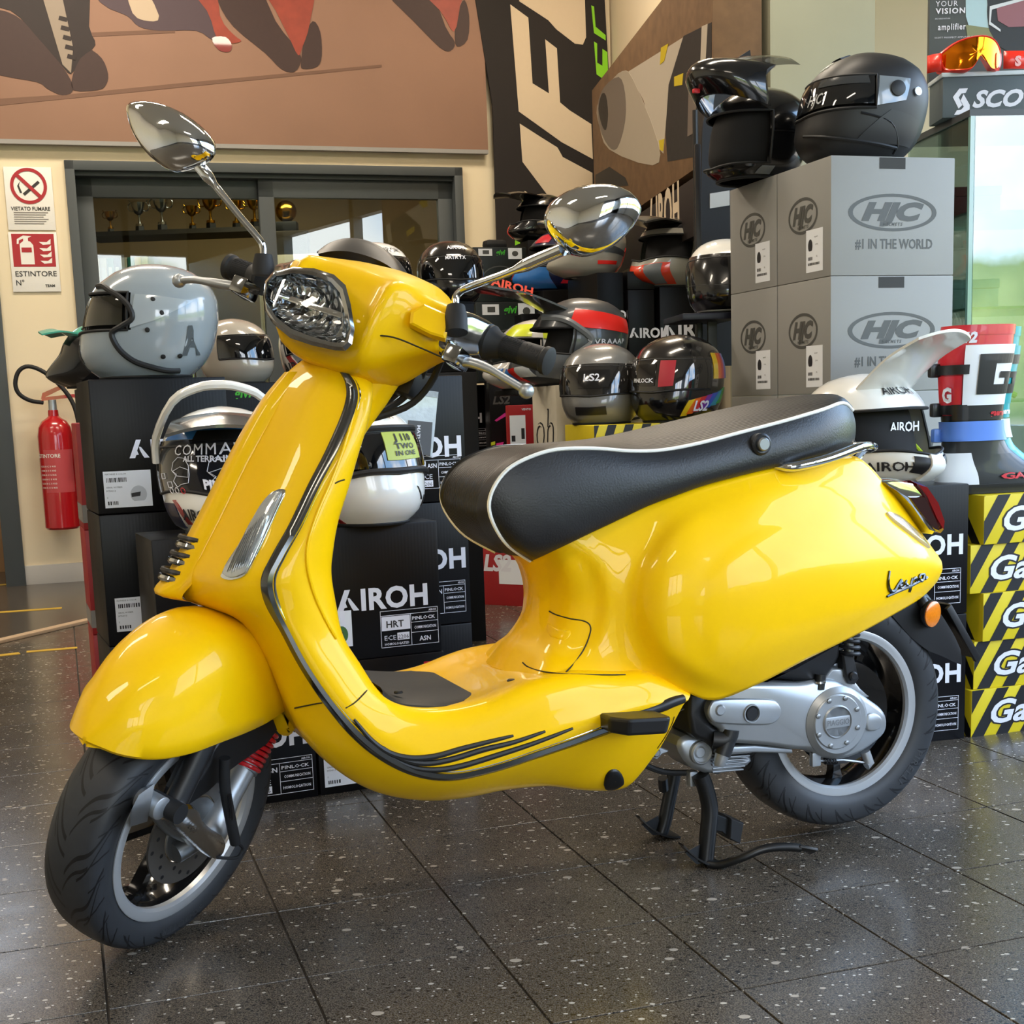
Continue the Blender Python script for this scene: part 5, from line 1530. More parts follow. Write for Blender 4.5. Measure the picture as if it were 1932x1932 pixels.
    def word(self, nm, s, a, t, size, m, bold=.02, spacing=1.0, off=.0022, shear=0, k=4.8, mirror=False, width=None, slope=0.0):
        v, f = text_vf(s, size, bold, shear, 2, 'CENTER', spacing, width)
        out = []
        for q in v:
            # letters run towards the wearer's right when seen from the front
            out.append(self.P(rad(a) + q.x / .145, t + q.y * k * 2.2 + q.x * slope, off))
        return mesh(nm, out, f, m, self.root, smooth=False)
    def peak(self, m, length=.13, up=.03, width=62, base=2.42, tipw=.075, th=.006, notch=False):
        rows = []
        n = 14
        for i in range(n + 1):
            a = rad(-width + 2 * width * i / n)
            b_ = self.P(a, base, .003)
            s = -1 + 2 * i / n
            tip = Vector((b_.x * .25 + .145 + length * (1 - .18 * s * s), tipw * s, b_.z * .35 + .165 * .65 + up + .0 * s + .015 * (1 - s * s)))
            mid = b_.lerp(tip, .5) + Vector((0, 0, .018 * (1 - .3 * abs(s))))
            rows.append([tuple(b_), tuple(mid), tuple(tip)])
        G = grid_resample(rows, 1, 5)
        lo = [[Vector(p) - Vector((0, 0, th)) for p in r] for r in G]
        ringed = [[Vector(p) for p in r] + list(reversed(l)) for r, l in zip(G, lo)]
        o = grid_mesh('peak', ringed, m, self.root, close_j=True, caps=True, angle=40)
        self.pk = G
        return o
    def chin_vent(self, m=None):
        self.patch('chin_vent', [(-22, .34), (22, .34), (20, .62), (-20, .62)], m or m_black, .0025)
def gloss(nm, c, r=.25, coat=.8):
    return mat(nm, c, r, coat=coat)
g_black = gloss('gloss black shell', '#0e0e10', .2)
g_white = gloss('gloss white shell', '#e2e3e0', .22)
g_grey = gloss('cement grey shell', '#8f9aa2', .22)
g_red = gloss('fluo red graphic', '#e0251d', .35, .3)
g_dgrey = gloss('dark grey graphic', '#3c3f42', .35, .3)
g_mgrey = gloss('mid grey graphic', '#6d7174', .35, .3)
g_blue = gloss('blue graphic', '#2f6fb8', .3, .5)
g_navy = gloss('navy graphic', '#141a3c', .3, .5)
g_visor = gloss('smoked visor', '#0b0c0e', .05, 1.0)
m_matte = mat('matt black shell', '#1a1b1d', .48)
# ================================================================== stacks left of and behind the scooter
def xdir(y): return Vector((cos(y), sin(y), 0))
def ydir(y): return Vector((-sin(y), cos(y), 0))
YD = .41
HB = .315
pD2 = at_z(605, 1503, 0.0)
pD1 = pD2 - xdir(YD) * .345
GA = 'black helmet cartons'
c = Carton('black helmet carton on the floor behind the front wheel, spec print at lower right', pD1, YD, .34, .23, HB)
c.airoh(.105, .135, .048); c.spec(.165, .02, .165, .085, 1)
c = Carton('black helmet carton with a red design award sticker, on the floor under the leg shield', pD2, YD, .325, .23, HB)
st = c.rect('award_sticker', .272, .268, .315, .294, m_redp)
c.txt('sticker_lettering', 'iF', .020, c.F(.277, .274, .0014), m_ink, .02, parent=st)
c.txt('sticker_small_print', 'DESIGN', .0055, c.F(.297, .286, .0014), m_ink, .02, parent=st); c.txt('sticker_small_print', 'AWARD', .0055, c.F(.297, .280, .0014), m_ink, .02, parent=st); c.txt('sticker_small_print', '2023', .0055, c.F(.297, .274, .0014), m_ink, .02, parent=st)
c.airoh(.06, .135, .048); c.sticker(.012, .02, .14, .085)
zt = HB + .0005
c = Carton('black helmet carton carrying the white and blue adventure helmet', pD1 + ydir(YD) * .005 + Vector((0, 0, zt)), YD, .34, .23, HB)
c.airoh(.08, .135, .048); c.sticker(.02, .03, .12, .08)
sl = c.rect('handle_slot', .13, .20, .16, .235, m_black, c.Lf)
c = Carton('black helmet carton lettered in full, below the white full-face helmet', pD2 + xdir(YD) * -.004 + Vector((0, 0, zt)), YD, .325, .23, HB)
c.airoh(.068, .118, .050); c.sticker(.010, .035, .092, .085, helmet='#3f6d3a'); c.spec(.172, .022, .145, .088, 0)
# left stack of three
pA = at_depth(165, 716, 3.3); pA.z = 0
YA = .40; HA = .33
for k in range(3):
    lab = ('black helmet carton at the bottom of the leftmost stack, mostly behind the yellow fender', 'black helmet carton in the middle of the leftmost stack, white label at its lower edge', 'worn black helmet carton at the top of the leftmost stack under the grey helmet')[k]
    c = Carton(lab, pA + Vector((0, 0, k * (HA + .0008))), YA, .335, .27, HA - .001)
    c.airoh(.085, .135, .045)
    if k == 1: c.sticker(.022, .035, .125, .085, helmet='#2a2a2c')
    if k == 2: c.sticker(.018, .015, .115, .090)
# stack behind, to the right: three high
pC = at_depth(880, 707, 3.5); pC.z = 0
YC = .40; HC_ = .325
pC0 = pC - xdir(YC) * .36
for k in range(3):
    lab = ('black helmet carton at the bottom of the stack between floor mat and far floor', 'black helmet carton in the middle of the stack behind the lettered carton', 'tall-standing black helmet carton with a plastic document bag taped on it')[k]
    c = Carton(lab, pC0 + ydir(YC) * .03 + Vector((0, 0, k * (HC_ + .0008))), YC, .36, .28, HC_ - .001)
    c.airoh(.115, .118 if k == 2 else .150, .052)
    c.spec(.215, .035 if k == 2 else .030, .13, .085, 1)
    if k == 2: cbag = c
m_bag = mat('clear plastic bag', '#c4cfd8', .18, coat=.6, noise=.2, nscale=60, bump=.6)
bag = empty('document_bag', (0, 0, 0)); bag.matrix_world = cbag.root.matrix_basis @ Matrix.Identity(4)
tag(bag, 'clear plastic bag with leaflets taped to the upright black carton', 'bag')
bq = [(.165, .298), (.285, .285), (.262, .115), (.188, .128), (.155, .20)]
prism('bag_film', [(.172, .300), (.290, .283), (.266, .118), (.158, .155)], .004, m_bag, bag, M=cbag.F(0, 0, .001))
prism('bag_seal', [(.172, .300), (.290, .283), (.288, .268), (.170, .285)], .006, mat('crumpled seal', '#9aa1a8', .3, noise=.3, nscale=90, bump=.6), bag, M=cbag.F(0, 0, .001))
bk = prism('leaflet', [(.205, .214), (.270, .206), (.260, .120), (.196, .130)], .002, mat('grey leaflet', '#4b4d52', .4), bag, M=cbag.F(0, 0, .0052))
Mb = cbag.F(.228, .200, .0078) @ Matrix.Rotation(-pi / 2 - .1, 4, 'Z')
text('leaflet_lettering', 'MATHISSE', .013, Mb, m_ink, bk, bold=.02, width=.066)
Mb = cbag.F(.212, .180, .0078) @ Matrix.Rotation(-pi / 2 - .1, 4, 'Z')
text('leaflet_logo', 'AIROH', .006, Mb, m_ink, bk, bold=.02)

# ---- helmets on these stacks
def hpos(px, py, d, z):
    p = at_depth(px, py, d); p.z = z; return p
topA = 3 * (HA + .0008)
# grey modular helmet facing left on the top carton
hp = pA + xdir(YA) * .185 + ydir(YA) * .14; hp.z = topA + .001
H = Helmet('glossy cement grey flip-up helmet with black seam, facing left on a worn carton', hp, YA + pi - .30, g_grey, 'road', 1.12, eye=(.100, .190), ew=rad(80), tilt=rad(0))
H.visor(gloss('tinted helmet visor', '#15150f', .06, 1.0), 76, 1.02, 1.98, -.004)
m_seal = mat('black seal', '#1b1c1e', .5)
H.put_tube('flip_seal', [H.P(rad(a), t, .002) for a, t in ((-36, 2.12), (-48, 2.12), (-62, 2.02), (-74, 1.86), (-82, 1.6), (-84, 1.3), (-76, 1.1), (-68, .95), (-70, .75), (-76, .52), (-84, .33), (-96, .2), (-112, .14), (-130, .13))], .0065, m_seal, 8, 5)
H.put_tube('flip_seal', [H.P(rad(a), t, .002) for a, t in ((36, 2.12), (48, 2.12), (62, 2.02), (74, 1.86), (82, 1.6), (84, 1.3), (76, 1.1), (68, .95), (70, .75), (76, .52), (84, .33), (96, .2), (112, .14), (130, .13))], .0065, m_seal, 8, 5)
H.patch('pivot_cover', [(82, 1.05), (100, 1.25), (132, 1.75), (86, 1.95)], gloss('clear-coated grey', '#a3adb4', .12), .003)
H.word('side_logo', 'A', 138, .45, .085, mat('dark grey logo', '#4a5258', .4), .04, shear=-.35, k=4.2)
for a, t in ((97, 1.80), (103, 1.42), (92, .98), (104, .42), (122, .42)):
    p = H.P(rad(a), t, .001); n = (p - Vector((0, 0, .12))).normalized()
    lathe('snap_button', [(0, .0055), (.002, .0055), (.003, .003), (.003, 0)], m_rub, H.root, n=10, M=frame_M(p, n, (0, 0, 1)))
H.patch('chin_intake', [(20, .35), (24, .35), (22, .75), (19, .72)], m_seal, .0012)
H.patch('chin_intake', [(14, .18), (17, .18), (17, .42), (14, .42)], m_seal, .0012)
# helmets standing one row further back
HB2 = 'helmets on the row behind'
ps = hpos(150, 690, 4.1, 0); 
def plinth(label, px, py, d, w, dp, z, yaw=.3, name='display_plinth', m=None):
    p = at_depth(px, py, d); p.z = 0
    o = box(name, (w, dp, z), (w / 2, dp / 2, z / 2), m or mat('matt black plinth', '#121214', .7), None, bev=.004)
    o.location = p; o.rotation_euler = (0, 0, yaw)
    tag(o, label, 'plinth'); return o
# row behind: black cartons with a green brand mark, carrying four helmets
for k in range(3):
    pq = at_depth(141, 790, 3.72); pq.z = k * .2955
    c = Carton('red carton behind the leftmost stack, %s of three slivers showing' % ('lowest', 'middle', 'topmost')[k], pq, .36, .28, .20, .295, m_redc)
    c.rect('grey_flash', .0, .02, .28, .07, mat('grey carton flash', '#8a8580', .5), c.F); c.rect('grey_flash', .0, .02, .20, .07, mat('grey carton flash', '#8a8580', .5), c.Lf)
pG = at_depth(150, 700, 4.12); pG.z = 0
YG = .36
zrow = at_depth(430, 682, 4.05).z
for k in range(2):
    c = Carton(('black carton low in the second row behind the left stack', 'black accessory carton with a small green mark behind the grey helmet')[k], pG + Vector((0, 0, k * (zrow / 2 - .03) + (k and .0008))), YG, .92, .34, (zrow / 2 - .03) if k == 0 else zrow / 2 - .03)
    if k == 1:
        c.txt('green_mark', 'givi', .04, c.F(.46, c.h - .045), mat('green mark', '#3fae2a', .5), .03, .2); 
ztop = zrow - .06 + .002
def on_row(dx, dy): 
    p = pG + xdir(YG) * dx + ydir(YG) * dy; p.z = ztop; return p
H = Helmet('dark helmet with a teal peak at the far left, behind the grey helmet', on_row(.075, .17), pi + .15, g_black, 'mx', .80, open_face=False)
H.peak(gloss('teal peak', '#3fa58e', .3), .05, .03, 75, 2.2, .10); H.patch('teal_crown', [(-80, 2.2), (80, 2.2), (70, 2.7), (-70, 2.7)], gloss('teal peak', '#3fa58e', .3), .002)
H = Helmet('beige helmet half hidden behind the grey helmet', on_row(.50, .17), -.6, gloss('champagne shell', '#a59d90', .2), 'road', .82)
H.visor(g_visor, 78)
H = Helmet('white, grey and blue adventure helmet behind the headlight', on_row(.77, .17), -1.15, gloss('pearl white shell', '#d6d2cb', .25), 'mx', .92)
H.visor(g_visor, 74, 1.0, 2.0, -.002)
H.peak(gloss('pearl white shell', '#d6d2cb', .25), .11, .02)
H.patch('red_stripe', [(-60, .1), (-50, .1), (-70, 1.0), (-80, 1.0)], gloss('deep red graphic', '#8c1f22', .3), .0016)
H.patch('navy_block', [(-88, 1.5), (-74, 1.5), (-80, 2.1), (-96, 2.1)], g_navy, .0016)
H.patch('grey_block', [(-50, .1), (-15, .1), (-30, 1.0), (-66, 1.0)], g_mgrey, .0015)
H.patch('orange_tab', [(10, 2.05), (16, 2.05), (16, 2.3), (10, 2.3)], gloss('orange graphic', '#d8552a', .3), .002)
H.word('side_lettering', 'AIROH', -62, .35, .05, m_inkd, .03)
# the adventure helmet facing the camera
topB = 2 * HB + .0015
hp = pD1 + xdir(YD) * .19 + ydir(YD) * .10; hp.z = topB
H = Helmet('white and blue adventure helmet with printed visor film, facing the camera', hp, YD - pi / 2 - .22, g_white, 'mx', 1.13, eye=(.080, .178), ew=rad(84))
m_film = gloss('printed visor film', '#17181d', .12, .6)
H.visor(m_film, 84, .86, 2.14, .003)
H.patch('brow_band', [(-64, 2.10), (64, 2.10), (40, 2.42), (-40, 2.42)], g_blue, .003)
H.patch('brow_vent', [(-24, 2.06), (24, 2.06), (20, 2.22), (-20, 2.22)], m_black, .005)
H.patch('brow_badge', [(-18, 2.34), (18, 2.34), (14, 2.58), (-14, 2.58)], m_black, .0045)
H.word('brow_lettering', 'Airoh', 0, 2.40, .030, m_ink, .03, off=.006, k=3.6)
H.word('film_title', 'COMMANDER', 0, 1.80, .030, m_ink, .0, 1.15, off=.0048)
H.word('film_subtitle', 'ALL TERRAIN HELMET', 0, 1.66, .016, m_ink, .03, 1.0, off=.0048)
H.word('film_brand', 'PINLOCK', 6, 1.12, .024, m_ink, .05, 1.0, off=.0048)
def outline_helmet(H, a0, t0, s):
    pts = [(-.5, .1), (-.42, .5), (-.15, .75), (.2, .7), (.42, .35), (.45, -.1), (.3, -.5), (-.1, -.6), (-.35, -.75), (-.5, -.45), (-.2, -.1), (-.5, .1)]
    return [H.P(rad(a0 + x * s), t0 + y * s * .022, .0052) for x, y in pts]
for a0 in (-34, 0, 32):
    H.put_tube('film_drawing', outline_helmet(H, a0, 1.42, 20), .0007, m_ink, 4)
    H.put_tube('film_drawing', [H.P(rad(a0 + x), 1.42 + y, .0052) for x, y in ((-9, .02), (0, .12), (8, .06), (7, -.1), (-4, -.08), (-9, .02))], .0006, m_ink, 4)
for k, a0 in enumerate((-50, -43, -36)):
    H.put_tube('film_symbol', [H.P(rad(a0 + 2.2 * cos(q)), 1.02 + .06 * sin(q), .0052) for q in [2 * pi * i / 12 for i in range(13)]], .0008, m_redp if k == 2 else m_ink, 4)
for t0 in (1.35, 1.15):
    H.put_tube('film_symbol', [H.P(rad(-58 + x * 6 + (1.35 - t0) * 40), t0 + y * .10, .0052) for x, y in ((-.5, -.6), (.5, -.6), (.5, .6), (-.5, .6), (-.5, -.6))], .0008, m_ink, 4)
H.patch('chin_opening', [(-16, .30), (40, .30), (34, .86), (-10, .86)], m_black, .0035)
H.patch('chin_flank', [(-70, .25), (-52, .2), (-55, .75), (-78, .8)], g_navy, .002)
H.patch('chin_flash', [(-46, .30), (-40, .30), (-52, .82), (-56, .82)], gloss('deep red graphic', '#8c1f22', .3), .002)
H.word('chin_lettering', 'AIROH', -30, .42, .030, m_inkd, .03, off=.003)
# raised white hoop of the peak
hoop = [H.P(rad(a), 2.0, .010) + Vector((.02, 0, dz)) for a, dz in ((-78, -.03), (-70, .02))] + [Vector((.15, -.085, .262)), Vector((.165, -.04, .285)), Vector((.17, 0, .290)), Vector((.165, .04, .285)), Vector((.15, .085, .262))] + [H.P(rad(a), 2.0, .010) + Vector((.02, 0, dz)) for a, dz in ((70, .02), (78, -.03))]
tube('peak_hoop', hoop, .008, g_white, H.root, n=8, sub=3, flat=1.3)
o = H.peak(gloss('smoked peak', '#4b4d4e', .2), .06, .015, 60, 2.45, .10)
# white full-face helmet
hp = pD2 + xdir(YD) * .155 + ydir(YD) * .09; hp.z = topB
H = Helmet('white full-face helmet with yellow-green sticker on its dark visor, beside the seat', hp, YD - pi / 2 + .30, g_white, 'road', 1.10, eye=(.108, .192), ew=rad(80))
H.visor(g_visor, 80, .98, 2.05, .003)
H.put_tube('visor_gasket', [H.P(rad(a), 2.08 - .16 * (abs(a) / 84) ** 6, .004) for a in range(-84, 85, 8)], .0065, m_seal, 8)
H.put_tube('chin_gasket', [H.P(rad(a), .90 + .16 * cos(rad(a) * 1.6) + (.10 if abs(a) > 70 else 0), .004) for a in range(-84, 85, 8)], .007, m_seal, 8)
stk = H.patch('visor_sticker', [(-8, 1.32), (26, 1.32), (26, 2.0), (-8, 2.0)], mat('lime sticker', '#a8b552', .5), .0055)
H.word('sticker_lettering', 'J 110', 9, 1.78, .022, m_inkd, .03, off=.0070)
H.word('sticker_lettering', 'TWO', 9, 1.58, .018, m_inkd, .02, off=.0070, width=.050)
H.word('sticker_lettering', 'IN ONE', 9, 1.42, .015, m_inkd, .02, off=.0070, width=.050)
H.word('brow_lettering', 'AIROH', 0, 2.28, .030, m_inkd, .03, k=3.0, off=.003)
H.patch('chin_slot', [(18, .72), (20, .70), (28, .45), (26, .45)], m_seal, .0015)
H.patch('chin_slot', [(34, .30), (37, .30), (37, .52), (34, .52)], m_seal, .0015)
H.patch('red_stripe', [(-66, .06), (-58, .06), (-84, .42), (-92, .42)], gloss('deep red graphic', '#8c1f22', .3), .0018)
H.patch('navy_stripe', [(-78, .06), (-68, .06), (-94, .42), (-104, .42)], g_navy, .0018)

# ================================================================== the back wall's fittings
m_sign = mat('white sign plastic', '#e3e0da', .4)
m_signred = mat('sign red', '#a3212b', .45)
m_signblk = mat('sign black', '#2c2a2b', .5)
def wallframe(px0, py0, px1, py1, off):
    """frame of a panel on the back wall: lower left corner, size"""
    a0, z0 = wallpt(px0, py1, off); a1, z1 = wallpt(px1, py0, off)
    o = W0 + WT * a0 - WN * off + Vector((0, 0, z0))
    return frame_M(o, WT, (0, 0, 1)), a1 - a0, z1 - z0
def panel(name, label, cat, M, w, h, th, m):
    r = empty(name); r.matrix_world = M
    tag(r, label, cat)
    box('sign_plate', (w, h, th), (w / 2, h / 2, th / 2), m, r, bev=.003)
    return r
def flat(nm, vf, m, parent, z):
    return mesh(nm, [q + Vector((0, 0, z)) for q in vf[0]], vf[1], m, parent, smooth=False)
def poly_vf(p): return [Vector((x, y, 0)) for x, y in p], [tuple(range(len(p)))]
def word_vf(s, x, y, size, bold=.02, width=None, align='LEFT', shear=0):
    v, f = text_vf(s, size, bold, shear, 3, align, 1.0, width)
    return [q + Vector((x, y, 0)) for q in v], f
M, w, h = wallframe(16, 316, 96, 434, .006)
r = panel('no_smoking_sign', 'white no smoking sign with red ring, upper of two on the wall pier', 'sign', M, w, h, .004, m_sign)
cx, cy, R = w * .5, h * .70, w * .385
z = .0055
rg = ring_vf(ell(cx, cy, R, R, 40), ell(cx, cy, R * .82, R * .82, 40), .001); flat('red_ring', rg, m_signred, r, z)
flat('red_bar', poly_vf([(cx - R * .66, cy + R * .52), (cx - R * .52, cy + R * .66), (cx + R * .66, cy - R * .52), (cx + R * .52, cy - R * .66)]), m_signred, r, z + .002)
flat('cigarette', join_vf([poly_vf([(cx - R * .35, cy - R * .42), (cx - R * .25, cy - R * .55), (cx + R * .62, cy + R * .18), (cx + R * .52, cy + R * .30)]), poly_vf([(cx - R * .5, cy - R * .4), (cx - R * .62, cy), (cx - R * .45, cy + R * .25), (cx - R * .52, cy + R * .02), (cx - R * .38, cy - R * .38)])]), m_signblk, r, z)
flat('sign_lettering', word_vf('VIETATO FUMARE', w * .5, h * .31, h * .085, .02, w * .82, 'CENTER'), m_signblk, r, z)
flat('sign_small_print', join_vf([rect_vf(w * .14, h * (.27 - k * .035), w * (.86 - .05 * (k % 3)), h * (.285 - k * .035)) for k in range(6)]), mat('grey print lines', '#7f7a76', .6), r, z)
M, w, h = wallframe(25, 438, 106, 551, .006)
r = panel('fire_extinguisher_sign', 'red and white fire extinguisher sign, lower of two on the wall pier', 'sign', M, w, h, .004, m_sign)
flat('red_field', rect_vf(w * .06, h * .42, w * .94, h * .97), m_signred, r, z - .0005)
flat('extinguisher_symbol', join_vf([poly_vf([(w * .22, h * .46), (w * .50, h * .46), (w * .50, h * .78), (w * .44, h * .84), (w * .40, h * .85), (w * .40, h * .90), (w * .48, h * .93), (w * .30, h * .94), (w * .17, h * .88), (w * .16, h * .80), (w * .20, h * .80), (w * .21, h * .86), (w * .30, h * .89), (w * .30, h * .85), (w * .22, h * .80)])]), m_sign, r, z)
flat('symbol_band', rect_vf(w * .25, h * .66, w * .46, h * .74), m_signred, r, z + .001)
fl = []
for k in range(4):
    y = h * (.47 + k * .105)
    fl.append(poly_vf([(w * .62, y + h * .05), (w * .70, y), (w * .86, y + h * .01), (w * .87, y + h * .10), (w * .78, y + h * .045)]))
flat('flame_symbol', join_vf(fl), m_sign, r, z)
flat('sign_lettering', join_vf([word_vf('ESTINTORE', w * .08, h * .26, h * .125, .01, w * .86), word_vf('N°', w * .08, h * .11, h * .125, .01)]), m_signblk, r, z)
flat('sign_maker_mark', word_vf('TEAM', w * .68, h * .08, h * .06, .03, w * .2), m_signblk, r, z)
# fire extinguisher hung on the pier
ea, ez = wallpt(108, 998, .13)
eb = W0 + WT * ea - WN * .13; 
et = Matrix.Translation((eb.x, eb.y, ez)) @ Matrix.Rotation(WYAW, 4, 'Z')
ex = empty('fire_extinguisher'); ex.matrix_world = et @ Matrix.Translation((.03, 0, 0)) @ Matrix.Diagonal((.92, .92, .90, 1))
tag(ex, 'red fire extinguisher with black hose hanging on the white wall pier', 'fire extinguisher')
m_exr = gloss('extinguisher red', '#a8121a', .25, .6)
MU = Matrix(((0, 0, 1, 0), (0, 1, 0, 0), (1, 0, 0, 0), (0, 0, 0, 1)))
lathe('cylinder', [(0, 0), (0, .088), (.012, .098), (.55, .098), (.60, .090), (.635, .070), (.655, .040), (.665, .030), (.70, .028), (.70, 0)], m_exr, ex, n=40, M=MU)
lathe('valve', [(.70, 0), (.70, .024), (.76, .022), (.76, 0)], m_alu, ex, n=20, M=MU)
prism('upper_handle', [(-.06, .765), (.14, .86), (.145, .872), (.02, .83), (-.05, .80)], .03, m_exr, ex, M=Matrix(((1, 0, 0, 0), (0, 0, 1, -.015), (0, 1, 0, 0), (0, 0, 0, 1))))
prism('lower_handle', [(-.06, .755), (.12, .77), (.20, .735), (.205, .75), (.12, .79), (-.05, .775)], .03, m_exr, ex, M=Matrix(((1, 0, 0, 0), (0, 0, 1, -.015), (0, 1, 0, 0), (0, 0, 0, 1))))
tube('hose', [(-.05, -.0, .745), (-.12, -.02, .76), (-.175, -.03, .80), (-.19, -.03, .86), (-.165, -.03, .93), (-.11, -.03, .955), (-.03, -.04, .92), (.06, -.06, .83), (.115, -.07, .73), (.135, -.08, .62), (.138, -.085, .54)], .0125, m_rub, ex, n=10, sub=4)
lathe('hose_ferrule', [(.50, 0), (.50, .014), (.56, .016), (.56, 0)], m_rub, ex, n=14, M=Matrix.Translation((.138, -.086, 0)) @ MU)
lathe('horn', [(.40, 0), (.40, .040), (.41, .042), (.45, .030), (.50, .018), (.51, 0)], m_black, ex, n=20, M=Matrix.Translation((.140, -.088, 0)) @ MU)
lb = lathe_g([(.22, .0985), (.47, .0985)], 14, rad(120), rad(225), MU)
g = grid_mesh('instruction_label', lb, mat('pale red label', '#b8474b', .45), ex)
def cyl_text(s, z, size, a_mid, m, nm, width=None, bold=.02):
    v, f = text_vf(s, size, bold, 0, 2, 'CENTER', 1, width)
    return mesh(nm, [Vector((.0995 * sin(a_mid + q.x / .0995), -.0995 * cos(a_mid + q.x / .0995), z + q.y)) for q in v], f, m, ex, smooth=False)
cyl_text('ESTINTORE', .425, .03, -.55, m_sign, 'label_lettering', .15)
for k in range(6):
    cyl_text('CO2 B C 5 KG', .37 - k * .025, .012, -.60, m_sign, 'label_small_print', .10)
# ---- mural: printed panel above the door
m_asph = mat('printed asphalt', '#8f6e5b', .7, noise=.10, nscale=3)
nt, b = nodes_of(m_asph)
M, w, h = wallframe(-420, -430, 919, 279, .03)
a0, z0 = wallpt(0, 268, .03); a1, z1 = wallpt(919, 285, .03)
mo = empty('race_mural'); mo.matrix_world = frame_M(W0 + WT * (a0 - .6) - WN * .03 + Vector((0, 0, z0)), WT, (0, 0, 1))
tag(mo, 'large brown photo mural of racing motorcycles above the glass door', 'mural')
mw, mh = a1 - a0 + .6, CEIL_H - z0 - .05
box('mural_board', (mw, mh, .025), (mw / 2, mh / 2, .0125), m_asph, mo, bev=.002)
box('mural_edge', (mw, .022, .03), (mw / 2, -.0, .012), mat('grey edge strip', '#8f8d8a', .5), mo)
def mp(px, py):
    a, zq = wallpt(px, py, .055); return (a - (a0 - .6), zq - z0)
def shape(nm, pts, m, z=.026, sub=3):
    p = [mp(x, y) for x, y in pts]
    if sub: p = [tuple(q) for q in spline([list(q) for q in p], sub, closed=True)]
    return prism(nm, p, .0012, m, mo, M=Matrix.Translation((0, 0, z)))
m_mty = mat('printed tyre brown', '#3a2723', .6, noise=.1); m_mdk = mat('printed dark brown', '#241815', .6, noise=.3, nscale=12); m_msh = mat('printed skid shade', '#6d5040', .7)
m_mor = mat('printed fairing red', '#8f3a28', .5, noise=.3, nscale=20); m_mcr = mat('printed cream', '#b7a48c', .6); m_mpu = mat('printed leather', '#4a3a40', .6); m_mst = mat('printed steel', '#8a7c6c', .5)
shape('print_shadow', [(-60, 190), (130, 178), (330, 158), (720, 122), (720, 127), (330, 166), (130, 186), (-60, 205)], m_msh, .0255, 0)
shape('print_shadow', [(160, 62), (330, 55), (330, 62), (160, 70)], m_msh, .0255, 0)
shape('print_tyre', [(-60, 60), (-20, 20), (30, 30), (80, 75), (110, 115), (133, 150), (137, 172), (118, 180), (90, 168), (70, 155), (0, 142), (-60, 120)], m_mty)
shape('print_tyre', [(138, 140), (150, 112), (165, 92), (192, 110), (204, 140), (200, 160), (185, 170), (138, 170)], m_mty)
shape('print_bodywork', [(-60, -60), (150, -60), (168, 50), (180, 85), (152, 110), (134, 140), (112, 118), (70, 70), (20, 20), (-60, 0)], m_mdk, .0262)
shape('print_swingarm', [(70, -40), (110, -40), (138, 90), (134, 138), (118, 122)], m_mst, .0275, 0)
for k in range(5):
    shape('print_coil', [(112 + k * 4, 30 + k * 18), (128 + k * 4, 34 + k * 18), (126 + k * 4, 42 + k * 18), (110 + k * 4, 38 + k * 18)], m_mdk, .0285, 0)
shape('print_rider', [(160, -60), (330, -60), (400, 20), (420, 70), (400, 75), (370, 58), (300, 58), (262, 50), (240, 30), (190, 5)], m_mpu, .0262)
shape('print_knee', [(236, -40), (262, -40), (300, 30), (280, 40), (250, 25)], m_mcr, .0272)
shape('print_tyre', [(400, -60), (470, -60), (520, 40), (560, 92), (568, 115), (555, 136), (530, 130), (500, 100), (440, 50), (410, 0)], m_mty, .0266)
shape('print_tyre', [(568, 118), (575, 70), (590, 40), (604, 60), (607, 105), (598, 126), (572, 130)], m_mty, .0266)
shape('print_fairing', [(480, -60), (590, -60), (585, 40), (570, 90), (562, 104), (545, 70), (520, 20)], m_mor, .0270)
shape('print_fairing', [(330, -60), (400, -60), (415, 30), (440, 65), (455, 78), (430, 82), (408, 70), (390, 20)], m_mor, .0270)
shape('print_boot', [(400, 72), (425, 70), (437, 85), (432, 98), (412, 94)], gloss('printed boot red', '#7c2420', .5), .0276)
shape('print_tyre', [(690, -60), (790, -60), (840, 50), (858, 80), (850, 96), (830, 90), (780, 40), (730, -10)], m_mty, .0266)
shape('print_tyre', [(858, 60), (865, 20), (876, 0), (885, 30), (882, 75), (862, 88)], m_mty, .0266)
shape('print_fairing', [(760, -60), (880, -60), (868, 10), (856, 60), (830, 20)], m_mor, .0270)

# ---- things seen through the glass door
m_gold = mat('trophy gold', '#b8892f', .2, metal=1.0); m_silv = mat('trophy silver', '#b9bcc0', .18, metal=1.0)
def cup(label, px, py, depth, sc, m):
    p = at_depth(px, py, depth); sc = sc * .60; p.z = shz + .08 * sc
    r = empty('trophy_cup', p); r.scale = (sc, sc, sc); tag(r, label, 'trophy', 'trophies on the office shelf')
    lathe('bowl', [(.0, .0), (.0, .05), (.03, .05), (.035, .02), (.10, .012), (.14, .02), (.17, .06), (.24, .085), (.30, .092), (.30, .086), (.24, .078), (.16, .0)], m, r, n=24, M=MU)
    for s in (-1, 1):
        tube('cup_handle', [(s * .07, 0, .19), (s * .12, 0, .20), (s * .135, 0, .26), (s * .105, 0, .30), (s * .125, 0, .33)], .008, m, r, n=8, sub=3)
    lathe('cup_base', [(-.08, 0), (-.08, .06), (0, .055), (0, 0)], m_black, r, n=4, M=MU)
ycab = 9.05
shz = at_depth(330, 436, ycab).z
sa0, sa1 = at_depth(165, 408, ycab), at_depth(520, 408, ycab)
sh = box('trophy_shelf', ((sa1 - sa0).length, .35, .03), ((sa1 - sa0).length / 2, .05, -.015), mat('dark shelf', '#2f2a25', .6), None, M=None)
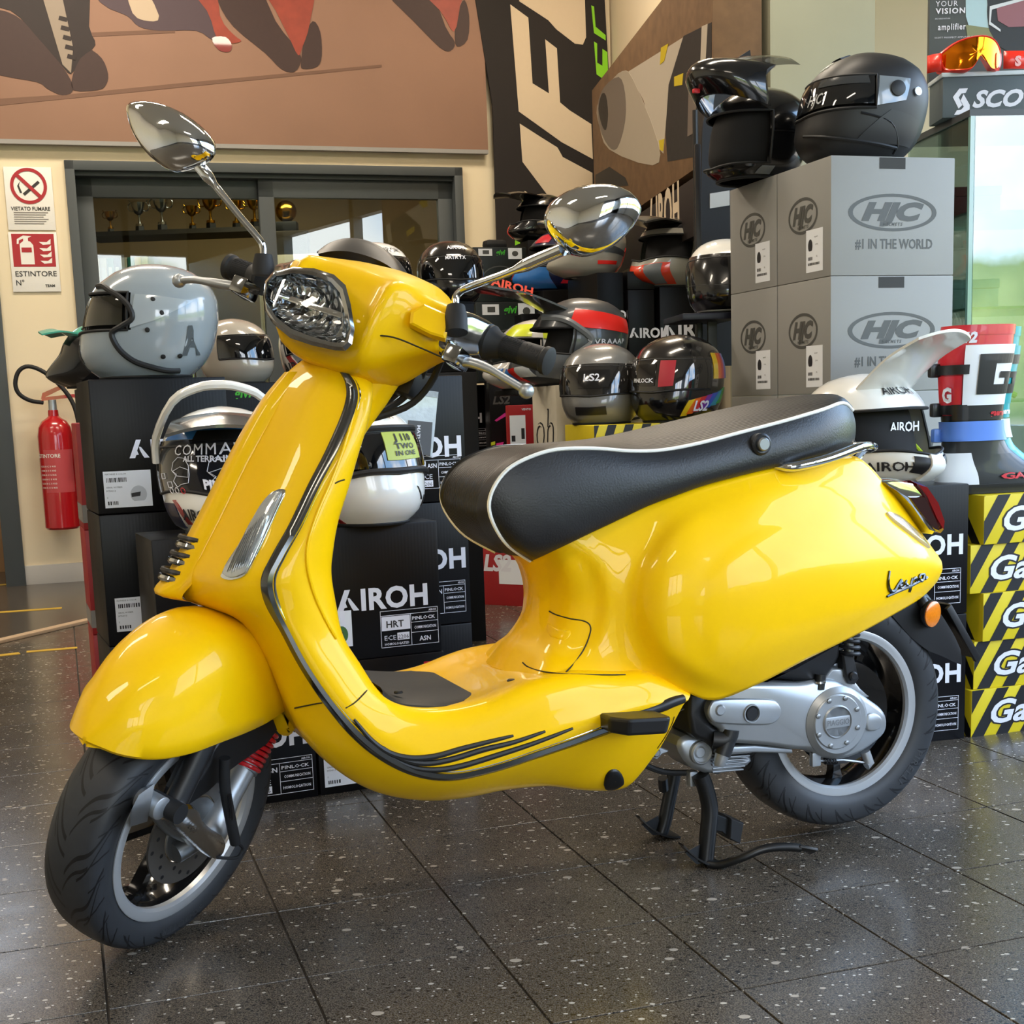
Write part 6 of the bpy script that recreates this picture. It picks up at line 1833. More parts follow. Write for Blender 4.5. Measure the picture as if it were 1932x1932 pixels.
sh.location = (sa0.x, sa0.y, shz - .001); sh.rotation_euler = (0, 0, math.atan2(sa1.y - sa0.y, sa1.x - sa0.x)); tag(sh, 'dark shelf carrying trophies behind the left door pane', 'shelf')
for k, (px, sc, mm, nm) in enumerate(((207, .62, m_gold, 'gold trophy cup at the left end of the shelf behind the glass'), (262, .85, m_silv, 'larger silver trophy cup second on the shelf behind the glass'), (305, .95, m_silv, 'tallest silver trophy cup near the middle of the shelf'), (362, .70, m_gold, 'gold trophy cup right of the tall silver one'), (397, .95, m_gold, 'tall gold trophy cup behind the mirror stem'), (445, .80, m_gold, 'gold trophy cup near the right end of the shelf'), (480, .90, m_gold, 'gold trophy cup at the right end of the shelf behind the glass'))):
    cup(nm, px, 406, ycab, sc, mm)
m_bind = ['#d8b62c', '#d9d5cb', '#2a8f8a', '#3a3f7a', '#d9d5cb', '#2a8f8a', '#d8b62c', '#d9d5cb', '#3a3f7a']
bz0 = at_depth(180, 555, 9.0); bz1 = at_depth(300, 555, 9.0)
bsh = box('binder_shelf', ((bz1 - bz0).length + .2, .3, .03), ((bz1 - bz0).length / 2, .1, -.015), mat('dark shelf', '#2f2a25', .6)); bsh.location = bz0; tag(bsh, 'shelf of office binders behind the left door pane', 'shelf')
for k in range(9):
    p = at_depth(186 + k * 13, 555, 9.0)
    br = empty('binder', (p.x, p.y, bz0.z)); tag(br, '%s office binder behind the glass, %s from the left' % (('yellow', 'white', 'teal', 'blue', 'white', 'teal', 'yellow', 'white', 'blue')[k], ('first', 'second', 'third', 'fourth', 'fifth', 'sixth', 'seventh', 'eighth', 'ninth')[k]), 'binder', 'office binders behind the glass')
    box('binder_spine', (.040, .20, .23), (0, .10, .115), mat('binder ' + m_bind[k], m_bind[k], .5), br, bev=.003)
    box('spine_label', (.024, .002, .10), (0, -.001, .12), m_paper, br)
# cabinet and award behind the right pane
p = at_depth(545, 480, 8.9)
cb = empty('office_cabinet', (p.x, p.y, 0)); tag(cb, 'pale office cabinet standing behind the right door pane', 'cabinet')
box('cabinet_body', (.42, .4, p.z), (.0, .2, p.z / 2), m_cream, cb, bev=.005); box('cabinet_door', (.38, .01, p.z * .8), (0, -.006, p.z * .48), m_cream, cb, bev=.004)
aw = empty('award_sculpture', (p.x, p.y + .12, p.z)); tag(aw, 'bronze globe award on a dark block on the office cabinet', 'trophy')
box('award_block', (.24, .12, .16), (0, 0, .08), mat('dark bronze', '#3a332a', .4, metal=.5), aw, bev=.01); box('award_plinth', (.14, .1, .06), (-.02, 0, .19), m_black, aw, bev=.004)
lathe('award_globe', [(.22 + .07 * (1 - cos(q)), .07 * sin(q)) for q in [pi * k / 12 for k in range(13)]], m_gold, aw, n=24, M=Matrix.Translation((-.02, 0, 0)) @ MU)
# cabinet seen through the open doorway at the far left
cp_ = W0 + WT * -.75 + WN * .75
dc = empty('plywood_counter', (cp_.x, cp_.y, 0), WYAW); tag(dc, 'plywood counter in the dim doorway at the left edge', 'counter')
box('counter_front', (.9, .5, .42), (0, .25, .21), m_woodp, dc, bev=.006); box('counter_top', (.95, .55, .04), (0, .25, .44), m_beige, dc, bev=.006)
jk = box('dark_jacket', (.7, .2, .75), (0, 0, .375), mat('dark leather', '#1d1815', .6, noise=.3, nscale=8, bump=.6), None, bev=.09)
jk.location = (cp_.x, cp_.y + .25, .4612); tag(jk, 'dark leather jacket heaped on the counter in the dim doorway', 'jacket')
# ================================================================== middle background
m_pl = mat('matt black plinth', '#121214', .7)
def cpx(label, x0, x1, yt, yb, d, dp=.3, yaw=.30, m=None, name='helmet_carton', plinth=None, z0=None):
    a = at_depth(x0, yt, d); b_ = at_depth(x0, yb, d)
    w = (x1 - x0) * d / F_PX / max(.6, cos(yaw - math.atan2(a.x, a.y)) ) 
    zb = b_.z if z0 is None else z0
    c = Carton(label, (a.x, a.y, zb + .0006), yaw, w, dp, a.z - zb - .0006, m, name)
    if plinth:
        o = box('display_plinth', (w, dp, zb), (w / 2, dp / 2, zb / 2), m_pl, None, bev=.004)
        o.location = (a.x, a.y, 0); o.rotation_euler = (0, 0, yaw); tag(o, plinth, 'plinth')
    c.top = a.z; c.org = Vector((a.x, a.y, 0)); c.yaw = yaw
    return c
def spot(c, fx, fy):
    p = c.org + xdir(c.yaw) * (c.w * fx) + ydir(c.yaw) * (c.d * fy); p.z = c.top + .001; return p
m_green = mat('green mark', '#3fae2a', .5)
# far stack of lettered cartons (6.6 m)
pz = at_z(938, 1105); pf = pz - xdir(.35) * .34
for k in range(3):
    c = Carton(('black carton at the bottom of the far stack, floor showing beside it', 'black carton in the middle of the far stack behind the seat nose', 'black carton at the top of the far stack under the brake lever')[k], pf + Vector((0, 0, k * .3308)), .35, .34, .3, .33)
    c.airoh(.085, .15, .046); c.spec(.20, .035, .125, .085, 1)
# red cartons
pr = at_z(1016, 1147)
YR = .62
for k in range(2):
    q = pr - xdir(YR) * .0
    c = Carton(('red carton on the far floor right of the black stack', 'red carton on top of the red floor carton, behind the seat nose')[k], pr + Vector((0, 0, k * .3308)) - xdir(-.55) * .42, -.55, .42, .30, .33, m_redc)
    c.txt('red_carton_lettering', 'LS2', .10, c.F(.14, .16), m_ink, .04, .2)
    c.rect('paper_label', .22, .10, .36, .21, m_paper)
    if k: cr1 = c
p = at_depth(957, 765, 5.75); 
c = Carton('red carton with a white paper label standing behind the seat', (p.x, p.y, .6622), .05, .115, .16, p.z - .6622, m_redc)
c.rect('paper_label', .008, .06, .075, .185, m_paper); c.txt('carton_lettering', 'VENTO', .012, c.F(.06, .205), m_ink, .02); c.rect('label_print', .014, .075, .030, .10, m_inkd, z=.0012); c.rect('label_picture', .056, .085, .070, .13, m_inkd, z=.0012)
# black carton with neon helmet picture
p = at_depth(922, 720, 6.25)
c = Carton('black carton with pink and lime helmet picture left of the red carton', (p.x, p.y, .6622), .10, .20, .25, p.z - .6622)
c.txt('carton_lettering', 'LS2', .055, c.F(.015, .235), m_greyp, .03, .25)
m_pink = mat('neon pink print', '#c22a8c', .5); m_lime = mat('neon lime print', '#a8c61e', .5)
for q, mm in (([(.02, .16), (.08, .20), (.078, .18), (.03, .155)], m_pink), ([(.0, .06), (.02, .065), (.02, .05), (.0, .045)], m_lime), ([(.025, .055), (.06, .06), (.055, .045), (.025, .04)], m_pink), ([(.0, .03), (.09, .035), (.085, .01), (.03, .02)], m_pink)):
    c.put('helmet_picture', poly_vf(q), c.F(0, 0), mm)
p = at_z(1022, 1152) + Vector((.035, 0, 0))
c = Carton('small grey carton with a white label right of the red floor carton', p, .45, .13, .2, .24, m_greyc, 'accessory_carton')
c.rect('paper_label', .0, .03, .05, .10, m_paper); c.rect('label_print', .025, .04, .042, .06, m_inkd, z=.0012)
# accessory cartons with green mark
def acc(label, x0, x1, yt, yb, d, pl, z0=None):
    c = cpx(label, x0, x1, yt, yb, d, .30, .30, mat('dark green-black carton', '#141a19', .35), 'accessory_carton', pl, z0)
    w, h = c.w, c.h
    c.rect('white_panel', w * .10, h * .84, w * .36, h * .97, m_paper); c.rect('bar_code', w * .18, h * .87, w * .30, h * .94, m_greyp, z=.0012)
    c.txt('green_mark', 'givi', h * .13, c.F(w * .42, h * .86), m_green, .03, .25)
    c.rect('picture_panel', w * .66, h * .78, w * .92, h * .98, m_paper); c.put('panel_picture', poly_vf(ell(w * .79, h * .88, w * .06, h * .05, 12)), c.F(0, 0, .0014), m_greyp)
    c.put('case_drawing', ring_vf(ell(w * .5, h * .4, w * .36, h * .26, 20), ell(w * .5, h * .4, w * .34, h * .24, 20), .0005), c.F(0, 0, .0008), m_greyp)
    return c
g2 = acc('dark accessory carton with a green mark, lower of two under the left mirror', 897, 1018, 570, 700, 6.36, None, 1.0)
g1 = acc('dark accessory carton with a green mark, upper of two under the left mirror', 892, 992, 466, 569, 6.36, None)
p = spot(g1, .55, .4)
gl = box('folded_glove', (.11, .07, .045), (0, 0, .0225), mat('black glove leather', '#101012', .6, noise=.3, nscale=30, bump=.8), None, bev=.02); gl.location = p; gl.rotation_euler = (0, 0, .4); tag(gl, 'black glove lying on the upper accessory carton', 'glove')
# black shelf carton below the dark full-face helmet
k1 = cpx('black carton under the glossy dark helmet left of the accessory cartons', 690, 886, 574, 706, 4.9, .26, .30, None, 'helmet_carton', 'black plinth left of the accessory plinth')
k1.rect('pink_flash', .12, k1.h - .03, .2, k1.h - .004, mat('crimson print', '#8c1238', .5))
H = Helmet('glossy black full-face helmet with warm reflections, behind the left mirror stem', spot(k1, .86, .45), -1.25, g_black, 'road', .92)
H.visor(g_visor, 80); H.word('brow_lettering', 'AIROH', 0, 2.25, .030, m_ink, .02, k=3.2, off=.003); H.word('visor_lettering', 'MATRYX', -6, 1.85, .020, m_ink, .02, off=.006); H.chin_vent()
H = Helmet('white full-face helmet mostly hidden behind the yellow handlebar cover', spot(k1, .17, .45), -.9, g_white, 'road', .90)
H.visor(g_visor, 80); H.word('brow_lettering', 'AIROH', 0, 2.2, .035, m_inkd, .02, k=3.2, off=.003)
# back row of cartons
def lettered(label, x0, x1, yt, yb, d, ly, lh, lx=None, m=None, pl=None, dp=.3):
    c = cpx(label, x0, x1, yt, yb, d, dp, .30, m, 'helmet_carton', pl)
    h = lh * d / F_PX; zl = at_depth(x0, ly, d).z - at_depth(x0, yb, d).z
    w = airoh_w(h)
    c.airoh(min(c.w * .12 if lx is None else lx, max(.004, c.w - w - .006)), zl, h)
    return c
r2 = lettered('black lettered carton in the back row left of the cream one', 1024, 1074, 548, 694, 6.35, 633, 17, pl='black plinth under the back row, left part', dp=.3)
r3 = cpx('cream carton with black outlined letters in the back row', 1079, 1119, 548, 694, 6.39, .36, .30, m_cream, 'helmet_carton', 'black plinth under the cream back-row carton')
r3.txt('outlined_letters', 'oh', .11, r3.F(.006, .07), m_inkd, .0, .15)
r4 = lettered('black lettered carton in the back row right of the cream one', 1126, 1178, 514, 694, 5.67, 602, 16, pl='black plinth under the back row, middle part', dp=.36)
r5 = lettered('black lettered carton beside the folded one in the back row', 1184, 1237, 547, 700, 5.71, 637, 18, pl='black plinth under the back row, right part')
r5b = cpx('thin black carton lying on the back row under an orange peak helmet', 1183, 1238, 512, 546.6, 5.71, .26, .30)
r6 = lettered('large black lettered carton next to the black pole', 1244, 1345, 541, 712, 5.75, 636, 30, .05, pl='black plinth beside the black pole')
r1 = lettered('black carton with grey sheen behind the rubber grip', 984, 1020, 592, 700, 6.32, 636, 17, pl='black plinth behind the rubber grip', dp=.2)
# off-road helmets along the top
m_lin = mat('black lining', '#0d0d0f', 0.85)
rb = cpx('tall black carton behind the left mirror head', 996, 1098, 453, 694, 6.95, .3, .30, None, 'helmet_carton', 'black plinth at the back of the helmet row')
H = Helmet('black and red off-road helmet, highest behind the left mirror', spot(rb, .45, .5), -2.5, g_black, 'mx', 1.0)
H.peak(g_black, .12, .04); H.patch('red_flash', [(-120, 2.2), (-60, 2.2), (-40, 2.45), (-130, 2.4)], g_red, .002); H.patch('red_chin', [(-50, .2), (-10, .2), (-12, .85), (-60, .85)], g_red, .002)
H = Helmet('blue and red off-road helmet under the left mirror head', spot(r2, 1.05, .40), pi + .15, g_navy, 'mx', 1.15)
H.patch('blue_chin', [(10, .15), (80, .1), (70, .95), (12, .95)], g_blue, .002); H.patch('red_side', [(85, .3), (150, .2), (150, 1.2), (95, .9)], gloss('crimson graphic', '#b3202f', .3), .0025); H.patch('white_flash', [(100, .9), (170, .4), (170, .7), (105, 1.4)], g_white, .003)
H.patch('red_brow', [(20, 2.1), (60, 2.1), (70, 2.5), (20, 2.4)], gloss('crimson graphic', '#b3202f', .3), .002); H.patch('orange_edge', [(-6, .4), (8, .4), (10, .9), (-4, .9)], g_red, .003)
H = Helmet('grey and red off-road helmet right of the mirror head', spot(r4, .75, .75), pi + .10, gloss('ash grey shell', '#8f8c82', .3), 'mx', .98)
H.patch('red_rear', [(150, .2), (178, .2), (178, 1.3), (160, 1.3)], g_red, .002); H.patch('dark_stripe', [(80, 1.2), (160, .8), (160, 1.0), (84, 1.7)], g_dgrey, .002); H.patch('red_mark', [(90, .55), (130, .5), (130, .65), (90, .72)], g_red, .002); H.patch('red_top', [(70, 2.2), (140, 2.1), (140, 2.3), (75, 2.45)], gloss('crimson graphic', '#b3202f', .3), .002); H.peak(gloss('ash grey shell', '#8f8c82', .3), .08, .05)
H = Helmet('grey and orange off-road helmet with dark peak beside the black pole', spot(r6, .52, .35), pi + .75, gloss('ash grey shell', '#8f8c82', .3), 'mx', 1.18)
H.patch('orange_chin', [(-60, .08), (60, .08), (50, .80), (-50, .80)], gloss('orange red graphic', '#d23a1c', .35), .002); H.patch('grey_chin', [(20, .1), (45, .1), (40, .78), (12, .78)], g_mgrey, .003); H.peak(gloss('camo peak', '#3b3a36', .25), .10, .03); H.patch('dark_crown', [(-70, 2.2), (70, 2.2), (60, 2.7), (-60, 2.7)], g_black, .002)
# cream carton in front with a red-grey off-road helmet on it
pc = at_depth(1048, 727, 4.5)
c6 = Carton('cream carton with black outlined letters and a printed front behind the seat', (pc.x, pc.y, .64), .30, .31, .25, pc.z - .64, m_cream)
c6.top = pc.z; c6.org = Vector((pc.x, pc.y, 0)); c6.yaw = .30
o = box('display_plinth', (.27, .10, .639), (.165, .06, .3195), m_pl, None, bev=.004); o.location = (pc.x, pc.y, 0); o.rotation_euler = (0, 0, .30); tag(o, 'black plinth under the front cream carton', 'plinth')
c6.txt('front_print', 'ORIGINAL PRODUCT', .026, c6.F(.012, .275), m_inkd, .02, .2, width=.27)
c6.put('front_line', join_vf([poly_vf([(.03, .16), (.20, .195), (.20, .203), (.03, .168)]), poly_vf([(.10, .03), (.14, .12), (.22, .19), (.30, .20), (.30, .192), (.22, .18), (.15, .115), (.108, .03)])]), c6.F(0, 0), m_inkd)
v, f = text_vf('oh', .20, .0, .15, 3); c6.put('outlined_letters', (v, f), c6.Lf(.03, .10), m_inkd)
v, f = text_vf('oh', .20, -.022, .15, 3); c6.put('letter_fill', (v, f), c6.Lf(.03, .10, .0016), m_cream)
c6.rect('side_line', .03, .07, .22, .077, m_inkd, c6.Lf)
H = Helmet('red, grey and black off-road helmet on the cream carton behind the grip', spot(c6, .42, .5), pi + .20, g_dgrey, 'mx', 1.16, eye=(.080, .165))
H.patch('red_rear', [(95, .25), (150, .15), (150, 1.0), (110, 1.0)], g_red, .003); H.patch('red_crown', [(70, 2.05), (150, 1.75), (150, 2.15), (75, 2.4)], g_red, .003)
H.patch('red_chin', [(-4, .15), (16, .15), (18, .62), (-4, .62)], g_red, .003); H.patch('white_chin', [(18, .3), (44, .3), (40, .62), (20, .62)], gloss('pale grey graphic', '#c4c5c2', .3), .003); H.patch('grey_cheek', [(44, .3), (66, .2), (80, 1.0), (60, 1.0)], g_mgrey, .003); H.patch('black_cheek', [(66, .2), (92, .2), (108, 1.0), (82, 1.0)], g_black, .003)
H.put_tube('grey_browline', [H.P(rad(a), t, .003) for a, t in ((84, 1.1), (92, 1.5), (80, 2.0), (60, 2.15), (20, 2.2))], .010, g_mgrey, 6, 4)
pk = H.peak(gloss('dark peak', '#26241f', .3), .15, .10, 62, 2.40, .085); H.word('side_lettering', 'WRAAAP', 112, 1.35, .026, m_ink, .02, 1.15, off=.005)
pm = H.root
G_ = H.pk
v, f = text_vf('AIROH', .042, .03, 0, 2, 'LEFT', 1.1)
def pkpt(u, s):
    i = min(len(G_) - 1, max(0, int(round(u * (len(G_) - 1))))); r = G_[i]; j = min(len(r) - 1, max(0, int(round(s * (len(r) - 1))))); return Vector(r[j])
e0_, e1_, e2_ = pkpt(.95, .95), pkpt(.95, .15), pkpt(.60, .95)
text('peak_lettering', 'AIROH', .040, frame_M(e0_.lerp(e1_, .10) + Vector((0, .010, .004)) , (e1_ - e0_), Vector((0, -.5, .86))), gloss('orange red graphic', '#d23a1c', .35), H.root, bold=.03)
# white, yellow and blue helmet behind the grip
zw = at_depth(972, 735, 4.85).z; pw = at_depth(972, 735, 4.85)
w1 = empty('display_stand', (pw.x, pw.y, 0), .3); tag(w1, 'black helmet stand behind the rubber grip under a white and yellow helmet', 'stand')
box('stand_board', (.24, .26, .02), (.12, .13, zw - .01), m_pl, w1, bev=.003); box('stand_post', (.05, .06, zw - .02), (.20, .13, (zw - .02) / 2), m_pl, w1, bev=.003)
p = at_depth(972, 735, 4.85) + xdir(.3) * .12 + ydir(.3) * .13
H = Helmet('white helmet with fluorescent yellow crown and blue marks behind the rubber grip', (p.x, p.y, at_depth(972, 735, 4.85).z + .001), pi + .5, gloss('pearl white shell', '#d6d2cb', .25), 'mx', 1.0)
m_fl = gloss('fluorescent yellow', '#c9d418', .35, .3)
H.patch('yellow_brow', [(0, 2.05), (60, 2.05), (60, 2.5), (0, 2.5)], m_fl, .003); H.patch('yellow_crown', [(80, 2.0), (150, 1.8), (150, 2.3), (80, 2.4)], m_fl, .003); H.patch('blue_bar', [(30, .35), (38, .35), (36, .75), (27, .75)], g_blue, .003); H.patch('blue_block', [(42, .3), (70, .3), (80, .72), (40, .72)], g_blue, .003); H.patch('blue_rear', [(110, 1.0), (150, .9), (150, 1.15), (110, 1.3)], g_blue, .003)
# striped shoe carton with two full-face helmets
m_yc = mat('yellow carton', '#d8c21c', .5, noise=.04); m_ykb = mat('carton stripe black', '#17181a', .5)
def stripes(c, w, h, side, n, ox=0.0, slant=.6, sw=.055):
    P = []
    k = -4
    while True:
        x0 = ox + k * sw * 2
        if x0 > w: break
        q = [(x0, 0), (x0 + sw, 0), (x0 + sw + slant * h, h), (x0 + slant * h, h)]
        # clip to the face
        def clip(poly, f0):
            out = []
            for i in range(len(poly)):
                a, b_ = poly[i], poly[(i + 1) % len(poly)]
                fa, fb = f0(a), f0(b_)
                if fa >= 0: out.append(a)
                if fa * fb < 0:
                    t = fa / (fa - fb); out.append((a[0] + (b_[0] - a[0]) * t, a[1] + (b_[1] - a[1]) * t))
            return out
        q = clip(q, lambda p: p[0] - .001)
        if len(q) > 2: q = clip(q, lambda p: w - .001 - p[0])
        if len(q) > 2: P.append(poly_vf(q))
        k += 1
    if P: c.put('black_stripe', join_vf(P), side(0, 0, .0007), m_ykb)
p = at_depth(1120, 803, 4.15)
cs = Carton('black and yellow striped carton under the two full-face helmets', (p.x, p.y, p.z - .13), .22, .46, .34, .13, m_yc, 'boot_carton')
cs.top = p.z; cs.org = Vector((p.x, p.y, 0)); cs.yaw = .22
stripes(cs, .46, .13, cs.F, 8, .0, .35, .028)
o = box('display_plinth', (.46, .34, p.z - .1305), (.23, .17, (p.z - .1305) / 2), m_pl, None, bev=.004); o.location = (p.x, p.y, 0); o.rotation_euler = (0, 0, .22); tag(o, 'black plinth under the striped carton behind the seat', 'plinth')
H = Helmet('plain grey full-face helmet with clear visor and film, left of the rainbow one', spot(cs, .22, .72), -pi / 2 - .30, gloss('nardo grey shell', '#6c6b68', .3), 'road', 1.0)
m_cv = gloss('visor with film', '#23211f', .06, 1.0)
H.visor(m_cv, 80, .92, 2.1, .004); H.patch('visor_film', [(-14, 1.25), (22, 1.25), (24, 1.85), (-14, 1.85)], gloss('dark film', '#0f0f11', .1), .006); H.word('film_lettering', 'LS2', 2, 1.5, .03, m_ink, .02, off=.008); H.chin_vent()
H = Helmet('glossy black full-face helmet with rainbow flames on its side', spot(cs, .68, .32), -pi / 2 - .60, g_black, 'road', 1.06)
H.visor(m_cv, 80, .92, 2.1, .004); stx = H.patch('red_sticker', [(6, 1.15), (24, 1.15), (26, 1.95), (6, 1.95)], mat('red visor tag', '#a3232f', .4), .006); H.patch('film_panel', [(-26, 1.2), (2, 1.2), (2, 1.85), (-26, 1.85)], gloss('dark film', '#0f0f11', .1), .006); H.word('film_lettering', 'PINLOCK', -12, 1.3, .016, m_ink, .02, off=.008)
rb_c = ('#d9b51c', '#d8641c', '#c0262c', '#7a2a9a', '#2450b8', '#1c8fb0', '#2a9a3c')
for k, cc in enumerate(rb_c):
    mm = gloss('rainbow ' + cc, cc, .3)
    H.patch('rainbow_band', [(36 + k * 9, .18 + k * .06), (46 + k * 9, .20 + k * .06), (60 + k * 9, .72 + k * .05), (48 + k * 9, .66 + k * .05)], mm, .002 + k * .0003)
    H.patch('rainbow_band', [(84 + k * 7, 1.35), (92 + k * 7, 1.35), (96 + k * 7, 2.15), (86 + k * 7, 2.15)], mm, .002 + k * .0003)
H.word('side_lettering', 'LS2', 66, .36, .04, m_ink, .03, shear=.2, off=.006)
# black pole, dark shelf with a half-seen helmet
p = at_depth(1321, 700, 4.75)
po = box('black_pole', (.02, .02, 1.75), (0, 0, .875), m_plas, None, bev=.003); po.location = (p.x, p.y, 0); tag(po, 'thin black upright pole of the display behind the helmets', 'pole')
sa = at_depth(1288, 604, 4.5); sb = at_depth(1400, 590, 4.5)
sh = box('display_shelf', ((sb - sa).length, .30, .022), ((sb - sa).length / 2, .15, -.011), mat('dark blue shelf', '#16182a', .4), None, bev=.004); sh.location = (sa.x, sa.y, sa.z + .022); sh.rotation_euler = (0, 0, .1); tag(sh, 'dark blue shelf board left of the grey cartons', 'shelf')
o = box('shelf_bracket', (.03, .03, sa.z), (.12, .15, sa.z / 2 - .0005), m_plas, None); o.location = (sa.x, sa.y, 0); tag(o, 'black post holding the dark blue shelf board', 'post')
H = Helmet('black helmet with white crown half hidden by the grey cartons', (sa.x + .165, sa.y + .16, sa.z + .024), -1.8, g_white, 'road', .98, tilt=0)
H.visor(g_black, 88, .0, 2.15, .004)

# ---- banner on the back wall with large pale letters
m_ban = mat('black banner cloth', '#1b1513', .75, noise=.15, nscale=4, bump=.3)
a0, z0_ = wallpt(905, 480, .05); a1, z1_ = wallpt(1156, 0, .05)
bn = empty('brand_banner'); bn.matrix_world = frame_M(W0 + WT * a0 - WN * .05, WT, (0, 0, 1)); tag(bn, 'black banner with large pale letters and green lettering in the corner', 'banner')
def bp2(px, py, off=.066):
    a, zq = wallpt(px, py, off); return (a - a0, zq)
prism('banner_cloth', [bp2(888, -60), bp2(930, 200), bp2(942, 600), bp2(1138, 600), bp2(1150, 150), bp2(1138, -60)], .012, m_ban, bn)
m_pale = mat('pale banner print', '#c9b79c', .7); m_lg = mat('lime banner print', '#7fc41c', .6)
def bpoly(nm, pts, m): prism(nm, [bp2(x, y) for x, y in pts], .0015, m, bn, M=Matrix.Translation((0, 0, .012)))
bpoly('pale_letter', [(963, 8), (997, 33), (1005, 157), (1036, 176), (1029, 74), (1051, 91), (1057, 193), (1075, 208), (1116, 234), (1119, 300), (1060, 268), (979, 210)], m_pale)
bpoly('pale_letter', [(980, -60), (1102, -60), (1106, 70), (1100, 84), (1085, 82), (1050, 55), (1035, 38), (980, 2)], m_pale)
bpoly('pale_letter', [(981, 233), (1020, 258), (1052, 278), (1062, 296), (1118, 326), (1120, 420), (1050, 390), (986, 305)], m_pale)
bpoly('pale_letter', [(990, 360), (1024, 380), (1040, 470), (994, 432)], m_pale)
bpoly('green_lettering', [(1116, 10), (1121, 12), (1124, 50), (1143, 66), (1143, 76), (1121, 62)], m_lg)
bpoly('green_lettering', [(1121, 78), (1127, 82), (1127, 118), (1137, 124), (1137, 92), (1146, 98), (1148, 148), (1140, 150), (1126, 140)], m_lg)
bpoly('green_flash', [(972, 432), (1007, 455), (1008, 475), (972, 475)], m_lg)
# ---- exhaust poster and lettered board on the right wall, crest print
def wallpanel(name, label, cat, pts, off, th, m, cap=None):
    P = [rwpt(x, y, off) for x, y in pts]
    if cap is not None:
        for q in P: q.y = min(q.y, cap)
    x0 = min(q.x for q in P); x1 = max(q.x for q in P); y0 = min(q.y for q in P); y1 = max(q.y for q in P)
    r = empty(name); r.matrix_world = RWM @ Matrix.Translation((x0, y0, off - th)); tag(r, label, cat)
    box('board', (x1 - x0, y1 - y0, th), ((x1 - x0) / 2, (y1 - y0) / 2, th / 2), m, r, bev=.003)
    def q2(px, py):
        q = rwpt(px, py, off); return (q.x - x0, q.y - y0)
    def shp(nm, pts, mm, z, sub=0):
        pp = [q2(*q) for q in pts]
        if sub: pp = [tuple(q) for q in spline([list(q) for q in pp], sub, closed=True)]
        prism(nm, pp, .0012, mm, r, M=Matrix.Translation((0, 0, th + z)))
    return r, shp, q2, x1 - x0, y1 - y0
m_dirt = mat('printed dirt', '#6e5338', .7, noise=.4, nscale=18)
r, shp, q2, w, h = wallpanel('exhaust_poster', 'poster of a pale exhaust silencer on a motorcycle, right of the banner', 'poster', [(1121, 165), (1121, 352), (1345, 40), (1345, 295)], .20, .19, m_dirt)
m_si = mat('printed titanium', '#a59a88', .45); m_si2 = mat('printed silencer cap', '#6a6058', .45); m_wp = mat('printed white panel', '#b9ae9c', .5); m_fk = mat('printed dark frame', '#22201f', .6, noise=.4, nscale=30); m_yp = mat('printed yellow', '#c9b017', .5)
shp('print_panel', [(1186, 135), (1290, 70), (1262, 170), (1252, 290), (1235, 270), (1215, 190)], m_wp, .0)
shp('print_frame', [(1290, 68), (1343, 42), (1343, 290), (1260, 305), (1256, 250), (1262, 160)], m_fk, .0002)
shp('print_silencer', [(1127, 200), (1150, 158), (1175, 134), (1195, 150), (1242, 268), (1232, 312), (1150, 282), (1132, 240)], m_si, .0006, 3)
shp('print_silencer_cap', [(1128, 200), (1140, 165), (1168, 145), (1180, 175), (1180, 230), (1165, 280), (1148, 275), (1132, 240)], m_si2, .0010, 3)
shp('print_outlet', [(1130, 205), (1136, 178), (1144, 180), (1148, 215), (1144, 245), (1136, 235)], m_fk, .0016, 3)
shp('print_tyre', [(1124, 330), (1150, 315), (1180, 335), (1186, 350), (1124, 355)], m_fk, .0008)
shp('print_yellow_tab', [(1248, 90), (1262, 82), (1254, 115), (1246, 122)], m_yp, .0014); shp('print_yellow_tab', [(1273, 145), (1290, 138), (1288, 160), (1273, 163)], m_yp, .0014); shp('print_yellow_tab', [(1244, 265), (1254, 262), (1252, 285), (1246, 283)], m_yp, .0014)
shp('print_fork', [(1325, 50), (1336, 45), (1332, 120), (1322, 130)], m_wp, .0014)
shp('print_spring', [(1300, 175), (1316, 168), (1312, 250), (1298, 258)], m_si2, .0014)
_ey = min(rwpt(1121, 352, .2).y, rwpt(1345, 295, .2).y) - .03
r, shp, q2, w, h = wallpanel('lettered_board', 'dark board with pale AIROH lettering under the exhaust poster', 'sign', [(1150, 366), (1150, 430), (1320, 315), (1320, 440)], .20, .19, mat('dark brown board', '#1f1715', .6), _ey)
v, f = airoh_vf(.20); wv_ = max(q.x for q in v)
M_ = Matrix.Translation((w - wv_ * .66 - .34, .06, .1912)) @ Matrix.Scale(.66, 4, (1, 0, 0))
mesh('board_lettering', [M_ @ q for q in v], f, m_pale, r, smooth=False)
# blue crest print on the right wall
cr_ = empty('wall_crest_print'); cr_.matrix_world = RWM; tag(cr_, 'navy blue lettering and crest on the cream wall above the exhaust poster', 'sign')
m_nv = mat('navy wall print', '#1c2450', .6)
def rwpoly(nm, pts, mm=m_nv): prism(nm, [(rwpt(x, y).x, rwpt(x, y).y) for x, y in pts], .004, mm, cr_)
rwpoly('navy_letter', [(1205, 71), (1218, 72), (1218, 125), (1205, 125)]); rwpoly('navy_letter', [(1248, 74), (1262, 75), (1262, 110), (1248, 110)]); rwpoly('navy_letter', [(1360, 40), (1374, 40), (1374, 160), (1360, 160)])
rwpoly('crest_arc', [(1340, -30), (1356, -30), (1360, 5), (1374, 22), (1374, 42), (1352, 22)])
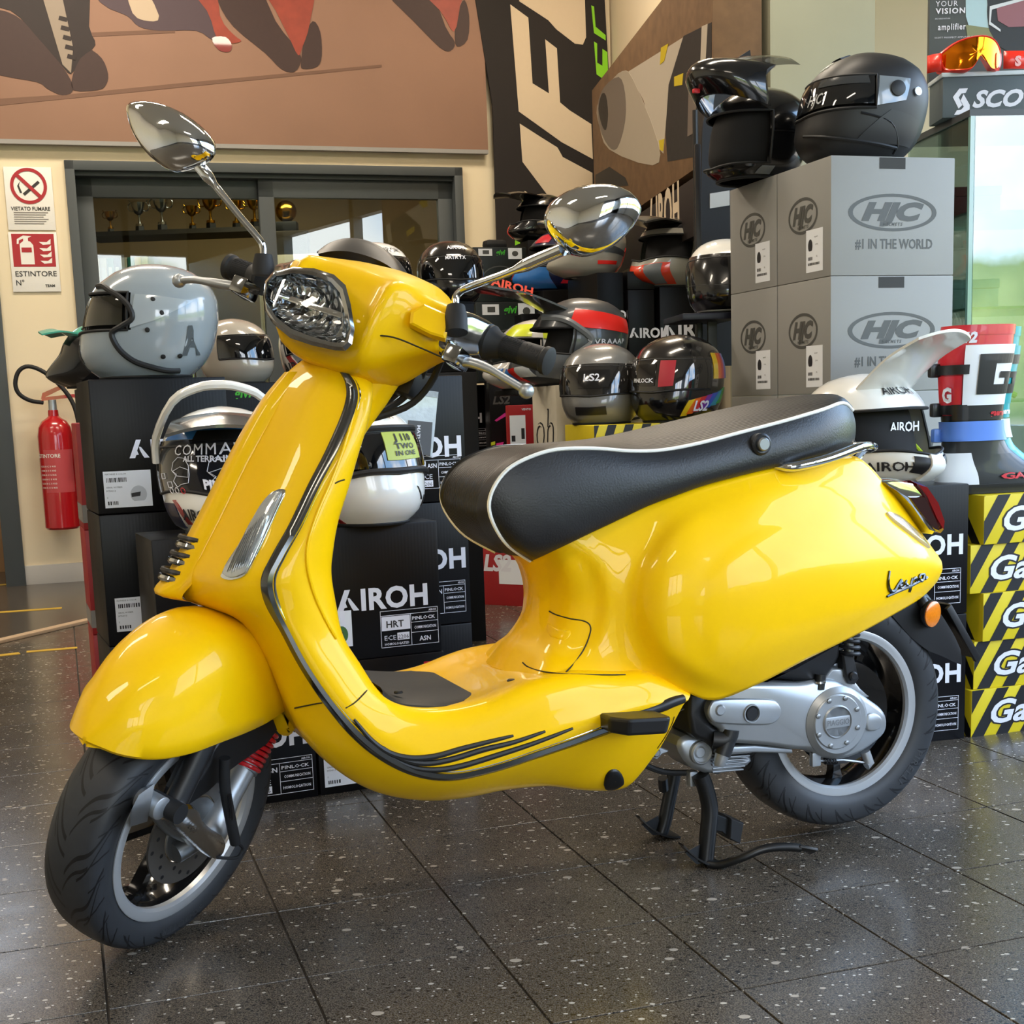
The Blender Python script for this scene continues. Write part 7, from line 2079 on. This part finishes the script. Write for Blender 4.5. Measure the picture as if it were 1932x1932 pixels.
# ---- black flag with pale letters before the column
p0 = at_depth(1322, 700, 4.95); p0.z = 0
fl = empty('feather_flag'); fdir = Vector((.93, .37, 0)).normalized(); fM = frame_M(p0, fdir, (0, 0, 1)); fl.matrix_world = fM; tag(fl, 'black feather flag with pale letters before the grey column', 'flag')
def fp(px, py):
    d = ray(px, py); zax = fM.to_3x3().col[2]; k = (p0 - CAMP).dot(zax) / d.dot(zax); q = fM.inverted() @ (CAMP + d * k); return (q.x, q.y)
pts = spline([fp(*q) for q in ((1322, 690), (1322, 300), (1330, 210), (1350, 160), (1375, 122), (1413, 95))], 5)
pts = [tuple(q) for q in pts] + [fp(1415, 110), fp(1418, 330), fp(1425, 690)]
prism('flag_cloth', pts, .008, mat('black flag cloth', '#17171a', .7, noise=.2, nscale=5, bump=.4), fl)
def fpoly(nm, P): prism(nm, [fp(*q) for q in P], .0015, mat('pale flag print', '#bdbdbb', .6), fl, M=Matrix.Translation((0, 0, .008)))
fpoly('flag_letter', [(1356, 278), (1402, 268), (1404, 296), (1392, 300), (1394, 350), (1378, 352), (1378, 300), (1357, 306)])
fpoly('flag_letter', [(1337, 366), (1374, 360), (1374, 388), (1337, 394)])
v, f = text_vf('oh', .10, .02, .1, 3); q = fp(1370, 238); mesh('flag_crest_letters', [Vector((x.x + q[0], x.y + q[1], .0098)) for x in v], f, mat('pale flag print', '#bdbdbb', .6), fl, smooth=False)
e = fp(1385, 225); mesh('flag_crest_ring', [Vector((x.x, x.y, .0085)) for x in ring_vf(ell(e[0], e[1], .070, .075, 24), ell(e[0], e[1], .063, .068, 24), 0)[0]], ring_vf(ell(0, 0, 1, 1, 24), ell(0, 0, .9, .9, 24), 0)[1], mat('pale flag print', '#bdbdbb', .6), fl, smooth=False)
lathe('flag_pole', [(0, 0), (0, .012), (1.9, .010), (1.9, 0)], m_plas, fl, n=10, M=Matrix(((0, 1, 0, -.012), (1, 0, 0, 0), (0, 0, 1, .004), (0, 0, 0, 1))))
lathe('flag_base', [(0, 0), (0, .05), (.015, .05), (.02, 0)], m_plas, fl, n=24, M=Matrix(((0, 1, 0, -.012), (1, 0, 0, 0), (0, 0, 1, .004), (0, 0, 0, 1))))
# ================================================================== right side
# ---- grey helmet cartons
pH = at_depth(1568, 292, 3.8); zH = pH.z; YH = .30; HH = .33
def hjc_vf(rx, ry):
    it = [ring_vf(ell(0, 0, rx, ry, 40), ell(0, 0, rx * .90, ry * .84, 40), 0)]
    t = text_vf('HJC', ry * 1.25, .06, .30, 3, 'CENTER', 1.0, rx * 1.42)
    it.append(([q + Vector((0, -ry * .38, 0)) for q in t[0]], t[1]))
    t = text_vf('HELMETS', ry * .24, .02, .2, 2, 'CENTER', 1.35)
    it.append(([q + Vector((0, -ry * .70, 0)) for q in t[0]], t[1]))
    return join_vf(it)
rowsl = ('bottom', 'middle', 'top')
for k in range(3):
    z = zH - (3 - k) * HH
    for j in range(2):
        lab = 'grey helmet carton %s, %s row' % (('at the near corner with its wide printed front' if j == 0 else 'behind the corner one with only its side showing'), rowsl[k])
        p = Vector((pH.x, pH.y, z)) + ydir(YH) * (j * .316)
        c = Carton(lab, p, YH, .405, .312, HH - .001, m_greyc, 'helmet_carton', None, .003)
        c.put('oval_logo', hjc_vf(.085, .052), c.Lf(.155, .185), m_greyp)
        c.sticker(.175, .02, .095, .12, side=c.Lf, helmet='#26262a', tall=True)
        if j == 0:
            c.put('oval_logo', hjc_vf(.145, .052), c.F(.20, .175), m_greyp)
            c.txt('front_lettering', '#1 IN THE WORLD', .038, c.F(.205, .075), m_greyp, .02, 0, 'CENTER', .255)
            c.rect('handle_slot', .155, HH - .035, .24, HH - .004, mat('painted slot shade', '#3b3b3a', .8))  # shade inside the slot, painted as a flat dark patch
o = box('display_plinth', (.42, .65, zH - 3 * HH - .0005), (.21, .325, (zH - 3 * HH) / 2 - .0003), m_pl, None, bev=.004); o.location = (pH.x, pH.y, 0); o.rotation_euler = (0, 0, YH); tag(o, 'black plinth under the stack of grey cartons', 'plinth')
# matt helmet facing left on the top cartons
hp = pH + xdir(YH) * .20 + ydir(YH) * .16; hp.z = zH + .001
H = Helmet('matt black modular helmet with smoked visor on top of the grey cartons', hp, pi + YH - .10, m_matte, 'road', 1.22, eye=(.105, .188), ew=rad(82))
H.visor(gloss('dark clear visor', '#101215', .05, 1.0), 80, 1.0, 2.02, .002)
H.patch('sun_visor_band', [(20, 1.72), (76, 1.72), (74, 1.95), (20, 1.95)], gloss('grey band', '#35383b', .2), .0045)
H.patch('side_plate', [(82, 1.05), (104, 1.2), (110, 1.9), (84, 1.95)], gloss('steel side plate', '#7f868c', .15), .004); H.patch('side_crease', [(66, .32), (130, .22), (128, .72), (92, .95)], mat('matt dark panel', '#222427', .45), .003)
for s, a in ((1, 96),):
    p = H.P(rad(a), 1.55, .005); lathe('pivot_disc', [(0, .018), (.004, .018), (.006, .010), (.006, 0)], m_black, H.root, n=20, M=frame_M(p, Vector((0, 1, .1)), (1, 0, 0)))
p = H.P(rad(118), 1.5, .003); lathe('pivot_disc', [(0, .010), (.003, .010), (.004, 0)], m_alu, H.root, n=16, M=frame_M(p, Vector((-.2, 1, .1)), (1, 0, 0)))
H.word('visor_lettering', 'HJC', 20, 1.25, .04, mat('grey visor print', '#9a9da0', .4), .02, shear=.2, off=.005, width=.05)
H.put_tube('chin_ridge', [H.P(rad(a), .62 - .004 * a, .002) for a in (10, 35, 60, 85, 105)], .004, m_matte, 6, 4); H.put_tube('flip_line', [H.P(rad(a), t, .001) for a, t in ((70, .9), (92, .7), (104, .3), (108, .1))], .003, m_black, 6, 4)
H.patch('crown_vent', [(-14, 2.55), (14, 2.55), (12, 2.75), (-12, 2.75)], m_matte, .006); H.word('brow_badge', 'HJC', 0, 2.3, .03, m_ink, .04, k=3, off=.003)
# opened modular helmet behind it
hp = pH + xdir(YH) * .02 + ydir(YH) * .475; hp.z = zH + .001
H = Helmet('glossy black modular helmet with its chin bar flipped up, left on the grey cartons', hp, pi + YH + .15, g_black, 'road', 1.10, eye=(.03, .175), ew=rad(78))
# raised chin bar and visor
rows = []
for i in range(13):
    a = rad(-80 + 160 * i / 12); s_ = sin(a); c_ = cos(a)
    rows.append([(.02 + .165 * c_, .132 * s_, .17 + .055 * c_), (.035 + .185 * c_, .134 * s_, .21 + .07 * c_), (.03 + .165 * c_, .128 * s_, .265 + .05 * c_), (.0 + .14 * c_, .122 * s_, .285 + .03 * c_)])
G_ = grid_resample(rows, 2, 3)
inn = [[Vector(p) * .94 + Vector((0, 0, .012)) for p in r] for r in G_]
grid_mesh('raised_chin_bar', [[Vector(p) for p in r] + list(reversed(q)) for r, q in zip(G_, inn)], g_black, H.root, close_j=True, caps=True)
vs = []
for i in range(13):
    a = rad(-70 + 140 * i / 12); vs.append([(.0 + .135 * cos(a), .125 * sin(a), .285 + .03 * cos(a)), (-.06 + .12 * cos(a), .115 * sin(a), .310 + .02 * cos(a)), (-.11 + .09 * cos(a), .10 * sin(a), .300 + .01 * cos(a))])
grid_mesh('raised_visor', grid_resample(vs, 2, 3), glass('clear visor', .12), H.root)
box('red_tab', (.02, .012, .012), (.205, .0, .235), m_redp, H.root, bev=.003)
H.patch('cheek_plate', [(60, .25), (80, .2), (84, .8), (70, .8)], g_mgrey, .003)
# ---- black cartons beside the tail and the off-road helmet on them
pR1 = at_z(1820, 1394); YRt = .24
pR = pR1 - xdir(YRt) * .37
for k in range(2):
    c = Carton(('black lettered carton on the floor behind the rear wheel', 'black lettered carton under the white off-road helmet behind the tail light')[k], pR + Vector((0, 0, k * .3306)), YRt, .37, .28, .33)
    c.airoh(.13, .155, .050); c.spec(.195, .028, .155, .09, 1)
hp = pR + xdir(YRt) * .150 + ydir(YRt) * .13; hp.z = .662
H = Helmet('white off-road helmet with lime padding behind the grab rail', hp, -pi / 2 + YRt + .30, g_white, 'mx', 1.12, eye=(.070, .172), ew=rad(66))
pk = H.peak(g_white, .085, .135, 58, 2.40, .080)
m_lm = mat('lime padding', '#a9c22a', .7)
H.patch('chin_crest', [(-14, .25), (14, .25), (6, 1.02), (-6, 1.02)], g_white, .010); H.patch('chin_intake', [(-30, .45), (-14, .40), (-8, .88), (-24, .88)], m_black, .004); H.patch('chin_intake', [(14, .40), (30, .45), (24, .88), (8, .88)], m_black, .004)
H.word('chin_lettering', 'AIROH', -46, .48, .032, m_inkd, .02, off=.003); H.word('brow_lettering', 'AIROH', -4, 2.24, .034, m_inkd, .02, k=3.2, off=.003)
for s in (-1, 1):
    tube('padding_seam', [Vector((.09 - q * .02, s * (.085 - q * .004), .07 + q * .02)) for q in range(5)], .005, m_lm, H.root, n=6)
    tube('chin_strap', [Vector((.06, s * .07, .08)), Vector((.09, s * .03, .05)), Vector((.10, 0, .045))], .009, m_plas, H.root, n=6, sub=3)
text('padding_lettering', 'AIROH', .030, frame_M((.095, -.02, .12), (0, 1, 0), (0, 0, 1)), m_ink, H.root, bold=.02)
# ---- striped boot cartons
pY = at_z(1823, 1393) + Vector((.012, .0, 0)); YY = .30
hY = .125
offs = (.0, .012, .030, -.004, .026)
for k in range(5):
    lab = 'yellow and black striped boot carton, %s' % ('lowest of five, on the floor', 'second of five from the floor', 'middle one of five', 'second of five from the top', 'topmost, under the boots')[k]
    p = pY + xdir(YY) * offs[k] + ydir(YY) * (.01 * (k % 2)) + Vector((0, 0, k * (hY + .0006)))
    c = Carton(lab, p, YY + (.02, -.02, .015, -.015, .0)[k], .44, .31, hY, m_yc, 'boot_carton', None, .002)
    stripes(c, .44, hY, c.F, 8, .01 * k, .62, .038)
    stripes(c, .31, hY, c.Lf, 8, .02 + .01 * k, -.75, .034)
    v, f = text_vf('Gaerne', .085, .075, .28, 3, 'LEFT', 1.0, .33); c.put('lettering_outline', (v, f), c.F(.055, .034, .0012), m_ykb)
    v, f = text_vf('Gaerne', .085, .025, .28, 3, 'LEFT', 1.0, .315); c.put('front_lettering', (v, f), c.F(.060, .034, .0018), m_ink)
zY = 5 * (hY + .0006) + .001
# ---- motocross boots
BP = [(0.0, -.095, .200, .046), (.022, -.100, .205, .049), (.050, -.100, .190, .049), (.080, -.094, .135, .047), (.115, -.088, .088, .047), (.160, -.086, .068, .049), (.220, -.090, .064, .054), (.290, -.094, .074, .061), (.350, -.096, .086, .066), (.400, -.092, .092, .068), (.425, -.085, .094, .068)]
def boot(label, pos, yaw, cs, sc=1.0):
    r = empty('motocross_boot', pos, yaw); r.scale = (sc, sc, sc); tag(r, label, 'boot', 'motocross boots on the striped cartons')
    n = 28
    def bpt(a, z, off=0.0):
        for i in range(len(BP) - 1):
            if BP[i][0] <= z <= BP[i + 1][0] + 1e-9: break
        t = (z - BP[i][0]) / (BP[i + 1][0] - BP[i][0])
        _, xb, xf, w = cr(BP[max(0, i - 1)], BP[i], BP[i + 1], BP[min(len(BP) - 1, i + 2)], t)
        cx, rx = (xb + xf) / 2, (xf - xb) / 2
        return Vector((cx + (rx + off) * (abs(cos(a)) ** .8) * (1 if cos(a) > 0 else -1), (w + off) * (abs(sin(a)) ** .8) * (1 if sin(a) > 0 else -1), z))
    def band(nm, z0, z1, m, off=0.0, a0=0, a1=2 * pi, nz=8, cap=False):
        full = abs(a1 - a0 - 2 * pi) < 1e-6
        k = n if full else n + 1
        G = [[bpt(a0 + (a1 - a0) * i / n, z0 + (z1 - z0) * j / nz, off) for i in range(k)] for j in range(nz + 1)]
        return grid_mesh(nm, G, m, r, close_j=full, caps=cap and full)
    band('sole', 0, .024, cs['sole'], .003, cap=True); band('foot', .024, .10, cs['foot']); band('ankle', .10, .20, cs['ankle']); band('shaft', .20, .405, cs['shaft'], nz=12); band('cuff', .400, .425, cs['cuff'], .002)
    G = [[bpt(2 * pi * i / n, z, -.006) for i in range(n)] for z in (.425, .40, .36)]
    grid_mesh('boot_lining', G, mat('boot lining', '#4a0f14' if cs['shaft'] is cs.get('redm') else '#0c4a4c', .8), r, close_j=True)
    band('shin_plate', .225, .375, cs['plate'], .006, rad(-125), rad(5)); band('calf_panel', .225, .30, cs['calf'], .004, rad(-190), rad(-128))
    band('heel_cup', .024, .105, cs['heel'], .005, rad(-235), rad(-110)); band('toe_cap', .020, .060, cs['toe'], .004, rad(-60), rad(60)); band('ankle_strap', .135, .185, cs['strap'], .006, rad(-200), rad(-10)); band('lower_shin', .188, .228, cs['low'], .005, rad(-150), rad(0))
    for z, mm in ((.315, cs['buckle']), (.215, cs['buckle']), (.150, cs['strap'])):
        band('strap_band', z - .012, z + .012, mm, .008, rad(-195), rad(-115), 3)
        p = bpt(rad(-190), z, .012); box('buckle', (.03, .022, .036), tuple(p), mm, r, bev=.007)
    # letter panels follow the shaft
    def letter(nm, s, a, z, size, m, off, bold=.03, shear=0):
        v, f = text_vf(s, size, bold, shear, 2, 'CENTER')
        return mesh(nm, [bpt(a + q.x / .085, z + q.y, off) for q in v], f, m, r, smooth=False)
    gp_ = []
    for (x0, y0, x1, y1) in ((-.040, 0, -.014, .10), (-.014, .076, .040, .10), (-.014, 0, .040, .024), (.018, .024, .040, .056), (-.002, .040, .018, .056)):
        gr_ = [[bpt(rad(-70) + (x0 + (x1 - x0) * i / 6) / .075, .252 + y0 + (y1 - y0) * j / 6, .0085) for j in range(7)] for i in range(7)]
        gp_.append(([q for rr in gr_ for q in rr], [(i * 7 + j, i * 7 + j + 1, (i + 1) * 7 + j + 1, (i + 1) * 7 + j) for i in range(6) for j in range(6)]))
    merge('plate_letter', gp_, cs['ink'], r, smooth=False)
    letter('calf_letter', 'G', rad(-160), .235, .05, cs['ink2'], .010, .05)
    letter('shaft_number', '12', rad(-118), .382, .035, m_ink, .004, .05, .1); letter('strap_lettering', 'gaerne', rad(-60), .198, .022, cs['mark'], .007, .03, .2); letter('toe_lettering', 'GAERNE', rad(-62), .036, .022, cs['mark'], .006, .03, .2)
    return r
m_br = gloss('boot red', '#c41f30', .35, .3); m_bw = gloss('boot white', '#dfe3e8', .35, .3); m_bk = gloss('boot black', '#161719', .4, .2); m_bb = gloss('boot blue', '#5b86d8', .4, .2); m_bt = gloss('boot teal', '#0c8f98', .35, .3); m_btl = gloss('boot light grey', '#c3cdd2', .35, .3)
bpz = pY + xdir(YY) * .060 + ydir(YY) * .09; bpz.z = zY
boot('red and white motocross boot with large black letter on its shin plate', bpz, YY - .10, dict(sole=m_bk, foot=m_bk, ankle=m_bk, shaft=m_br, redm=m_br, cuff=m_br, plate=m_bw, calf=m_br, heel=m_bw, toe=m_bk, strap=m_bb, low=m_bk, buckle=m_bk, ink=m_bk, ink2=m_bw, mark=m_br))
bpz = pY + xdir(YY) * .175 + ydir(YY) * .215; bpz.z = zY
boot('teal motocross boot with pale grey straps behind the red one', bpz, YY - .05, dict(sole=m_bk, foot=m_bt, ankle=m_bt, shaft=m_bt, cuff=m_bt, plate=m_bt, calf=m_bt, heel=m_btl, toe=m_btl, strap=m_btl, low=m_bt, buckle=m_btl, ink=m_bk, ink2=m_bw, mark=m_bw), 1.0)

# ---- glass showcase at the right edge
g0 = at_depth(1832, 700, 4.35); g0.z = 0
YS = .10
sc_ = empty('glass_showcase', g0, YS); tag(sc_, 'glass showcase reflecting the sky at the right edge', 'showcase')
zt_ = at_depth(1835, 219, 4.35).z
box('showcase_base', (1.0, .5, .55), (.5, .28, .275), mat('showcase base', '#3a3d40', .4), sc_)
box('showcase_top', (1.02, .52, .02), (.5, .28, zt_ - .01), mat('showcase base', '#3a3d40', .4), sc_)
for x in (.0, .98):
    box('showcase_post', (.016, .016, zt_ - .57), (x, .025, .55 + (zt_ - .57) / 2), mat('green glass edge', '#6f9a92', .15, coat=.8), sc_)
box('glass_door', (.97, .006, zt_ - .58), (.49, .02, .55 + (zt_ - .56) / 2), glass('reflecting showcase glass', .09, '#cfe6e8'), sc_)
box('glass_side', (.006, .5, zt_ - .58), (0.0, .28, .55 + (zt_ - .56) / 2), glass('showcase side glass', .03, '#d5e4e0'), sc_)
for z in (.85, 1.15, 1.45):
    box('glass_shelf', (.96, .46, .008), (.49, .28, z), glass('shelf glass', .05, '#bcd8d2'), sc_)
m_yg = mat('yellow glove', '#c9cf3a', .7)
for k, (x, y, z, mm, lab) in enumerate(((.15, .25, .855, m_yg, 'yellow riding glove on the lowest showcase shelf'), (.40, .28, .855, mat('white glove', '#c9c9c6', .7), 'white riding glove on the lowest showcase shelf'), (.12, .30, 1.155, m_cream, 'cream box on the middle showcase shelf'), (.12, .30, 1.455, m_redc, 'dark red box on the top showcase shelf'))):
    p = sc_.matrix_basis @ Vector((x, y, z)) if False else (Matrix.Translation(g0) @ Matrix.Rotation(YS, 4, 'Z')) @ Vector((x, y, z))
    if k < 2:
        gr_ = empty('riding_glove', p, .4); tag(gr_, lab, 'glove')
        box('palm', (.10, .09, .035), (0, 0, .0175), mm, gr_, bev=.014)
        for q in range(4): tube('finger', [(.04, -.033 + q * .022, .018), (.085, -.036 + q * .024, .022), (.115, -.038 + q * .025, .012)], .011, mm, gr_, n=8, sub=2)
        tube('thumb', [(-.01, .04, .018), (.03, .075, .018), (.06, .085, .014)], .011, mm, gr_, n=8, sub=2)
    else:
        gr_ = empty('accessory_box', p, 0); tag(gr_, lab, 'box'); box('box_base', (.16, .14, .07), (0, 0, .035), mm, gr_, bev=.003); box('box_lid', (.166, .146, .03), (0, 0, .0855), mm, gr_, bev=.003)
# ---- goggle display: poster, goggles, lettered stand
d_p = 4.53
def pframe(px0, py0, px1, py1, d, yaw=0.0):
    a = at_depth(px0, py1, d); w = (px1 - px0) * d / F_PX; h = (py1 - py0) * d / F_PX
    return frame_M(a, xdir(yaw), (0, 0, 1)), w, h
M, w, h = pframe(1752, -140, 1990, 160, d_p)
po = empty('goggle_poster'); po.matrix_world = M; tag(po, 'dark goggle poster with a helmeted rider at the top right', 'poster')
boxes('poster_board', [((w, h, .02), (w / 2, h / 2, -.01)), ((w * .5, .10, .016), (w * .6, -.04, -.012))], mat('poster grey', '#474c4b', .6, noise=.15, nscale=4), po)
def ppt(px, py): return ((px - 1752) * d_p / F_PX, (160 - py) * d_p / F_PX)
def pp(nm, P, m, z=.001, sub=0):
    q = [ppt(*x) for x in P]
    if sub: q = [tuple(x) for x in spline([list(x) for x in q], sub, closed=True)]
    prism(nm, q, .001, m, po, M=Matrix.Translation((0, 0, z)))
pp('print_sky', [(1815, -130), (1985, -130), (1985, 75), (1830, 70), (1820, 40)], mat('printed pale sky', '#a6c4cc', .6), .0005); pp('print_field', [(1820, 55), (1880, 65), (1880, 80), (1825, 85)], mat('printed olive', '#7d8260', .6), .0008)
pp('print_helmet', [(1860, 20), (1870, -20), (1985, -40), (1985, 110), (1900, 105), (1870, 75), (1862, 55)], mat('printed dark helmet', '#2e3236', .6), .0016, 3); pp('print_goggle_lens', [(1876, 22), (1932, 12), (1985, 20), (1985, 62), (1900, 62), (1880, 50)], mat('printed pink lens', '#8a5a62', .5), .0028); pp('print_goggle_rim', [(1864, 24), (1935, 9), (1985, 10), (1985, 15), (1935, 14), (1868, 30), (1866, 52), (1885, 66), (1885, 70), (1863, 56)], mat('printed pale rim', '#c9d0d4', .5), .0032)
def ptx(s, px, py, size, bold, wd=None):
    x, y = ppt(px, py); text('poster_lettering', s, size, Matrix.Translation((x, y, .0022)), m_ink, po, bold, 0, 2, 'LEFT', 1.2, wd)
ptx('AMPLIFY', 1763, 7, .024, .0, .10); ptx('YOUR', 1763, 21, .024, .0, .073); ptx('VISION', 1763, 34, .024, .03, .098); ptx('amplifier', 1768, 63, .028, .02, .092); ptx('SCOTT PROSPECT AMPLIFIER GOGGLE', 1762, 78, .007, .0, .155); ptx('AN INNOVATION', 1762, 44, .006, 0, .05)
M, w, h = pframe(1778, 146, 1990, 219, 4.37)
M.translation.z = zt_ + .001
sg = empty('lettered_stand'); sg.matrix_world = M; tag(sg, 'dark grey stand lettered in white under the red goggles', 'sign')
box('stand_front', (w, h, .14), (w / 2, h / 2, -.07), mat('slate stand', '#4a5459', .5), sg, bev=.003); box('stand_top', (w + .01, .014, .15), (w / 2, h + .007, -.07), mat('pale stand edge', '#b9c2c8', .4), sg, bev=.003)
k_ = 4.37 / F_PX
def sp_(px, py): return ((px - 1778) * k_, (219 - py) * k_)
text('stand_lettering', 'SCOTT', .070, Matrix.Translation((*sp_(1834, 201), .0012)), m_ink, sg, .04, .35, 3, 'LEFT', 1.0, .27)
for P in ([(1797, 182), (1809, 167), (1825, 167), (1821, 175), (1813, 176), (1808, 183), (1816, 196), (1808, 203)], [(1817, 177), (1829, 197), (1829, 205), (1817, 214), (1800, 214), (1805, 206), (1813, 205), (1818, 200), (1811, 190)]):
    prism('stand_emblem', [sp_(*q) for q in P], .001, m_ink, sg, M=Matrix.Translation((0, 0, .0006)))
sp0_ = at_depth(1800, 222, 4.37)
sg.location.z = zt_ + .001
# goggles on the stand
M, w, h = pframe(1770, 82, 1895, 142, 4.36)
gg = empty('riding_goggles'); gg.matrix_world = M; tag(gg, 'red riding goggles with orange mirrored lens on the lettered stand', 'goggles')
k_ = 4.36 / F_PX
def gq(px, py): return ((px - 1770) * k_, (142 - py) * k_)
outl = spline([list(gq(*q)) for q in ((1770, 108), (1778, 98), (1800, 86), (1840, 80), (1870, 84), (1888, 96), (1895, 112), (1892, 130), (1880, 140), (1862, 138), (1845, 118), (1838, 118), (1822, 140), (1800, 141), (1776, 134))], 3, closed=True)
cxg, cyg = gq(1832, 110)
def gz(x): return .055 - 7.0 * (x - cxg) ** 2
R_ = []
for t, dz in ((1.0, -.035), (1.0, 0), (.93, .006), (.87, .001)):
    R_.append([Vector((cxg + (x - cxg) * t, cyg + (y - cyg) * t, gz(cxg + (x - cxg) * t) + dz)) for x, y in outl])
grid_mesh('goggle_frame', R_, gloss('goggle red', '#e0301e', .35, .3), gg, close_j=True)
m_gl = mat('orange mirror lens', '#e07a10', .08, metal=.9)
R_ = [[Vector((cxg + (x - cxg) * t, cyg + (y - cyg) * t, gz(cxg + (x - cxg) * t) + .002)) for x, y in outl] for t in (.88, .6, .3, .02)]
grid_mesh('goggle_lens', R_, m_gl, gg, close_j=True)
for (x0, x1, s) in ((1752, 1774, -1), (1891, 1975, 1)):
    a, b_ = gq(x0, 137)[0], gq(x1, 137)[0]
    y0, y1 = gq(0, 136)[1], gq(0, 104)[1]
    G_ = [[Vector((a + (b_ - a) * i / 6, y, .012 - .03 * ((i / 6) if s > 0 else (1 - i / 6)) ** 2)) for y in (y0, y1)] for i in range(7)]
    o = grid_mesh('goggle_strap', G_, gloss('goggle red', '#e0301e', .35, .3), gg); sm_ = o.modifiers.new('t', 'SOLIDIFY'); sm_.thickness = .004
x, y = gq(1912, 126); text('strap_emblem', 'S', .04, Matrix.Translation((x, y - .008, .012)), mat('pale pink print', '#e8b0ae', .5), gg, bold=.06)
